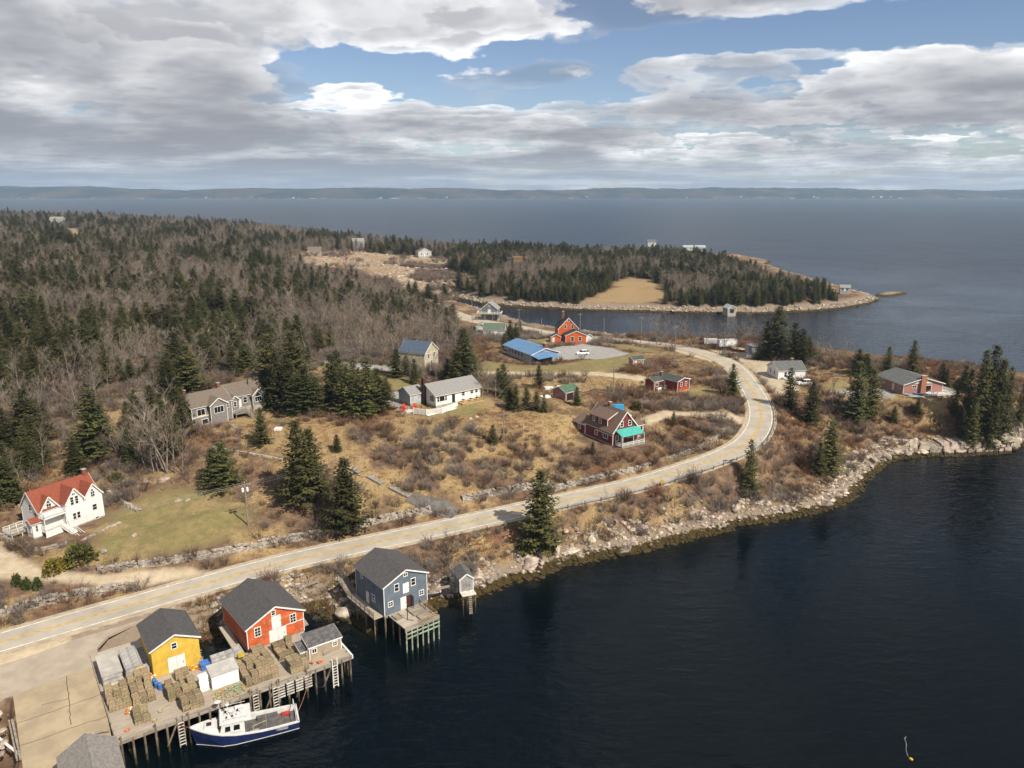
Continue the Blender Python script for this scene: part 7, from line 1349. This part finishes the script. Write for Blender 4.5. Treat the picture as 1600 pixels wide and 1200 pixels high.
# ------------------------------------------------------------------ dry stone walls
def stone_wall(pts, h, thick, lab, seed, base_dz=-.2):
    r = np.random.default_rng(seed); L = spline([tuple(G(*p)) for p in pts], 1.0); seg = np.r_[0, np.cumsum(np.linalg.norm(np.diff(L[:, :2], axis=0), axis=1))]; tot = seg[-1]; s = Soup()
    root = empty('stone_wall', tuple(L[len(L) // 2]), 0, lab, 'wall'); o0 = L[len(L) // 2]
    rowh = .24; nrow = int(h / rowh); cube = np.array([(-1, -1, -1), (1, -1, -1), (1, 1, -1), (-1, 1, -1), (-1, -1, 1), (1, -1, 1), (1, 1, 1), (-1, 1, 1)]) * .5; FQ = [(0, 3, 2, 1), (4, 5, 6, 7), (0, 1, 5, 4), (1, 2, 6, 5), (2, 3, 7, 6), (3, 0, 4, 7)]
    for row in range(nrow):
        u = r.uniform(0, .3)
        while u < tot:
            w = r.uniform(.28, .75); um = min(u + w / 2, tot); p = np.array([np.interp(um, seg, L[:, k]) for k in range(3)]); q = np.array([np.interp(min(um + .3, tot), seg, L[:, k]) for k in range(2)]) - np.array([np.interp(max(um - .3, 0), seg, L[:, k]) for k in range(2)]); a = math.atan2(q[1], q[0]); u += w * .96
            if r.random() < .08 * row: continue
            th = thick * r.uniform(.75, 1.1); V = cube * [w * 1.02, th, rowh * r.uniform(.85, 1.3)] + r.normal(0, .035, (8, 3)); ca, sa = math.cos(a + r.normal(0, .12)), math.sin(a); y_ = V[:, 1] + r.normal(0, .06) + row * .06
            s.add(np.c_[V[:, 0] * ca - y_ * sa, V[:, 0] * sa + y_ * ca, V[:, 2]] + p - o0 + [0, 0, base_dz + (row + .5) * rowh], FQ)
    me = s.mesh('stones', [M_wallstone]); o = bpy.data.objects.new('stones', me); COL.objects.link(o); o.parent = root; tag(o, kind='stuff'); return root
M_wallstone = material('wall_stone', (.40, .35, .29), .95, .35, 1.6, (.20, .175, .15), bump=.4, bscale=6, coords='Object')
stone_wall([(150, 897), (190, 893), (230, 888), (330, 872), (430, 853), (520, 835), (600, 818), (672, 803)], 1.5, .55, 'long grey dry stone wall beside the road below the lawn', 1)
stone_wall([(722, 786), (800, 770), (860, 762)], 1.5, .6, 'grey dry stone wall below the scrub slope across from the lone spruce', 2)
stone_wall([(862, 768), (940, 748), (1000, 735), (1060, 716), (1110, 695), (1138, 672)], 1.4, .6, 'pale tumbled stone wall along the inner side of the bend', 3)
stone_wall([(-30, 975), (40, 955), (110, 938), (170, 928), (208, 921)], 1.6, .7, 'rough stone wall between the gravel drive and road', 4)
stone_wall([(38, 848), (44, 858), (62, 862), (104, 852)], .9, .5, 'low curved stone wall under the balcony of the red roofed house', 5); stone_wall([(128, 846), (155, 834), (188, 818)], .5, .4, 'low pale stone edging before the red roofed house', 6); stone_wall([(168, 772), (185, 782), (200, 792), (216, 800)], .8, .7, 'short rubble wall on the lawn right of the red roofed house', 7)
stone_wall([(0, 838), (18, 848), (30, 856)], .9, .6, 'short rubble wall left of the red roofed house', 8); stone_wall([(330, 700), (360, 706), (400, 712), (440, 720)], .7, .5, 'low rubble wall below the grey house', 9)
# ------------------------------------------------------------------ guard rail
L_ = road_c; t_ = np.gradient(L_[:, :2], axis=0); t_ /= np.linalg.norm(t_, axis=1)[:, None]; nr_ = np.c_[t_[:, 1], -t_[:, 0]]
i0 = int(np.argmin(np.linalg.norm(L_[:, :2] - np.array(P2(850, 790, 7)), axis=1))); i1 = int(np.argmin(np.linalg.norm(L_[:, :2] - np.array(P2(1184, 626, 11.2)), axis=1)))
gr = empty('guard_rail', tuple(L_[i0]), 0, 'guard rail on short wooden posts along the outside of the bend', 'guard rail'); g0 = L_[i0]
gl = [np.r_[L_[i, :2] + nr_[i] * 3.75, L_[i, 2]] - g0 for i in range(i0, i1 + 1)]; M_post = material('creosote_post', (.10, .085, .07), .95)
for k in range(0, len(gl), 3): x, y, z = gl[k]; MB().box(x - .1, y - .1, z - .7, x + .1, y + .1, z + .78).build('post', M_post, gr)
rl = MB()
for a, b in zip(gl[:-1], gl[1:]): rl.beam(Vector(a) + Vector((0, 0, .58)), Vector(b) + Vector((0, 0, .58)), .05, .28)
rl.build('rail', material('galvanised_rail', (.42, .42, .40), .5, .2, 1, metallic=.3), gr)
# ------------------------------------------------------------------ road sign
ps = G(1034, 766); sgn = empty('road_sign', ps, R(20), 'yellow diamond warning sign on a post beside the guard rail', 'sign'); MB().box(-.05, -.05, -.3, .05, .05, 2.2).build('post', M_wood, sgn)
MB().prism([(0, -.07, 1.4), (.55, -.07, 1.95), (0, -.07, 2.5), (-.55, -.07, 1.95)], (0, 0, 0), (0, .03, 0)).build('plate', material('sign_yellow', (.50, .27, .03), .6), sgn)
# ------------------------------------------------------------------ power poles and wires
M_polew = material('pole_timber', (.25, .21, .17), .9, .25, 1.5)
def pole(px, pb, pt, lab, grp, arm=True, trans=False, rz=.5):
    p = G(px, pb); h = max(6.0, height_to(p, pt)); r = empty('utility_pole', p, rz, lab, 'utility pole', grp); MB().tube((0, 0, -.8), (0, 0, h), .16, .11, 8).build('pole', M_polew, r)
    if arm:
        MB().box(-1.1, -.06, h - .75, 1.1, .06, h - .62).build('crossarm', M_polew, r)
        for x in (-1, -.35, .35, 1): MB().lathe([(.03, 0), (.06, .08), (.05, .16)], (x, 0, h - .62), 6).build('insulator', M_grey, r)
    if trans:
        for x in (-.42, .42): MB().lathe([(.2, 0), (.24, .05), (.24, .75), (.16, .85)], (x, .0, h - 2.1), 10).build('transformer', material('transformer_grey', (.62, .63, .62), .5, .1, 2), r)
        MB().beam((0, 0, h - 3.6), (1.2, -.3, h - 3.3), .06, .06).build('lamp_arm', M_grey, r); MB().box(1.0, -.42, h - 3.4, 1.5, -.2, h - 3.25).build('street_lamp', M_grey, r)
    r['top'] = h; return r, p + Vector((0, 0, h - .6))
grp = 'timber poles of the power line'
PO = {}
for k, a in dict(A=(388, 823, 752, 'power pole with two pale transformers on the green lawn', None, True, True), B=(787, 692, 643, 'bare power pole in the dry grass below the bungalow', None, True), C=(958, 620, 572, 'power pole behind the maroon house', None, True), D=(1053, 568, 508, 'power pole in the scrub at the far side of the bend', None, True), E=(1001, 536, 494, 'power pole with crossarm beside the channel road', None, True), F=(738, 520, 462, 'tall power pole by the road near the grey boathouse', None, True), Gp=(811, 524, 482, 'power pole behind the long blue roofed building', None, True), Hp=(906, 528, 489, 'power pole behind the orange house', None, True), I=(846, 522, 497, 'plain pole at the channel edge left of the orange house', None, False), J=(943, 534, 497, 'plain pole on the road edge right of the orange house', None, False), K=(712, 556, 525, 'short pole with meter box beside the cream house', None, False), M=(1238, 566, 535, 'pale bare pole before the spruces on the neck', None, False), N=(1526, 610, 575, 'thin pole stub', None, False)).items():
    if k == 'N': continue
    PO[k] = pole(*a)
def wires(a, b, lab, offs=(-.9, 0, .9), sag=1.0):
    a, b = Vector(a), Vector(b); d = (b - a); s = Vector((d.y, -d.x, 0)).normalized()
    r = empty('power_line', a, 0, lab, 'wire')
    for o in offs:
        pts = [Vector((d.x * t, d.y * t, d.z * t - sag * 4 * t * (1 - t))) + s * o for t in np.linspace(0, 1, 14)]; MB().path(pts, .022, 3).build('wire', material('wire_grey', (.25, .22, .2), .7), r)
wires(PO['A'][1], PO['A'][1] + Vector((-70, -38, -1)), 'overhead wires running left from the pole with transformers'); wires(PO['A'][1], PO['B'][1], 'overhead wires crossing the scrub slope between two poles'); wires(PO['B'][1], PO['C'][1], 'overhead wires from the slope to the maroon house', (-.5, .5)); wires(PO['C'][1], PO['D'][1], 'overhead wires over the dark red cottage', (-.5, .5)); wires(PO['D'][1], PO['E'][1], 'overhead wires along the channel road', (-.5, .5))
# ------------------------------------------------------------------ path up the slope
M_slab = material('mossy_concrete', (.25, .225, .195), .95, .25, 1.2)
for k, (a, b) in enumerate((((548, 733), (562, 741)), ((575, 746), (598, 758)), ((610, 764), (640, 778)))):
    A_, B_ = G(*a), G(*b); o = MB().beam((0, 0, .12), B_ - A_ + Vector((0, 0, .12)), 1.3, .35).build('path_slab', M_slab); o.location = A_; tag(o, ('uppermost', 'middle', 'lowest')[k] + ' grey concrete slab of the path up the slope', 'slab')
pth = spline([tuple(G(*p)) for p in ((640, 777), (665, 786), (690, 798), (712, 806))], 1.2); o = strip('drive', pth, 1.7, material('dark_drive_asphalt', (.135, .125, .115), .95, .25, .8), .12, follow=True); tag(o, kind='structure')
for a, b, lab in (((360, 664), (381, 678), 'pale plank leading down from the steps of the grey house'), ((466, 925), (498, 918), 'weathered board lying at the roadside behind the orange shed'), ((523, 907), (548, 917), 'pale loose board on the rocks beside the walkway')):
    A_, B_ = G(*a), G(*b); o = MB().beam((0, 0, .15), B_ - A_ + Vector((0, 0, .15)), .9, .1).build('board', M_wood); o.location = A_; tag(o, lab, 'board')
for px, py, L, rz in ((1085, 790, 6, .6), (1120, 785, 7, 2.2), (1140, 770, 5, 1.9), (1075, 775, 6, -.5), (1040, 785, 5, 1.2), (715, 862, 4, .4), (183, 765, 6, .9), (176, 760, 5, 1.2), (1318, 755, 4, 1.4), (1400, 648, 4, .3)):
    p = G(px, py); m = MB(); d = Vector((math.cos(rz), math.sin(rz), 0)) * L; e = p + d; e.z = lz(e.x, e.y) + .5; m.tube((0, 0, .25), e - p, .10, .04, 5)
    for k in range(4): q = (e - p) * (.4 + .15 * k); m.tube(q, q + Vector((random.uniform(-1, 1), random.uniform(-1, 1), .7)), .03, .01, 4)
    o = m.build('fallen_trunk', M_gbark); o.location = p; tag(o, 'pale fallen dead trunk lying in the scrub', 'log', 'fallen trunks in the scrub')
for px, py, lab in ((858, 608, 'white trailer frame in the grass left of the green shed'), (875, 608, 'pale scrap heap in the grass left of the green shed'), (852, 622, 'white skiff in the grass left of green shed')):
    o = MB().hexa([(-1.6, -.7, 0), (1.6, -.7, 0), (1.6, .7, 0), (-1.6, .7, 0), (-1.2, -.8, .6), (1.5, -.8, .7), (1.5, .8, .7), (-1.2, .8, .6)]).build('skiff' if 'skiff' in lab else 'scrap_heap', M_wplas); o.location = house_at(px, py); o.rotation_euler.z = px; tag(o, lab, 'scrap' if 'skiff' not in lab else 'skiff')
o = MB().hexa([(-.8, -.8, 0), (.8, -.8, 0), (.8, .8, 0), (-.8, .8, 0), (-.8, -.8, .5), (.8, -.8, .5), (.8, .8, .5), (-.8, .8, .5)]).build('garden_bench', M_trim); o.location = house_at(435, 672); tag(o, 'white garden seat on the dry lawn beside the young spruce', 'bench')

for k in range(16):
    px, py = random.uniform(-30, 16), random.uniform(1105, 1190); o = bpy.data.objects.new('boulder', RKM[k % 7]); COL.objects.link(o); s_ = random.uniform(.5, 1.1); o.location = at(px, py, 3.6); o.scale = (s_, s_ * .8, s_ * .7); o.rotation_euler.z = k; tag(o, 'grey boulder in the rubble beside the concrete landing', 'boulder', 'rubble beside the landing')
